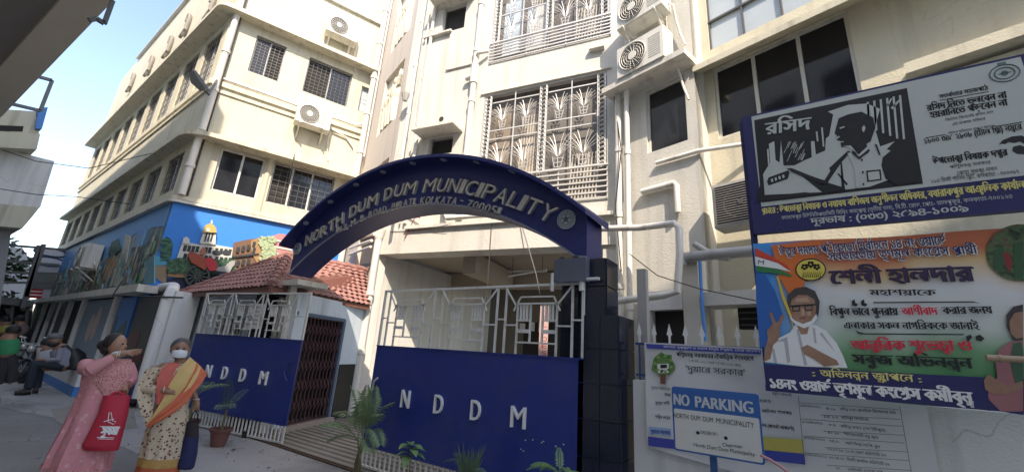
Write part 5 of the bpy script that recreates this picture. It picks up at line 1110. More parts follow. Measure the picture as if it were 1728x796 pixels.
B6('print_hand', sk, [[(75, 440), (78, 400), (88, 365), (84, 340), (98, 325), (104, 320), (94, 290), (93, 280), (100, 280), (113, 312), (120, 312), (132, 288), (140, 287), (138, 300), (126, 330), (128, 350), (120, 372), (105, 385), (96, 430)], [(195, 395), (215, 385), (235, 395), (262, 410), (310, 435), (318, 450), (270, 455), (235, 430), (205, 415)]], .0095)
# second woman, dim round picture
def blotch(name, stops, scale=9, dist=1.0):
    m = bpy.data.materials.new(name); m.use_nodes = True; n = m.node_tree; L = n.links; b = n.nodes['Principled BSDF']; b.inputs['Roughness'].default_value = .5
    g = n.nodes.new('ShaderNodeNewGeometry'); z = n.nodes.new('ShaderNodeTexNoise'); z.inputs['Scale'].default_value = scale; z.inputs['Detail'].default_value = 7; z.inputs['Distortion'].default_value = dist; L.new(g.outputs['Position'], z.inputs['Vector'])
    r = n.nodes.new('ShaderNodeValToRGB'); e = r.color_ramp
    for i, (p, c) in enumerate(stops): el = e.elements[i] if i < 2 else e.elements.new(p); el.position = p; el.color = (*c, 1)
    L.new(z.outputs[0], r.inputs[0]); L.new(r.outputs[0], b.inputs['Base Color']); return m
M['photo_foliage'] = blotch('printed_foliage_photo', [(.36, (.01, .02, .01)), (.46, (.04, .09, .03)), (.54, (.10, .17, .07)), (.6, (.16, .05, .04)), (.7, (.25, .22, .15))], 14)
for m_, c0, c1 in ((sk, (.24, .12, .07), (.46, .27, .18)), (hr, (.02, .015, .015), (.09, .075, .07))): 
    q = [x for x in m_.node_tree.nodes if x.type == 'MIX'][0]; q.inputs['A'].default_value = (*c0, 1); q.inputs['B'].default_value = (*c1, 1); [setattr(x.inputs['Scale'], 'default_value', 16) for x in m_.node_tree.nodes if x.type == 'TEX_NOISE']
B6('sari_folds', flat('sari_fold_grey', (.46, .47, .50)), [[(110, 375), (150, 360), (160, 440), (150, 445), (140, 375)], [(180, 335), (188, 335), (215, 450), (205, 452)], [(232, 330), (240, 332), (245, 380), (238, 380)], [(262, 345), (300, 400), (306, 410), (255, 350)], [(100, 400), (108, 396), (118, 445), (108, 445)]], .0076)
B6('face_highlight', flat('print_skin_light', (.52, .33, .23)), [[(196, 268), (204, 268), (207, 290), (195, 290)], [(178, 236), (215, 232), (222, 246), (176, 248)], [(214, 280), (226, 278), (226, 290), (216, 292)]], .0098)
B6('round_picture', 'photo_foliage', [[(795+(130)*(1-math.cos(t)) if 0 else 905+112*math.cos(t), 88+92*math.sin(t)) for t in [1.2+k*.19 for k in range(20)]]], .006); B6('round_picture_figures', flat('round_picture_red', (.25, .03, .03)), [[(845, 90), (865, 85), (880, 120), (870, 150), (855, 130)]], .008); B6('round_picture_figures', flat('round_picture_leaf', (.03, .10, .04)), [[(815, 80), (845, 70), (860, 110), (840, 150), (820, 140)], [(880, 60), (912, 50), (912, 180), (885, 170)]], .0078)
B6('print_hair', hr, [[(860, 330), (858, 290), (880, 262), (912, 255), (912, 380), (880, 370)]], .0068); B6('print_face', sk, [[(872, 350), (868, 310), (885, 282), (912, 278), (912, 362), (890, 365)]], .0082)
B6('print_blouse', flat('print_pink', (.38, .15, .16)), [[(830, 490), (822, 440), (835, 400), (870, 375), (912, 370), (912, 600), (840, 600), (800, 560), (800, 530)]], .0075); B6('print_green_scarf', flat('print_scarf', (.05, .12, .07)), [[(880, 380), (905, 375), (912, 400), (912, 520), (890, 520), (870, 440)]], .009); B6('print_arm', sk, [[(785, 500), (800, 480), (860, 520), (912, 500), (912, 520), (870, 545), (820, 545), (790, 530)]], .0095)
tx = [('উত্তর দমদম পৌরসভা নির্বাচনে ১৪ নং ওয়ার্ডে', 128, 98, 665, 62, 24, 'lwhite', .06), ('সর্বভারতীয় তৃণমূল কংগ্রেস প্রার্থী', 285, 112, 765, 90, 22, 'lwhite', .06)]
def bt(items, mname, d=.011):
    b = MB()
    for t in items: tz(b, BN, Z6, t[0], t[1], t[2], t[3], t[4], t[5], d, bold=t[6])
    part(BNT, 'lettering', b, M[mname])
bt([('উত্তর দমদম পৌরসভা নির্বাচনে ১৪ নং ওয়ার্ডে', 126, 100, 667, 64, 25, .09), ('সর্বভারতীয় তৃণমূল কংগ্রেস প্রার্থী', 283, 115, 768, 93, 24, .09)], 'lwhite', .0075)
bt([('উত্তর দমদম পৌরসভা নির্বাচনে ১৪ নং ওয়ার্ডে', 128, 98, 665, 62, 24, .02), ('সর্বভারতীয় তৃণমূল কংগ্রেস প্রার্থী', 285, 113, 766, 91, 23, .02)], 'navyprint', .0095)
bt([('শেলী হালদার', 293, 190, 758, 180, 40, .09), ('সবুজ অভিনন্দন', 364, 446, 752, 462, 30, .08), ('সব', 0, 0, 1, 1, .1, 0)][:2], 'ink', .0085); bt([('শেলী হালদার', 291, 187, 756, 177, 40, .03)], flat('deep_red_ink', (.05, .02, .08)) and 'deep_red_ink', .0105)
bt([('মহাশয়াকে', 418, 225, 632, 226, 17, .07), ('বিপুল ভাবে পুনরায়', 290, 290, 510, 290, 22, .06), ('করার জন্য', 655, 286, 815, 284, 22, .06), ('এলাকার সকল নাগরিককে জানাই', 336, 333, 772, 336, 20, .05), ('আর্শীবাদ', 523, 289, 638, 288, 22, .06)][:4], 'ink')
bt([('আর্শীবাদ', 523, 289, 638, 288, 22, .06), ('আন্তরিক শুভেচ্ছা ও', 360, 400, 748, 405, 28, .08)], 'redprint')
bt([('অভিনন্দন জ্ঞাপনে', 258, 488, 560, 505, 21, .04), (':', 234, 486, 240, 486, 20, .1), (':', 578, 506, 584, 506, 20, .1)], 'yellowprint'); bt([('১৪নং ওয়ার্ড তৃণমূল কংগ্রেস কর্মীবৃন্দ', 98, 524, 752, 575, 30, .08)], 'lwhite')
B6('quote_marks', 'ink', [[(358, 245), (368, 238), (370, 250), (380, 255), (372, 262), (360, 258)], [(388, 245), (398, 238), (400, 250), (410, 255), (402, 262), (390, 258)], [(728, 358), (742, 352), (748, 360), (736, 375), (730, 372)], [(758, 358), (772, 352), (788, 365), (776, 375), (760, 370)], [(428, 247), (750, 245), (775, 252), (750, 249), (428, 251)], [(370, 338), (380, 350), (400, 352), (720, 354), (720, 350), (400, 348), (382, 344)]], .0105)
# bamboo poking out in front of the banner
a = BN.pt(*BN.px(1664, 603, .1), .1); b = MB(); n_ = 6; q = BN.pt(BN.px(1664, 603, .1)[0]+1.2, BN.px(1664, 603, .1)[1]-.02, .16)
b.tube([a.lerp(q, k/n_) for k in range(n_+1)], .02, 10); [b.tube([a.lerp(q, (k+.3)/n_)-Vector((.006, 0, 0)), a.lerp(q, (k+.3)/n_)+Vector((.006, 0, 0))], .0235, 10) for k in range(n_)]; solo('bamboo_pole', b, flat('dry_bamboo', (.42, .30, .20)), 'dry bamboo pole jutting across the right end of the printed banner', 'pole')
# ================================================================== white flex poster on the low wall
PF = Fr((-1.235, 4.28), 0)
PT = thing('white_poster', 'creased white poster with a tree picture and a timetable on the low wall', 'poster', (-.2, 4.25, .6))
c4 = [PF.px(1087, 577), (2.02, 1.78), (2.02, .62), PF.px(1092, 753)]
b = MB(); NXp, NZp = 40, 14; V_ = []
rr = random.Random(2)
for j in range(NZp+1):
    for i in range(NXp+1):
        u, v_ = i/NXp, j/NZp; s = (c4[3][0]*(1-u)+c4[2][0]*u)*(1-v_)+(c4[0][0]*(1-u)+c4[1][0]*u)*v_; z = (c4[3][1]*(1-u)+c4[2][1]*u)*(1-v_)+(c4[0][1]*(1-u)+c4[1][1]*u)*v_
        V_.append(PF.pt(s, z, .006*math.sin(u*17+v_*6)+.004*math.sin(v_*15-u*8)+rr.uniform(-.0015, .0015)-.006))
b.add(V_, [[j*(NXp+1)+i, j*(NXp+1)+i+1, (j+1)*(NXp+1)+i+1, (j+1)*(NXp+1)+i] for j in range(NZp) for i in range(NXp)]); b.sm = True; part(PT, 'sheet', b, M['flex'])
def Z7(x, y): return (1060+x/3.372, 560+y/3.372)
def P7(name, m, items, d=.012): return shp(PT, PF, Z7, name, m, items, d)
P7('blue_strip', flat('poster_blue', (.05, .07, .38)), [[(100, 66), (755, 100), (755, 126), (108, 92)]]); P7('blue_strip', flat('poster_blue', (.05, .07, .38)), [[(112, 592), (740, 668), (1003, 690), (1008, 752), (740, 722), (115, 645)]]); P7('pale_strip', flat('poster_pale_blue', (.35, .50, .72)), [[(118, 535), (245, 548), (245, 592), (118, 578)]]); P7('yellow_strip', flat('poster_yellow', (.60, .52, .12)), [[(740, 592), (995, 612), (1000, 690), (740, 665)]])
P7('tree_crown', flat('poster_tree', (.13, .27, .07)), [[(200+(66+10*math.sin(k*2.3))*math.cos(k*.45), 185+(66+9*math.cos(k*3.1))*math.sin(k*.45)) for k in range(14)]], .012); P7('tree_trunk', flat('poster_trunk', (.20, .08, .05)), [[(184, 240), (214, 240), (212, 296), (182, 293)]], .0135); P7('tree_house', 'lwhite', [[(165, 180), (230, 178), (232, 230), (170, 232)]], .0135); P7('tree_house_print', 'ink', [[(183, 185), (220, 183), (221, 203), (184, 205)], [(190, 214), (200, 213), (200, 225), (190, 226)]], .015)
for k in range(14): a = k*.45; P7('tree_leaf_spot', flat('poster_leaf_light', (.30, .42, .12)) if k % 2 else 'greenprint', [[(200+48*math.cos(a)+9*math.cos(t), 178+46*math.sin(a)+9*math.sin(t)) for t in (0, 1.3, 2.6, 3.9, 5.2)]], .0138)
def wt(items, mn, d=.014):
    b = MB()
    for t in items: tz(b, PF, Z7, t[0], t[1], t[2], t[3], t[4], t[5], d, bold=t[6])
    part(PT, 'lettering', b, M[mn])
wt([('পশ্চিমবঙ্গ সরকারের ঐকান্তিক উদ্যোগে', 275, 136, 715, 162, 21, .05), ('১ লা মার্চ, ২০২২ থেকে ৭ ই মার্চ, ২০২২ পর্যন্ত', 345, 168, 642, 196, 12, 0), ('দুয়ারে সরকারের', 130, 322, 240, 332, 14, 0), ('যাওয়া', 208, 362, 242, 366, 16, .03), ('স্বাস্থ্য সাথী', 155, 410, 236, 412, 15, .03), ('লক্ষ্মীর ভাণ্ডার', 155, 487, 240, 496, 15, .03),
    ('থাকছে :', 745, 398, 826, 402, 16, .03), ('জাতিগত শংসাপত্র', 762, 455, 932, 468, 16, .05), ('খাদ্য (পাসবই আপডেট)', 745, 535, 945, 558, 17, .05)], 'ink')
wt([("'দুয়ারে সরকার'", 330, 222, 665, 248, 30, .03)], flat('grey_ink', (.12, .11, .13)) and 'grey_ink'); wt([('দুয়ারে সরকার', 130, 572, 240, 583, 20, .03)], 'poster_blue', .014); wt([('বাংলার স্বপ্নপূরণ ও সকল মানুষ উন্নয়ন, সেবা জনগণ', 200, 88, 752, 116, 11, .03)], 'lwhite')
tb_ = [('১৪/০৩/২০২২', 980, 422, 1095, 432), ('ক.১৯', 1125, 440, 1180, 446), ('রবীন্দ্র ভবন প্রাথমিক বিদ্যালয় মাঠ', 1205, 443, 1525, 465), ('১৪.১৭', 1115, 484, 1195, 493), ('কালিপুর বিদ্যালয়', 1212, 492, 1370, 504), ('১৫/০৩/২০২২', 992, 515, 1108, 525), ('৬.৭', 1145, 532, 1180, 536), ('রবীন্দ্র ভবন (গৌরীপুর)', 1210, 540, 1465, 565),
       ('৪.৫.১০', 1138, 575, 1200, 583), ('শরৎকলোনী বন্ধু ক্লাব', 1225, 583, 1425, 606), ('১৬/০৩/২০২২', 1002, 605, 1120, 618), ('৩.৪.১৫', 1145, 622, 1205, 630), ('ছোট ফিঙ্গা জে.পি. স্কুল', 1238, 635, 1435, 658), ('১১.১২.১৯', 1138, 668, 1225, 680), ('১২ নং ওয়ার্ড কমিউনিটি হল', 1240, 682, 1468, 708), ('১৭/০৩/২০২২', 1010, 700, 1132, 715), ('১৩.২৪.২৫', 1145, 716, 1235, 727), ('বিরাটী প্রাথমিক কমিউনিটি হল', 1245, 728, 1488, 760), ('১৬', 1185, 778, 1210, 780), ('হলদিরাট এলাকা স্কুল', 1250, 786, 1450, 800), ('প্রস্তুতি তথ্যাবলী', 820, 352, 930, 366)]
b = MB()
for t in tb_: tz(b, PF, Z7, *t, 13, .014, bold=.03)
part(PT, 'lettering', b, M['grey_ink'])
b = MB()
for (x0, y0, x1, y1) in ((968, 362, 1005, 755), (970, 400, 1540, 440), (1100, 470, 1550, 495), (985, 492, 1560, 535), (1110, 562, 1570, 585), (995, 590, 1575, 630), (1120, 655, 1590, 680), (1005, 685, 1600, 730), (1130, 755, 1610, 785), (1545, 420, 1612, 800)):
    a = PF.px(*Z7(x0, y0), d=.013); c = PF.px(*Z7(x1, y1), d=.013); b.fbar(PF, a[0], a[1], c[0], c[1], .003, .0118, .013)
part(PT, 'table_rules', b, M['grey_ink'], kind='stuff')
# ================================================================== no parking sign
NF = Fr((-.8, 3.5), 0)
NP = thing('parking_sign', 'blue and white NO PARKING sign on a blue post before the white poster', 'sign', (-.52, 3.5, 0))
tl, br_ = NF.px(1133, 651), NF.px(1280, 782); s0, s1 = tl[0], NF.px(1280, 664)[0]; z1, z0 = tl[1], .995
def rrect(s0, s1, z0, z1, r, n=5): return [(cx_+r*math.cos(a0+k*math.pi/2/n), cz_+r*math.sin(a0+k*math.pi/2/n)) for cx_, cz_, a0 in ((s1-r, z1-r, 0), (s0+r, z1-r, math.pi/2), (s0+r, z0+r, math.pi), (s1-r, z0+r, -math.pi/2)) for k in range(n+1)]
sb = flat('sign_blue', (.022, .12, .38), .5)
b = MB(); b.prism(NF, rrect(s0, s1, z0, z1, .02), -.03, .0); part(NP, 'board', b, sb)
zm = NF.px(1136, 688)[1]; b = MB(); b.prism(NF, rrect(s0+.012, s1-.012, z0+.012, zm, .012), .0, .002); part(NP, 'white_field', b, flat('sign_white', (.66, .66, .62), .5))
def Z8(x, y): return (1060+x/3.372, 560+y/3.372)
b = MB(); tz(b, NF, Z8, 'NO', 262, 410, 348, 421, 65, .003, bold=.05); tz(b, NF, Z8, 'PARKING', 385, 425, 712, 462, 65, .003, bold=.05); part(NP, 'lettering', b, flat('sign_pale_letter', (.55, .60, .63)))
b = MB(); rows = [('NORTH', 257, 484, 343, 495, 28), ('DUM', 360, 497, 410, 503, 28), ('DUM', 427, 505, 483, 512, 28), ('MUNICIPALITY', 502, 515, 718, 545, 30), ('ORDER BY-', 410, 576, 512, 588, 18), ('Chairman', 537, 648, 650, 660, 22), ('North Dum Dum Municipality', 374, 648, 722, 705, 22)]
for t in rows: tz(b, NF, Z8, *t, .004, bold=.0)
for x, y in ((397, 571), (556, 601)): s, z = NF.px(*Z8(x, y)); b.disc(NF, s, z, .012, .012, .002, .004, 10)
part(NP, 'lettering', b, M['ink'])
b = MB(); ps = NF.px(1203, 790)[0]; b.box(NF, ps-.022, ps+.022, 0, z1-.05, -.075, -.032); part(NP, 'post', b, flat('post_blue', (.03, .10, .28), .5))
# rope of red and white
b = MB(); P = [NF.pt(*NF.px(x, y, .05), .05) for x, y in ((1283, 767), (1300, 775), (1318, 787), (1335, 800))]; b.tube(P, .009, 6); b.tube([p+Vector((.008, -.004, -.006)) for p in P], .006, 6); solo('rope', b, flat('faded_red_white_rope', (.50, .25, .24)), 'frayed red and white rope tied beside the parking sign', 'rope')
# ================================================================== people
def body_mesh(name, parts_, voxel=.011, smooth=4):
    b = MB()
    for p in parts_:
        if p[0] == 'e': b.ell(p[1], p[2], 16, 12, p[3] if len(p) > 3 else None)
        else:
            _, P, Q, r0, r1 = p; b.tube([P, Q], [r0, r1], 10); b.ell(P, r0, 10, 8); b.ell(Q, r1, 10, 8)
    m = bpy.data.meshes.new('raw'); m.from_pydata([tuple(v) for v in b.v], [], b.f)
    bm = bmesh.new(); bm.from_mesh(m); bmesh.ops.recalc_face_normals(bm, faces=bm.faces); bm.to_mesh(m); bm.free()
    o = bpy.data.objects.new('raw', m); COL.objects.link(o)
    md = o.modifiers.new('r', 'REMESH'); md.mode = 'VOXEL'; md.voxel_size = voxel
    md = o.modifiers.new('s', 'SMOOTH'); md.factor = .5; md.iterations = smooth
    dg = bpy.context.evaluated_depsgraph_get(); r = bpy.data.meshes.new_from_object(o.evaluated_get(dg)); bpy.data.objects.remove(o)
    q = MB(); q.v = [v.co.copy() for v in r.vertices]; q.f = [list(p.vertices) for p in r.polygons]; q.sm = True; bpy.data.meshes.remove(r); return q
def Zw(x, y): return (60+x/3.237, 550+y/3.237)
class Per:
    def __init__(s, gx, gy, ang, zz=lambda x, y: (x, y), G=None):
        g = G or ground(gx, gy); s.fr = Fr((g.x, g.y), ang); s.g = g; s.zz = zz
    def J(s, x, y, d=0): a = s.fr.px(*s.zz(x, y), d=d); return s.fr.pt(a[0], a[1], d)
    def ring(s, xl, xr, y, dep, d=0, n=40, rip=.0, nr=9, ph=0, y2=None):
        A = s.J(xl, y, d); B = s.J(xr, y if y2 is None else y2, d); c = (A+B)/2; h = (B-A)/2; nv = Vector((s.fr.n.x, s.fr.n.y, 0)); out = []
        for k in range(n):
            a = 2*math.pi*k/n; q = 1+rip*math.sin(nr*a+ph)+rip*.5*math.sin(nr*2.3*a+ph*2); out.append(c+h*math.cos(a)*q+nv*dep*math.sin(a)*q)
        return out
    def garment(s, rows, rip=0, nr=9, cap=False):
        b = MB(); rings = []
        for i in range(len(rows)-1):
            r0, r1 = rows[i], rows[i+1]; st = 4
            for k in range(st):
                t = k/st; v = [r0[j]*(1-t)+r1[j]*t for j in range(5)]; rings.append(s.ring(v[0], v[1], v[2], v[3], d=v[4], rip=rip*min(1, .15+(i+t)/len(rows)*1.3), nr=nr, ph=(i+t)*.25))
        v = rows[-1]; rings.append(s.ring(v[0], v[1], v[2], v[3], d=v[4], rip=rip*1.3, nr=nr, ph=len(rows)*.25)); b.loft(rings, cap=cap); return b
def fingers(J, base, tips, r=.0085):
    out = []
    for b_, t in zip(base, tips): m = b_.lerp(t, .5)+Vector((0, 0, .004)); out += [('c', b_, m, r*1.05, r), ('c', m, t, r, r*.8)]
    return out
skin = mat('brown_skin', (.30, .155, .095), .5, var=.12, vscale=12); skin2 = mat('light_brown_skin', (.36, .19, .12), .5, var=.12, vscale=12)
hairm = mat('black_hair', (.018, .015, .014), .45, var=.5, vscale=40, bump=.5, bscale=120); greyh = mat('greying_hair', (.075, .07, .068), .5, var=.6, vscale=60, bump=.6, bscale=120)
maskm = flat('surgical_mask_white', (.66, .68, .70), .7)
def spotted(name, base, spots, scale, th, third=None):
    m = mat(name, base, .8, var=.18, vscale=5, bump=.7, bscale=11); n = m.node_tree; L = n.links; b = n.nodes['Principled BSDF']; src = b.inputs['Base Color'].links[0].from_socket
    geo = n.nodes.new('ShaderNodeNewGeometry'); last = src
    for i, (c, sc, t_) in enumerate([(spots, scale, th)]+([third] if third else [])):
        vo = n.nodes.new('ShaderNodeTexVoronoi'); vo.inputs['Scale'].default_value = sc; L.new(geo.outputs['Position'], vo.inputs['Vector'])
        lt = n.nodes.new('ShaderNodeMath'); lt.operation = 'LESS_THAN'; lt.inputs[1].default_value = t_; L.new(vo.outputs['Distance'], lt.inputs[0])
        mx = n.nodes.new('ShaderNodeMix'); mx.data_type = 'RGBA'; mx.inputs['B'].default_value = (*c, 1); L.new(lt.outputs[0], mx.inputs['Factor']); L.new(last, mx.inputs['A']); last = mx.outputs['Result']
    L.new(last, b.inputs['Base Color']); return m
floral = spotted('printed_sari_cotton', (.56, .45, .32), (.13, .03, .035), 26, .30, ((.25, .13, .06), 17, .2))
kurta = mat('pink_kurta_cotton', (.62, .25, .27), .75, var=.2, vscale=4, bump=.7, bscale=10)
kurta_p = spotted('pink_motif_cotton', (.62, .25, .27), (.66, .36, .36), 13, .25)
embro = spotted('pale_embroidery', (.60, .30, .28), (.42, .08, .10), 55, .35)
# ---- woman in the printed sari (walks towards the viewer)
W2 = Per(240, 806, 74.0, Zw); J = W2.J
P2 = thing('person', 'woman in a white face mask and printed cream sari with a yellow and orange end', 'person', W2.g)
hc = J(790, 128, .0); rr_ = .098
body = [('e', hc, (.084, .092, .115)), ('e', hc+Vector((.035, -.012, -.045)), (.058, .06, .068)), ('c', J(790, 175), J(788, 215), .052, .055), ('c', J(700, 225), J(860, 225), .062, .062), ('e', J(780, 290), (.11, .16, .16)), ('e', J(770, 400), (.115, .15, .16)),
        ('c', J(770, 430), J(740, 560), .12, .13), ('c', J(720, 560), J(640, 760), .085, .05), ('c', J(770, 560), J(725, 760), .085, .05), ('c', J(640, 760), J(610, 832), .045, .035), ('c', J(725, 760), J(695, 832), .045, .035),
        ('c', J(610, 832), J(600, 845, .12), .035, .03), ('c', J(695, 832), J(690, 845, .12), .035, .03),
        ('c', J(665, 235), J(600, 340, .03), .048, .04), ('c', J(600, 340, .03), J(700, 350, .17), .036, .026), ('c', J(700, 350, .17), J(728, 358, .185), .028, .03),
        ('c', J(870, 245), J(855, 345, -.02), .046, .038), ('c', J(855, 345, -.02), J(880, 405, .05), .034, .025), ('c', J(880, 405, .05), J(884, 428, .06), .028, .03), ('c', J(884, 428, .06), J(878, 446, .07), .028, .02)]
hp = J(728, 358, .185); e = W2.fr
for k in range(4): body += fingers(J, [J(732, 350+k*6, .19)], [J(762+3*(k == 1), 352+k*8, .195)])
body += fingers(J, [J(716, 345, .19)], [J(735, 336, .20)], .0095)
for k in range(4): body += fingers(J, [J(872+k*7, 440, .07+.01*k)], [J(868+k*8, 466, .045+.012*k)])
body += fingers(J, [J(870, 432, .07)], [J(860, 455, .09)], .0095)
nv2 = Vector((W2.fr.n.x, W2.fr.n.y, 0)); tv2 = Vector((W2.fr.t.x, W2.fr.t.y, 0))
body += [('e', hc+nv2*.088+Vector((0, 0, -.02)), (.016, .016, .024)), ('e', hc-tv2*.088+Vector((0, 0, -.01)), (.018, .012, .028)), ('e', hc+tv2*.088+Vector((0, 0, -.01)), (.018, .012, .028))]
bd = part(P2, 'body', body_mesh('b', body, .0085, 3), skin)
b = MB(); b.ell(hc+Vector((0, 0, .034))-nv2*.034, (.100, .102, .106), 26, 18); b.ell(hc-nv2*.12+Vector((0, 0, -.03)), (.055, .055, .055)); b.v = [p+Vector((0, 0, .004))*math.sin(p.x*310)*math.cos(p.y*280+p.z*90) for p in b.v]; hr2 = part(P2, 'hair', b, greyh)
b = MB()
for sx in (-1, 1): b.ell(hc+nv2*.083+tv2*.032*sx+Vector((0, 0, .008)), (.014, .014, .009), 10, 6)
part(P2, 'eyes', b, flat('dark_eye', (.02, .015, .012), .2)); b = MB()
for sx in (-1, 1): b.bar(hc+nv2*.09+tv2*.014*sx+Vector((0, 0, .028)), hc+nv2*.083+tv2*.052*sx+Vector((0, 0, .03)), .006, .006)
part(P2, 'eyebrows', b, hairm)
def mask_(c, nv, tv, w=.075, h=.048, lift=.086, drop=-.045):
    b = MB(); V_ = []
    for j in range(7):
        for i in range(11):
            u = -1+2*i/10; v_ = -1+2*j/6; V_.append(c+tv*(w*math.sin(u*1.25)/math.sin(1.25))+nv*(lift*math.cos(u*1.05)+.016*(1-abs(v_))*(1-abs(u))+.012)+Vector((0, 0, drop+h*v_*(1-.25*abs(u)))))
    b.add(V_, [[j*11+i, j*11+i+1, (j+1)*11+i+1, (j+1)*11+i] for j in range(6) for i in range(10)]); b.sm = True
    for sx in (-1, 1): b.tube([c+tv*w*sx+nv*.03+Vector((0, 0, drop+.03)), c+tv*.092*sx-nv*.0+Vector((0, 0, .0))], .002, 4); b.tube([c+tv*w*sx+nv*.03+Vector((0, 0, drop-.03)), c+tv*.092*sx+Vector((0, 0, -.02))], .002, 4)
    return b
part(P2, 'face_mask', mask_(hc, nv2, tv2), maskm)
# sari skirt, blouse, wrapped cloth
b = W2.garment([(655, 835, 395, .155, 0), (635, 838, 480, .17, 0), (605, 830, 560, .175, 0), (585, 818, 640, .18, 0), (565, 800, 710, .19, .01)], rip=.06, nr=11); sk_ = part(P2, 'sari_skirt', b, floral)
b = W2.garment([(565, 800, 710, .19, .01), (552, 790, 755, .195, .015)], rip=.05, nr=11); part(sk_, 'sari_border', b, flat('mustard_border', (.46, .27, .08), .75))
b = W2.garment([(552, 790, 755, .195, .015), (540, 782, 800, .20, .02), (537, 778, 812, .20, .02)], rip=.06, nr=11); part(sk_, 'sari_border', b, flat('orange_border', (.52, .12, .05), .75))
b = W2.garment([(700, 850, 203, .08, 0), (662, 880, 228, .115, 0), (640, 868, 290, .15, 0), (650, 850, 350, .16, 0), (652, 840, 420, .16, 0)], rip=.02, nr=7); bl = part(P2, 'blouse_wrap', b, floral)
b = MB(); b.tube([J(670, 228, .0), J(625, 290, .02), J(595, 340, .04)], [.072, .066, .062], 14); b.tube([J(595, 340, .04), J(640, 345, .12), J(662, 348, .15)], [.062, .05, .046], 14); part(P2, 'sleeve', b, floral)
b = MB(); b.tube([J(875, 240, .0), J(868, 290, -.01), J(858, 340, -.02)], [.062, .058, .05], 14); part(P2, 'sleeve', b, flat('coral_sleeve', (.50, .10, .07), .75))
def strip(rows, dd, jit=.008, n=10):
    b = MB(); R_ = []
    for i in range(len(rows)-1):
        for k in range(6):
            t = k/6; R_.append([rows[i][j]*(1-t)+rows[i+1][j]*t for j in range(5)])
    R_.append(list(rows[-1])); V_ = []
    for i, (x0, y0, x1, y1, d) in enumerate(R_):
        for k in range(n+1):
            t = k/n; V_.append(J(x0+(x1-x0)*t, y0+(y1-y0)*t, d+dd+jit*math.sin(t*11+i*.22)))
    b.add(V_, [[i*(n+1)+k, i*(n+1)+k+1, (i+1)*(n+1)+k+1, (i+1)*(n+1)+k] for i in range(len(R_)-1) for k in range(n)]); b.sm = True
    v = list(b.v); off = nv2*-.006; nb = len(v); f = list(b.f); b.v += [p+off for p in v]; b.f += [[q+nb for q in fc[::-1]] for fc in f]; return b
part(P2, 'sari_end', strip([(845, 168, 905, 222, .06), (790, 225, 885, 275, .13), (735, 310, 850, 330, .175), (700, 390, 800, 400, .19), (650, 470, 730, 470, .195), (605, 540, 650, 520, .19)], .0), flat('yellow_sari_end', (.60, .40, .15), .7))
part(P2, 'sari_end_border', strip([(880, 195, 938, 258, .05), (862, 250, 915, 300, .11), (820, 330, 872, 350, .17), (755, 405, 820, 420, .195), (680, 470, 745, 480, .205), (600, 545, 622, 550, .20)], .008), flat('orange_sari_border', (.58, .13, .06), .7))
part(P2, 'coral_inner_cloth', strip([(735, 195, 790, 205, .095), (690, 230, 775, 250, .125), (662, 290, 735, 310, .155), (660, 350, 705, 380, .17), (655, 420, 690, 430, .172)], .004), flat('coral_inner', (.55, .12, .09), .7))
part(P2, 'hanging_cloth', strip([(600, 235, 660, 215, .05), (560, 320, 640, 330, .06), (555, 400, 640, 410, .10), (575, 470, 640, 480, .13), (600, 545, 625, 545, .16)], .02), floral)
b = MB(); b.tube([J(700, 345, .175)+tv2*.0+Vector((0, 0, .03*math.cos(a)))+nv2*.03*math.sin(a) for a in [2*math.pi*k/12 for k in range(13)]], .005, 6); b.tube([J(880, 398, .05)+tv2*.03*math.cos(a)+nv2*.03*math.sin(a) for a in [2*math.pi*k/12 for k in range(13)]], .005, 6); part(P2, 'bangle', b, flat('ivory_bangle', (.65, .60, .50), .3))
TB = thing('tote_bag', 'dark navy tote bag with a black top, held by the woman in the sari', 'bag', J(830, 700, .05))
b = W2.garment([(830, 892, 520, .05, .08), (812, 893, 600, .07, .08)], rip=.02); part(TB, 'top_panel', b, flat('black_bag_cloth', (.025, .018, .02), .8)); b = W2.garment([(805, 892, 600, .075, .08), (785, 885, 690, .08, .08), (765, 868, 765, .08, .08), (775, 855, 778, .05, .08)], rip=.015, cap=True); part(TB, 'bag_body', b, flat('navy_bag_cloth', (.012, .016, .075), .7))
b = MB(); b.tube([J(845, 525, .09), J(858, 480, .08), J(872, 458, .07), J(885, 480, .06), J(885, 525, .05)], .006, 6); b.tube([J(838, 525, .04), J(862, 470, .05), J(880, 462, .05), J(892, 525, .09)], .006, 6); part(TB, 'strap', b, M['black'])
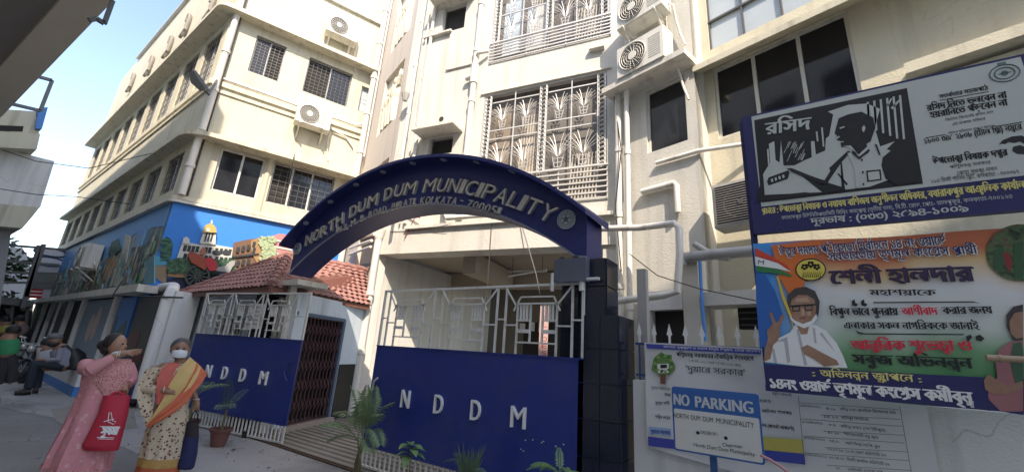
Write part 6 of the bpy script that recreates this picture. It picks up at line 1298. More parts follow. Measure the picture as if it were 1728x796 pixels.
# ---- woman in the pink kurta
W1 = Per(100, 812, 74.0, Zw); J = W1.J
P1 = thing('person', 'woman in a pink embroidered kurta shading her face with one raised hand', 'person', W1.g)
nv1 = Vector((W1.fr.n.x, W1.fr.n.y, 0)); tv1 = Vector((W1.fr.t.x, W1.fr.t.y, 0)); fd = (tv1*.82+nv1*.57).normalized(); sdv = Vector((-fd.y, fd.x, 0))
hc = J(445, 100, .0)
body = [('e', hc, (.092, .085, .115)), ('e', hc+fd*.045+Vector((0, 0, -.05)), (.055, .055, .065)), ('e', hc+fd*.10+Vector((0, 0, -.018)), (.018, .014, .024)), ('c', J(420, 150, -.02), J(400, 205, -.02), .05, .055), ('c', J(300, 210), J(480, 215), .065, .06), ('e', J(380, 290), (.12, .17, .17)), ('e', J(360, 420), (.12, .16, .18)),
        ('c', J(350, 430), J(320, 560), .13, .13), ('c', J(270, 600), J(150, 790), .08, .05), ('c', J(370, 600), J(335, 790), .08, .05), ('c', J(150, 790), J(130, 850), .045, .04), ('c', J(335, 790), J(325, 850), .045, .04), ('c', J(130, 850), J(160, 856, .1), .035, .03), ('c', J(325, 850), J(350, 858, .1), .035, .03),
        ('c', J(285, 205, .05), J(300, 240, .16), .05, .045), ('c', J(300, 240, .16), J(440, 160, .20), .04, .027), ('c', J(440, 160, .20), J(478, 146, .19), .027, .032), ('c', J(478, 146, .19), J(512, 142, .185), .032, .028),
        ('c', J(495, 215, -.02), J(520, 300, .02), .05, .042), ('c', J(520, 300, .02), J(490, 325, .12), .036, .028), ('c', J(490, 325, .12), J(482, 345, .14), .03, .028)]
for k, (x1, y1) in enumerate([(584, 124), (580, 136), (574, 146), (560, 156)]): body += fingers(J, [J(515, 132+k*8, .185)], [J(x1, y1, .18-.006*k)], .009)
body += fingers(J, [J(492, 152, .2)], [J(535, 162, .21)], .0105)
for k in range(4): body += fingers(J, [J(474+k*8, 348, .15)], [J(470+k*9, 372, .12)], .009)
body += fingers(J, [J(498, 335, .15)], [J(505, 358, .16)], .0105)
part(P1, 'body', body_mesh('b', body, .0085, 3), skin2)
b = MB(); b.ell(hc-fd*.038+Vector((0, 0, .03)), (.098, .100, .102), 20, 14); b.ell(hc-fd*.13+Vector((0, 0, -.015)), (.075, .07, .065), 14, 10); b.ell(hc-fd*.07+Vector((0, 0, -.06)), (.07, .08, .07), 14, 10); part(P1, 'hair', b, hairm)
b = MB()
for q in (-1, 1): b.ell(hc+fd*.085+sdv*.033*q+Vector((0, 0, .012)), (.012, .012, .008), 8, 6)
part(P1, 'eyes', b, flat('dark_eye', (.02, .015, .012), .2)); b = MB(); b.ell(hc+fd*.095+Vector((0, 0, -.068)), (.010, .02, .008), 10, 6); part(P1, 'lips', b, flat('lip_colour', (.28, .09, .08), .4))
b = MB(); b.ell(hc+fd*.05+Vector((0, 0, -.105))+nv1*.01, (.075, .07, .04), 14, 8); part(P1, 'lowered_mask', b, maskm)
b = W1.garment([(340, 480, 185, .08, -.01), (262, 520, 212, .125, 0), (250, 528, 280, .16, 0), (240, 505, 350, .165, 0), (205, 480, 430, .18, 0), (160, 462, 520, .20, 0), (110, 440, 610, .22, 0), (60, 425, 700, .25, 0), (28, 412, 772, .27, 0)], rip=.055, nr=9); kk = part(P1, 'kurta', b, kurta_p)
b = W1.garment([(30, 415, 755, .274, 0), (22, 414, 776, .278, 0)], rip=.04, nr=10); part(kk, 'hem_band', b, embro)
n_ = 14; b = MB(); V_ = []
rows_ = [(430, 175, 525, 180, .10), (330, 240, 528, 235, .165), (300, 300, 505, 300, .178), (330, 345, 470, 350, .182), (350, 385, 420, 385, .182)]
W2J = J
def strip1(rows, dd, jit=.0, n=10):
    b = MB(); R_ = []
    for i in range(len(rows)-1):
        for k in range(5): t = k/5; R_.append([rows[i][j]*(1-t)+rows[i+1][j]*t for j in range(5)])
    R_.append(list(rows[-1])); V_ = []
    for i, (x0, y0, x1, y1, d) in enumerate(R_):
        for k in range(n+1): t = k/n; V_.append(W1.J(x0+(x1-x0)*t, y0+(y1-y0)*t, d*(.55+.45*math.sin(math.pi*(.12+.76*t)))+dd))
    b.add(V_, [[i*(n+1)+k, i*(n+1)+k+1, (i+1)*(n+1)+k+1, (i+1)*(n+1)+k] for i in range(len(R_)-1) for k in range(n)]); b.sm = True
    v = list(b.v); nb = len(v); f = list(b.f); b.v += [p-nv1*.004 for p in v]; b.f += [[q+nb for q in fc[::-1]] for fc in f]; return b
part(P1, 'embroidered_yoke', strip1(rows_, .012), embro)
b = MB(); b.tube([J(278, 205, .04), J(272, 235, .12), J(300, 238, .19)], [.07, .066, .064], 14); b.tube([J(300, 238, .19), J(370, 200, .215), J(425, 170, .215)], [.075, .058, .046], 14); part(P1, 'sleeve', b, flat('pink_sleeve', (.63, .28, .29), .75))
b = MB(); b.tube([J(497, 212, -.02), J(518, 260, .0), J(522, 300, .03), J(505, 318, .1)], [.07, .066, .058, .046], 14); part(P1, 'sleeve', b, kurta)
b = MB(); b.tube([J(130, 768), J(122, 850)], [.075, .06], 12); b.tube([J(330, 768), J(322, 850)], [.09, .07], 12); part(P1, 'trousers', b, flat('white_trousers', (.62, .62, .64), .8))
b = MB(); b.tube([J(446, 157, .2)+Vector((0, 0, .034*math.cos(a)))+nv1*.034*math.sin(a) for a in [2*math.pi*k/12 for k in range(13)]], .0055, 6); b.tube([J(458, 153, .2)+Vector((0, 0, .034*math.cos(a)))+nv1*.034*math.sin(a) for a in [2*math.pi*k/12 for k in range(13)]], .0055, 6); part(P1, 'bangle', b, flat('ivory_bangle', (.65, .60, .50), .3))
RBG = thing('carrier_bag', 'red carrier bag with white Bengali print held by the woman in the pink kurta', 'bag', J(360, 680, .2))
b = W1.garment([(372, 518, 378, .045, .24), (345, 508, 470, .07, .24), (300, 485, 560, .08, .24), (252, 460, 650, .08, .24), (262, 452, 675, .06, .24)], rip=.012, nr=4, cap=True); redb = flat('red_nonwoven_cloth', (.50, .025, .05), .7); bb = part(RBG, 'bag_body', b, redb)
b = MB(); b.tube([J(400, 384, .27), J(430, 362, .2), J(480, 366, .16), J(500, 386, .25)], .009, 6); b.tube([J(410, 384, .21), J(450, 355, .16), J(490, 384, .21)], .009, 6); part(RBG, 'handle', b, redb)
def wz(x, y): return Zw(x, y)
bf = W1.fr; b = MB(); ptext(b, bf, vis('সুষমা'), *Zw(352, 592), *Zw(444, 592), 13, .335, bold=.08)
for (x0, y0, x1, y1, r_) in ((372, 520, 430, 505, .004), (335, 606, 430, 608, .003), (340, 614, 425, 616, .003), (350, 546, 450, 548, .003)): b.tube([J(x0, y0, .335), J(x1, y1, .335)], r_, 4)
b.tube([J(395, 520, .335), J(402, 470, .335), J(412, 470, .335), J(420, 515, .335), J(440, 520, .335), J(425, 535, .335), J(395, 520, .335)], .0035, 4); part(RBG, 'lettering', b, M['lwhite'])
# ---- man sitting on the plinth
def Zm(x, y): return (x/4.42, 500+y/4.42)
S1 = Per(0, 0, 84.0, Zm, G=Vector((-14.7, 3.25, 0))); J = S1.J; nvs = Vector((S1.fr.n.x, S1.fr.n.y, 0))
P3 = thing('person', 'man in pale grey shirt and dark jeans sitting on the plinth with a backpack', 'person', S1.g)
part(P3, 'body', body_mesh('b', [('e', J(415, 325), (.11, .12, .15)), ('c', J(425, 360), J(440, 380), .07, .07), ('c', J(455, 395), J(470, 510), .15, .16), ('c', J(470, 510), J(260, 500), .11, .09), ('c', J(260, 500), J(215, 690), .08, .055), ('c', J(215, 700), J(130, 712), .05, .04), ('c', J(470, 520), J(300, 530, -.15), .1, .08), ('c', J(300, 530, -.15), J(270, 690, -.15), .075, .05),
    ('c', J(450, 395, .1), J(430, 470, .14), .06, .05), ('c', J(430, 470, .14), J(310, 470, .1), .045, .035), ('c', J(310, 470, .1), J(285, 472, .08), .035, .03)], .02, 3), skin)
b = MB(); b.tube([J(440, 385, .0), J(465, 430, .0), J(478, 520, .0)], [.16, .2, .18], 14); b.tube([J(455, 390, .12), J(432, 470, .16), J(340, 474, .12)], [.085, .075, .055], 10); part(P3, 'shirt', b, flat('pale_grey_shirt', (.27, .28, .32), .8))
b = MB(); b.tube([J(475, 515, .05), J(262, 500, .05), J(212, 680, .05)], [.135, .115, .08], 12); b.tube([J(470, 520, -.12), J(300, 525, -.15), J(270, 680, -.15)], [.13, .105, .08], 12); part(P3, 'jeans', b, flat('dark_jeans', (.022, .03, .042), .8))
b = MB(); b.tube([J(232, 705, .05), J(170, 712, .05), J(105, 720, .05)], [.07, .07, .045], 10); b.tube([J(285, 700, -.15), J(240, 708, -.15)], [.06, .05], 10); part(P3, 'shoes', b, flat('black_shoes', (.015, .013, .012), .5))
b = MB(); b.ell(J(415, 300), (.125, .135, .09), 14, 8); part(P3, 'cap', b, flat('grey_cap', (.16, .16, .15), .8)); b = MB(); b.ell(J(400, 352, .02), (.10, .12, .08), 14, 8); part(P3, 'dark_scarf', b, M['black'])
BP_ = thing('backpack', 'black backpack on the back of the sitting man', 'bag', J(560, 500)); b = MB(); b.tube([J(530, 400), J(560, 450), J(565, 530), J(560, 545)], [.12, .2, .2, .15], 14); part(BP_, 'bag_body', b, M['black']); b = MB(); b.tube([J(455, 375, .15), J(500, 365, .15), J(540, 400, .12), J(540, 470, .15)], .022, 6); part(BP_, 'strap', b, M['black'])
def simple_person(label, G, zz, ang, head, neck, hips, kneeL, footL, kneeR, footR, sh, eL, hL, eR, hR, shirt, trousers, sc=1.0):
    S = Per(0, 0, ang, zz, G=G); J = S.J; t = thing('person', label, 'person', G); J_ = lambda p: J(*p)
    part(t, 'body', body_mesh('b', [('e', J_(head), (.10*sc, .10*sc, .13*sc)), ('c', J_(neck), J_(hips), .13*sc, .14*sc), ('c', J_(hips), J_(kneeL), .09*sc, .07*sc), ('c', J_(kneeL), J_(footL), .065*sc, .045*sc), ('c', J_(hips), J_(kneeR), .09*sc, .07*sc), ('c', J_(kneeR), J_(footR), .065*sc, .045*sc), ('c', J_(head), J_(neck), .06*sc, .06*sc),
        ('c', J_(sh), J_(eL), .05*sc, .045*sc), ('c', J_(eL), J_(hL), .04*sc, .035*sc), ('c', J_(neck), J_(eR), .05*sc, .045*sc), ('c', J_(eR), J_(hR), .04*sc, .035*sc)], .025, 3), skin)
    b = MB(); b.tube([J_(neck), (J_(neck)+J_(hips))/2, J_(hips)], [.15*sc, .19*sc, .17*sc], 12); b.tube([J_(sh), J_(eL)], [.08*sc, .07*sc], 10); b.tube([J_(neck), J_(eR)], [.08*sc, .07*sc], 10); part(t, 'shirt', b, shirt)
    b = MB(); b.tube([J_(hips), J_(kneeL), J_(footL)], [.13*sc, .10*sc, .07*sc], 10); b.tube([J_(hips), J_(kneeR), J_(footR)], [.13*sc, .10*sc, .07*sc], 10); part(t, 'trousers', b, trousers)
    b = MB(); b.ell(J_(head)+Vector((0, 0, .03)), (.115*sc, .115*sc, .12*sc), 12, 8); part(t, 'hair', b, hairm); return t
dk = flat('dark_trousers', (.03, .03, .032), .8)
simple_person('man in white leaning forward beside the sitting man with the backpack', Vector((-15.9, 3.3, 0)), Zm, 84, (345, 350), (340, 400), (355, 480), (230, 540), (120, 620), (260, 545), (150, 640), (310, 380), (300, 430), (330, 465), (370, 450), (400, 455), flat('white_shirt', (.55, .56, .58), .8), dk)
simple_person('man in a bright green shirt and dark trousers at the left edge of the picture', Vector((-13.6, 2.2, 0)), Zm, 84, (95, 262), (60, 320), (45, 430), (20, 520), (-10, 650), (90, 520), (75, 640), (20, 330), (-15, 400), (20, 430), (95, 380), (70, 420), flat('green_shirt', (.02, .24, .10), .8), dk)
simple_person('distant man in a yellow shirt beside the far road', Vector((-24, 2.9, 0)), Zm, 84, (38, 178), (38, 215), (38, 262), (30, 320), (30, 380), (50, 320), (50, 380), (20, 215), (8, 245), (20, 260), (62, 245), (50, 262), flat('yellow_shirt', (.45, .42, .10), .8), dk, 1.2)
simple_person('distant man in a grey brown shirt walking under the dark awning', Vector((-23, 3.0, 0)), Zm, 84, (145, 172), (150, 215), (155, 270), (148, 330), (140, 400), (165, 330), (165, 400), (125, 215), (112, 250), (120, 275), (180, 250), (185, 280), flat('brown_grey_shirt', (.17, .13, .13), .8), dk, 1.15)
# motorcycle parked near the plinth
def moto(label, G, s=1.0, ang=0):
    t = thing('motorcycle', label, 'motorcycle', G, group='parked motorcycles'); F = Fr((G.x, G.y), ang)
    for q in (-.62, .62):
        b = MB(); P = [F.pt(q*s+.28*s*math.cos(a), .30*s+.28*s*math.sin(a), 0) for a in [2*math.pi*k/20 for k in range(21)]]; b.tube(P, .045*s, 6); w = part(t, 'wheel', b, M['black']); b = MB()
        for k in range(6): a = math.pi*k/3; b.tube([F.pt(q*s, .3*s, 0), F.pt(q*s+.26*s*math.cos(a), .3*s+.26*s*math.sin(a), 0)], .012*s, 4)
        part(w, 'rim', b, M['alu'])
    b = MB(); b.ell(F.pt(.05*s, .35*s, 0), (.22*s, .14*s, .17*s)); b.tube([F.pt(-.62*s, .3*s, 0), F.pt(-.2*s, .45*s, 0), F.pt(.25*s, .6*s, 0), F.pt(.45*s, .8*s, 0), F.pt(.62*s, .3*s, 0)], .035*s, 6); part(t, 'frame', b, M['iron'])
    b = MB(); b.ell(F.pt(.15*s, .78*s, 0), (.26*s, .14*s, .13*s)); part(t, 'fuel_tank', b, flat('dark_red_tank', (.10, .02, .02), .25)); b = MB(); b.tube([F.pt(-.7*s, .80*s, 0), F.pt(-.35*s, .76*s, 0), F.pt(.0, .76*s, 0)], [.07*s, .1*s, .08*s], 8); part(t, 'seat', b, M['black'])
    b = MB(); b.tube([F.pt(.38*s, 1.0*s, -.3*s), F.pt(.42*s, .98*s, 0), F.pt(.38*s, 1.0*s, .3*s)], .015*s, 6); part(t, 'handlebar', b, M['alu']); b = MB(); b.ell(F.pt(.55*s, .88*s, 0), (.08*s, .09*s, .09*s)); part(t, 'headlight', b, M['chrome'])
    b = MB(); b.tube([F.pt(.36*s, 1.0*s, -.25*s), F.pt(.36*s, 1.15*s, -.33*s)], .008*s, 4); b.ell(F.pt(.36*s, 1.17*s, -.33*s), (.03*s, .05*s, .035*s)); b.tube([F.pt(.36*s, 1.0*s, .25*s), F.pt(.36*s, 1.15*s, .33*s)], .008*s, 4); b.ell(F.pt(.36*s, 1.17*s, .33*s), (.03*s, .05*s, .035*s)); part(t, 'mirror', b, M['alu']); return t
moto('dark motorcycle parked against the plinth beyond the man in white', Vector((-18.6, 3.05, 0)), 1.0, -35); moto('second motorcycle behind it, nearer the far awning', Vector((-20.0, 3.2, 0)), 1.0, -50)
# ================================================================== the opposite side of the street, overhead and far things
OB = thing('apartment_building', 'unseen block shaped to shade the street, whose balcony slab juts into the top left corner', 'building', (-6, -4, 0))
b = MB()
for (x0, x1, zt) in ((-45, -5.7, 17.4), (-5.7, 7.0, 14.3), (7.0, 26, 17.8)): b.abox(x0, x1, -11, -2.5, 0, zt)  # blocks out of view; roof heights stepped so their shadow covers gate and street
part(OB, 'wall', b, flat('bounce_white_wall', (.78, .76, .70), .8))  # near white so the unseen wall bounces light into the street
for i in range(14):
    for fl_ in range(4):
        x = -27+i*2.6+.4; z = 1.2+fl_*3.4
        if z+1.5 > 14: continue
        b = MB(); b.abox(x, x+1.3, -2.52, -2.46, z, z+1.5); w = part(OB, 'window', b, M['dark']); 
ZS = 6.0
def atz(x, y, z=ZS): return ground(x, y, z)
A0, A1 = atz(193, 0), atz(0, 200); B0, B1 = atz(103, 0), atz(0, 114)
dA = (A0-A1).normalized(); dB = (B0-B1).normalized(); A2 = A0+dA*3; A3 = atz(65, 128)-dA*.0; B2 = B0+dB*3
b = MB(); e1 = A1-dA*1.5; f1 = B1-dB*1.5
b.slab([(A2.x, A2.y), (e1.x, e1.y), (f1.x, f1.y), (B2.x, B2.y)], ZS, ZS+.45); part(OB, 'balcony_edge_beam', b, flat('beam_limewash', (.74, .68, .54), .8))
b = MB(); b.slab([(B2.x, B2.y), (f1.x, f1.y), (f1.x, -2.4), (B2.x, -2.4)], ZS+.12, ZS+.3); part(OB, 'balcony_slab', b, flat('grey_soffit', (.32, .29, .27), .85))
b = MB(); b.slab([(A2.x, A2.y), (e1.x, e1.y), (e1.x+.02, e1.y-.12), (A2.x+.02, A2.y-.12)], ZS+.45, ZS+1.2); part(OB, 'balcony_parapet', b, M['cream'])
a = atz(160, 35, 6.6); b = MB(); F1 = Fr((A0.x-1.0, A0.y+.02), 178)
def bars(X, pts, w, fr):
    b = MB()
    for (x0, y0, x1, y1) in pts: b.bar(fr.pt(*fr.px(x0, y0), 0), fr.pt(*fr.px(x1, y1), 0), w)
    return b
F0 = Fr((-7.2, 0), 90); part(OB, 'clothes_rail', bars(0, [(163, 32, 176, 40), (176, 40, 190, 2), (150, 34, 163, 32)], .05, F0), M['iron'])
# next building along, seen past the slab
F2 = Fr((-19, 0), 90)
NB = thing('apartment_building', 'pale building with a blue painted balcony end at the far left, half in shade', 'building', F2.pt(0, 0))
def fpoly(fr, pts, d0, d1):
    b = MB(); b.prism(fr, [fr.px(x, y, d1) for x, y in pts], d0, d1); return b
part(NB, 'wall', fpoly(F2, [(-60, 235), (52, 262), (92, 272), (68, 350), (-60, 345)], -9, 0), M['parapet']); part(NB, 'balcony_slab', fpoly(F2, [(-60, 219), (68, 226), (62, 252), (-60, 246)], -9, .5), M['cream_trim'])
part(NB, 'balcony_wall', fpoly(F2, [(-60, 180), (60, 188), (66, 226), (-60, 219)], -9, .3), M['cream_trim']); part(NB, 'blue_balcony_end', fpoly(F2, [(66, 182), (81, 181), (71, 217), (60, 217)], -9, .45), M['skyblue']); part(NB, 'dark_gap', fpoly(F2, [(-60, 209), (40, 213), (38, 222), (-60, 219)], .3, .32), M['dark'])
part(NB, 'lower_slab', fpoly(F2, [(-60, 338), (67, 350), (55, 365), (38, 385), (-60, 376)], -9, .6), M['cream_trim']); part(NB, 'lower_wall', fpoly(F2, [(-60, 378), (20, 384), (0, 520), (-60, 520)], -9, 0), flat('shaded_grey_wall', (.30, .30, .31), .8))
part(NB, 'balcony_rail', bars(0, [(13, 174, 68, 187), (68, 187, 88, 136), (88, 136, 62, 129)], .07, Fr((-15, 0), 90)), M['iron'])
# far end of the street
F3 = Fr((-34, 0), 90); F4 = Fr((-25, 0), 90)
b = fpoly(F3, [(-60, 412), (38, 418), (52, 440), (48, 620), (-60, 600)], -6, 0); solo('apartment_building', b, flat('hazy_wall', (.45, .45, .48), .8), 'hazy far building behind the scaffold frame at the left edge', 'building')
SCF = thing('scaffold', 'rusty steel frame of a roadside hoarding at the far left', 'frame', F4.pt(4, 0)); 
for q in [(-20, 411, 108, 421), (-20, 438, 100, 447), (-20, 458, 108, 462), (44, 500, 74, 412), (38, 520, 66, 414), (0, 476, 106, 478)]: part(SCF, 'bar', bars(0, [q], .09 if q[0] < 30 else .13, F4), M['iron'])
HB = thing('hoarding', 'white hoarding with two oval badges over a red strip beside the mural building', 'sign', Fr((-27, 0), 90).pt(4.5, 3)); F5 = Fr((-27, 0), 90)
part(HB, 'panel', fpoly(F5, [(72, 418), (106, 422), (90, 502), (44, 500), (62, 452)], -.1, 0), flat('pale_hoarding', (.42, .43, .46), .6)); 
b = MB()
for x, y in ((86, 426), (83, 441)): s, z = F5.px(x, y); b.disc(F5, s, z, .55, .22, .0, .03, 16)
part(HB, 'oval_badge', b, flat('badge_blue', (.06, .08, .14))); b = MB()
for x, y in ((86, 426), (83, 441)): s, z = F5.px(x, y); b.disc(F5, s, z, .45, .14, .03, .05, 16)
part(HB, 'oval_badge', b, flat('badge_white', (.6, .62, .65)))
part(HB, 'photo_area', fpoly(F5, [(60, 460), (96, 462), (88, 488), (52, 486)], 0, .03), flat('hoarding_photo_grey', (.14, .16, .14))); part(HB, 'red_strip', fpoly(F5, [(48, 486), (73, 488), (70, 504), (44, 502)], .03, .06), flat('hoarding_red', (.50, .02, .03)))
b = MB(); 
for y in (491, 497): a = F5.px(50, y); c = F5.px(70, y+1); b.fbar(F5, a[0], a[1], c[0], c[1], .05, .06, .07)
part(HB, 'lettering', b, M['lwhite'])
AW = thing('awning', 'dark low tarpaulin awning over the shops at the far end of the street', 'awning', F4.pt(2, 0)); F6 = Fr((-26, 0), 90)
part(AW, 'roof_sheet', fpoly(F6, [(-60, 492), (58, 508), (56, 518), (-60, 506)], -3, .6), M['iron']); part(AW, 'dark_shop', fpoly(F6, [(-60, 508), (56, 517), (48, 580), (30, 600), (-60, 600)], -4, -1.2), M['dark'])
for x in (-5, 22, 48): part(AW, 'post', bars(0, [(x, 512, x-12, 590)], .1, F6), M['iron'])
for (pp_, c) in (([(8, 520), (24, 520), (20, 530), (12, 530)], (.40, .38, .34)), ([(36, 518), (56, 519), (54, 524), (36, 524)], (.45, .44, .42))): part(AW, 'hanging_goods', fpoly(F6, pp_, -.8, -.7), flat('awning_goods_%d' % int(c[0]*100), c))
# lamps, cables, trees
LM = thing('street_lamp', 'dark street lamp head on a short arm at the corner of the left building', 'lamp', LR.pt(.05, 8.9, .15)); Fq = Fr((Cc.x+.35, Cc.y-.35), 30)
def q_(x, y, d=0): a = Fq.px(x, y, d); return Fq.pt(a[0], a[1], d)
b = MB(); b.loft([[c+Vector((0, 0, .03*k)) for k in ()] or [q_(318, 122)+Vector((.0, 0, 0)), q_(326, 119), q_(326, 119)+Vector((0, .05, .04)), q_(318, 122)+Vector((0, .05, .04))], [q_(322, 140), q_(335, 134), q_(335, 134)+Vector((0, .08, .06)), q_(322, 140)+Vector((0, .08, .06))], [q_(338, 154), q_(347, 150), q_(347, 150)+Vector((0, .06, .05)), q_(338, 154)+Vector((0, .06, .05))]]); b.sm = False; part(LM, 'lamp_head', b, flat('dark_lamp', (.06, .06, .055), .5))
b = MB(); b.tube([q_(345, 153), q_(352, 160), LR.pt(.12, 8.7, .1)], .03, 6); part(LM, 'arm', b, M['iron'])
def wire(pts, r, label): b = MB(); b.tube(pts, r, 5); return solo('cable', b, M['cable'], label, 'cable')
def P_(x, y, X): return at_x(x, y, X)
wire([P_(-5, 250, -19), P_(60, 272, -18), P_(150, 284, -17), LL.pt(-2, 6.6, .4)], .012, 'thin black wire crossing the sky gap high at the left')
wire([P_(-5, 318, -19), P_(60, 328, -18), P_(130, 332, -17.5), LL.pt(-3, 5.2, .3)], .012, 'second thin wire crossing the sky gap lower down at the left')
a = RW.px(1062, 428, .7); wire([RW.pt(*a, .7), RW.pt(*RW.px(1110, 465, .9), .9), RW.pt(*RW.px(1180, 487, 1.1), 1.1), RW.pt(*RW.px(1275, 507, 1.4), 1.4)], .008, 'loose cable sagging from the pillar pipes to the blue notice board')
wire([LL.pt(-.6, 2.75, .4), LL.shift(d=.5).pt(.6, 2.3, .2), Vector((-11.3, 3.7, 2.35))], .02, 'slanting stay wire from the white beam down to the boundary pillar')
def leaf_cloud(mb, c, r, n, sz, rr):
    for k in range(n):
        v = Vector((rr.gauss(0, 1), rr.gauss(0, 1), rr.gauss(0, 1))).normalized()*(rr.random()**.4); p = Vector(c)+Vector((v.x*r[0], v.y*r[1], v.z*r[2]))
        a = Vector((rr.uniform(-1, 1), rr.uniform(-1, 1), rr.uniform(-.6, .6))).normalized(); bq = a.orthogonal().normalized(); s = sz*rr.uniform(.6, 1.3)
        mb.add([p-a*s, p+bq*s*.4, p+a*s, p-bq*s*.4], [[0, 1, 2, 3]])
rr = random.Random(9)
TR = thing('tree', 'sparse dark tree showing between the scaffold bars at the far left', 'tree', F3.pt(2.5, 0, 4)); b = MB(); c = Fr((-28, 0), 90); cc = c.pt(*c.px(2, 448)); leaf_cloud(b, cc, (1.4, 1.1, .8), 420, .16, rr); leaf_cloud(b, cc+Vector((0, -.6, 1.0)), (1.0, .8, .6), 260, .14, rr); leaf_cloud(b, cc+Vector((0, .4, -1.6)), (1.0, .9, .6), 260, .14, rr); part(TR, 'crown', b, M['leaf2'])
b = MB(); b.tube([Vector((cc.x, cc.y, 0)), Vector((cc.x, cc.y+.1, cc.z*.6)), cc], [.14, .1, .05], 8); b.tube([Vector((cc.x, cc.y+.05, cc.z*.6)), cc+Vector((0, -.6, .8))], [.06, .03], 6); part(TR, 'trunk', b, M['stem'])
# ================================================================== plants by the gate
def frond(mb, p0, dirv, L, arch, nl, lw, ll, rr, droop=1.0):
    # a rachis bending over, narrow leaflets on both sides
    d = Vector(dirv).normalized(); side = d.cross(Vector((0, 0, 1))); side = side.normalized() if side.length > .1 else Vector((1, 0, 0)); P = []; v = d.copy(); p = Vector(p0)
    N = 10
    for k in range(N+1): P.append(p.copy()); p = p+v*(L/N); v = (v+Vector((0, 0, -arch/N))).normalized()
    mb.tube(P, [.006*(1-.08*k) for k in range(N+1)], 4)
    for k in range(nl):
        t = .2+.8*k/nl; i = min(N-1, int(t*N)); q = P[i].lerp(P[i+1], t*N-i); tv = (P[i+1]-P[i]).normalized(); l = ll*(math.sin(math.pi*(.18+.75*t)))*rr.uniform(.85, 1.1)
        for sg in (-1, 1):
            o = (side*sg*.8+tv*.75+Vector((0, 0, .12))).normalized(); m = q+o*l*.55; e = q+o*l+Vector((0, 0, -l*.38*droop)); wv = tv*lw*.5
            mb.add([q-wv*.5, m-wv+Vector((0, 0, .004)), e, m+wv], [[0, 1, 2, 3]])
PL_ = Fr((0, 3.72), 0)
def lp(x, y, d=0): a = PL_.px(x, y, d); return PL_.pt(a[0], a[1], d)
def palm(name, label, G, stems, fr_, m, cat='plant'):
    t = thing(name, label, cat, G)
    for s in stems: b = MB(); b.tube(s, [.022-.006*i for i in range(len(s))], 7); part(t, 'stem', b, M['stem'])
    for (p0, dv, L, ar, nl, lw, ll) in fr_: b = MB(); frond(b, p0, dv, L, ar, nl, lw, ll, rr); part(t, 'frond', b, m)
    return t
g0 = Vector((lp(600, 796).x, 3.72, 0)); tops = [lp(612, 738), lp(604, 742), lp(618, 735)]
palm('areca_palm', 'tall green areca palm at the left end of the closed gate leaf', g0, [[g0, lp(600, 780), tops[0]], [g0+Vector((.06, 0, 0)), lp(608, 785, .03), tops[1]], [g0+Vector((-.04, .03, 0)), lp(606, 770), tops[2]]],
     [(tops[0], (-.75, -.1, 1.1), .62, 1.5, 22, .022, .20), (tops[0], (-.2, -.3, 1.3), .66, .7, 24, .022, .20), (tops[0], (.15, -.2, 1.4), .60, .8, 24, .022, .20), (tops[1], (-1, -.3, .35), .48, 1.1, 18, .02, .17), (tops[2], (.9, -.3, .9), .55, 1.9, 20, .022, .18), (tops[0], (.9, -.4, .25), .46, 1.0, 18, .02, .16), (tops[1], (-.5, -.6, .9), .50, 1.3, 20, .02, .18), (tops[2], (.4, .1, 1.2), .55, 1.4, 20, .02, .18), (tops[2], (-.6, .2, 1.0), .6, 1.7, 20, .02, .18), (tops[0], (0, -.1, 1.5), .62, .45, 26, .022, .19), (tops[2], (-.12, .15, 1.5), .58, .5, 26, .022, .19), (tops[1], (.28, -.3, 1.4), .5, .7, 24, .022, .18), (tops[0], (-.5, .1, 1.4), .66, 1.2, 26, .022, .2), (tops[2], (.55, -.2, 1.2), .52, 1.5, 24, .022, .18)], M['leaf'])
def potm(G, r=.14, h=.24):
    t = thing('plant_pot', '', 'pot', G); b = MB(); c = Vector(G); b.loft([[c+Vector((q*math.cos(a), q*math.sin(a), z)) for a in [2*math.pi*k/24 for k in range(24)]] for q, z in ((r*.62, 0), (r*.9, h*.82), (r*1.02, h*.84), (r*1.05, h), (r*.92, h), (r*.88, h*.86))]); part(t, 'pot_body', b, M['pot'])
    b = MB(); b.tube([c+Vector((0, 0, h*.8)), c+Vector((0, 0, h*.87))], r*.88, 20); part(t, 'soil', b, M['soil']); return t
G1 = ground(367, 752); G1 = Vector((G1.x, G1.y, .0)); pt_ = potm(G1, .15, .25); pt_['label'] = 'clay pot with a thin palm before the lower bars of the left gate leaf'; tp = G1+Vector((.02, 0, .5))
palm('potted_palm', 'thin dark palm growing from the clay pot before the left gate leaf', G1+Vector((0, 0, .2)), [[G1+Vector((0, 0, .2)), tp]], [(tp, (-.9, .35, .9), .42, 1.6, 14, .016, .14), (tp, (.2, -.2, 1.3), .5, .9, 16, .016, .15), (tp, (.7, -.7, .9), .42, 1.4, 14, .016, .14), (tp, (-.3, .6, 1.1), .45, 1.0, 14, .016, .14), (tp, (.5, -.1, .6), .36, 1.6, 12, .016, .12)], M['leaf2'])
G1b = Vector((-8.15, 3.2, 0)); pt2 = potm(G1b, .16, .27); pt2['label'] = 'dark clay pot behind the tote bag of the woman in the sari'; tp = G1b+Vector((.0, 0, .6))
palm('potted_palm', 'bushy palm showing between the woman in the sari and the left gate leaf', G1b+Vector((0, 0, .22)), [[G1b+Vector((0, 0, .22)), tp]], [(tp, (math.cos(a)*.7, math.sin(a)*.7, 1.0), .5, 1.4, 16, .02, .17) for a in (0, 1.1, 2.3, 3.4, 4.4, 5.4)], M['leaf'])
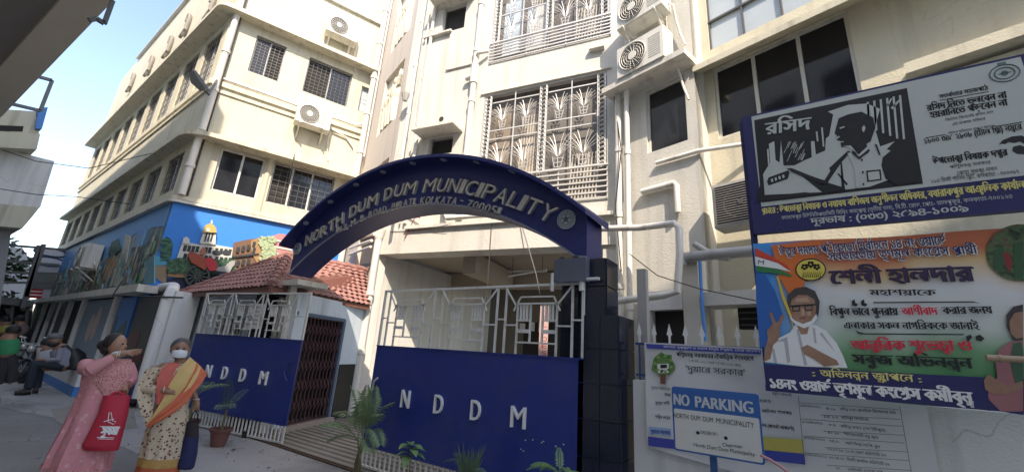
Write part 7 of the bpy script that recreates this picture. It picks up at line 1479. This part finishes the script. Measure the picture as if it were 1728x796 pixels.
# broad leaves, grass tuft, feathery plant
def broad(label, c, n, L, m, name='leafy_plant'):
    G = Vector((c.x, c.y, 0)); t = thing(name, label, 'plant', G); b = MB(); b.tube([G, G.lerp(c, .5)+Vector((.02, 0, 0)), c], [.010, .009, .006], 6); part(t, 'stem', b, M['stem'])
    for k in range(n):
        a = k*2.4; el = .75-.10*(k//3); d = Vector((math.cos(a), math.sin(a)*.8, el-.35)).normalized(); p = c-Vector((0, 0, .035*(k//3))); l = L*rr.uniform(.8, 1.15); sd_ = d.cross(Vector((0, 0, 1))).normalized(); V_ = []; F_ = []
        for i in range(6):
            u = i/5; w_ = l*.20*math.sin(math.pi*(.06+.94*u))**.8; q = p+d*l*u+Vector((0, 0, -l*.45*u*u)); V_ += [q-sd_*w_+Vector((0, 0, w_*.25)), q, q+sd_*w_+Vector((0, 0, w_*.25))]
        for i in range(5): F_ += [[i*3, i*3+1, i*3+4, i*3+3], [i*3+1, i*3+2, i*3+5, i*3+4]]
        b = MB(); b.add(V_, F_); b.sm = True; part(t, 'leaf', b, m)
    return t
broad('small plant with broad fresh green leaves in front of the gate, beside the areca palm', lp(694, 752), 11, .21, M['leaf3'])
c = lp(790, 800); G = Vector((c.x, c.y, 0)); t = thing('grassy_plant', 'grassy tuft with upright blades in front of the middle of the gate', 'plant', G); b = MB()
for k in range(70):
    a = rr.uniform(0, 6.28); sp = rr.uniform(.02, .16); h = rr.uniform(.30, .46); p0 = c+Vector((.05*math.cos(a), .05*math.sin(a), -.15)); p2 = p0+Vector((sp*math.cos(a), sp*math.sin(a)*.7, h)); pm = p0.lerp(p2, .6)+Vector((-sp*.2*math.cos(a), 0, .02)); w_ = Vector((.005, .002, 0)); b.add([p0-w_, p0+w_, pm+w_, p2, pm-w_], [[0, 1, 2, 3, 4]])
part(t, 'blades', b, M['leaf2'], kind='stuff')
for dv in ((-.9, -.1, .9), (.9, -.2, .7), (-.7, .2, 1.0)): b = MB(); frond(b, c+Vector((0, 0, .02)), dv, .34, 1.5, 12, .012, .09, rr); part(t, 'frond', b, M['leaf2'])
b = MB(); b.tube([G, c+Vector((0, 0, -.1))], [.03, .03], 8); part(t, 'stem', b, M['stem'])
c = lp(945, 800); G = Vector((c.x, c.y, 0)); palm('feathery_plant', 'feathery green plant at the right end of the closed gate leaf', G, [[G, c]], [(c, (-.9, -.2, .55), .34, 1.3, 20, .014, .075), (c, (.9, -.2, .55), .34, 1.2, 20, .014, .075), (c, (-.5, -.5, .7), .30, 1.3, 18, .014, .075), (c, (.5, -.5, .8), .26, 1.3, 18, .014, .075), (c, (-.2, .3, .9), .24, 1.0, 16, .014, .07), (c, (.2, -.6, .4), .25, 1.3, 16, .014, .07), (c, (-.8, .3, .4), .3, 1.3, 16, .014, .07)], M['leaf3'])
# pebbles and litter on the road
b = MB()
for k in range(160):
    x = rr.uniform(-12, -3.5); y = rr.uniform(.4, 3.8); s = rr.uniform(.004, .014); b.ell((x, y, s*.5), (s, s*rr.uniform(.6, 1), s*.6), 5, 3)
solo('pebbles', b, M['ramp'], kind='stuff')

for nm_, c_, n_ in (('litter', (.20, .13, .07), 60), ('litter', (.45, .44, .40), 26), ('litter', (.06, .05, .04), 70)):
    b = MB()
    for k in range(n_):
        x = rr.uniform(-13, -3.6); y = rr.uniform(.6, 3.85) if rr.random() < .5 else rr.uniform(3.1, 3.9); a = rr.uniform(0, 6.3); q = rr.uniform(.012, .04); p = Vector((x, y, .006+rr.uniform(0, .006)))
        e1_ = Vector((math.cos(a), math.sin(a), rr.uniform(0, .3)))*q; e2_ = Vector((-math.sin(a), math.cos(a), rr.uniform(0, .3)))*q*.45; b.add([p-e1_*.9+Vector((0, 0, .3*q)), p+e2_+Vector((0, 0, .3*q)), p+e1_+Vector((0, 0, .5*q)), p-e2_+Vector((0, 0, .3*q))], [[0, 3, 2, 1]])
    solo(nm_, b, flat('litter_colour_%d' % n_, c_, .8), kind='stuff')
# ================================================================== tidy: printed lettering made of many small glyphs stays one piece
for o in list(bpy.data.objects):
    n = o.name.split('.')[0]
    if n in ('lettering', 'picture_highlights', 'picture_light_areas', 'picture_dark_areas', 'quote_marks', 'flower_emblem', 'shirt_buttons', 'print_lines', 'umbrella_print', 'emblem_relief'): o['kind'] = 'stuff'
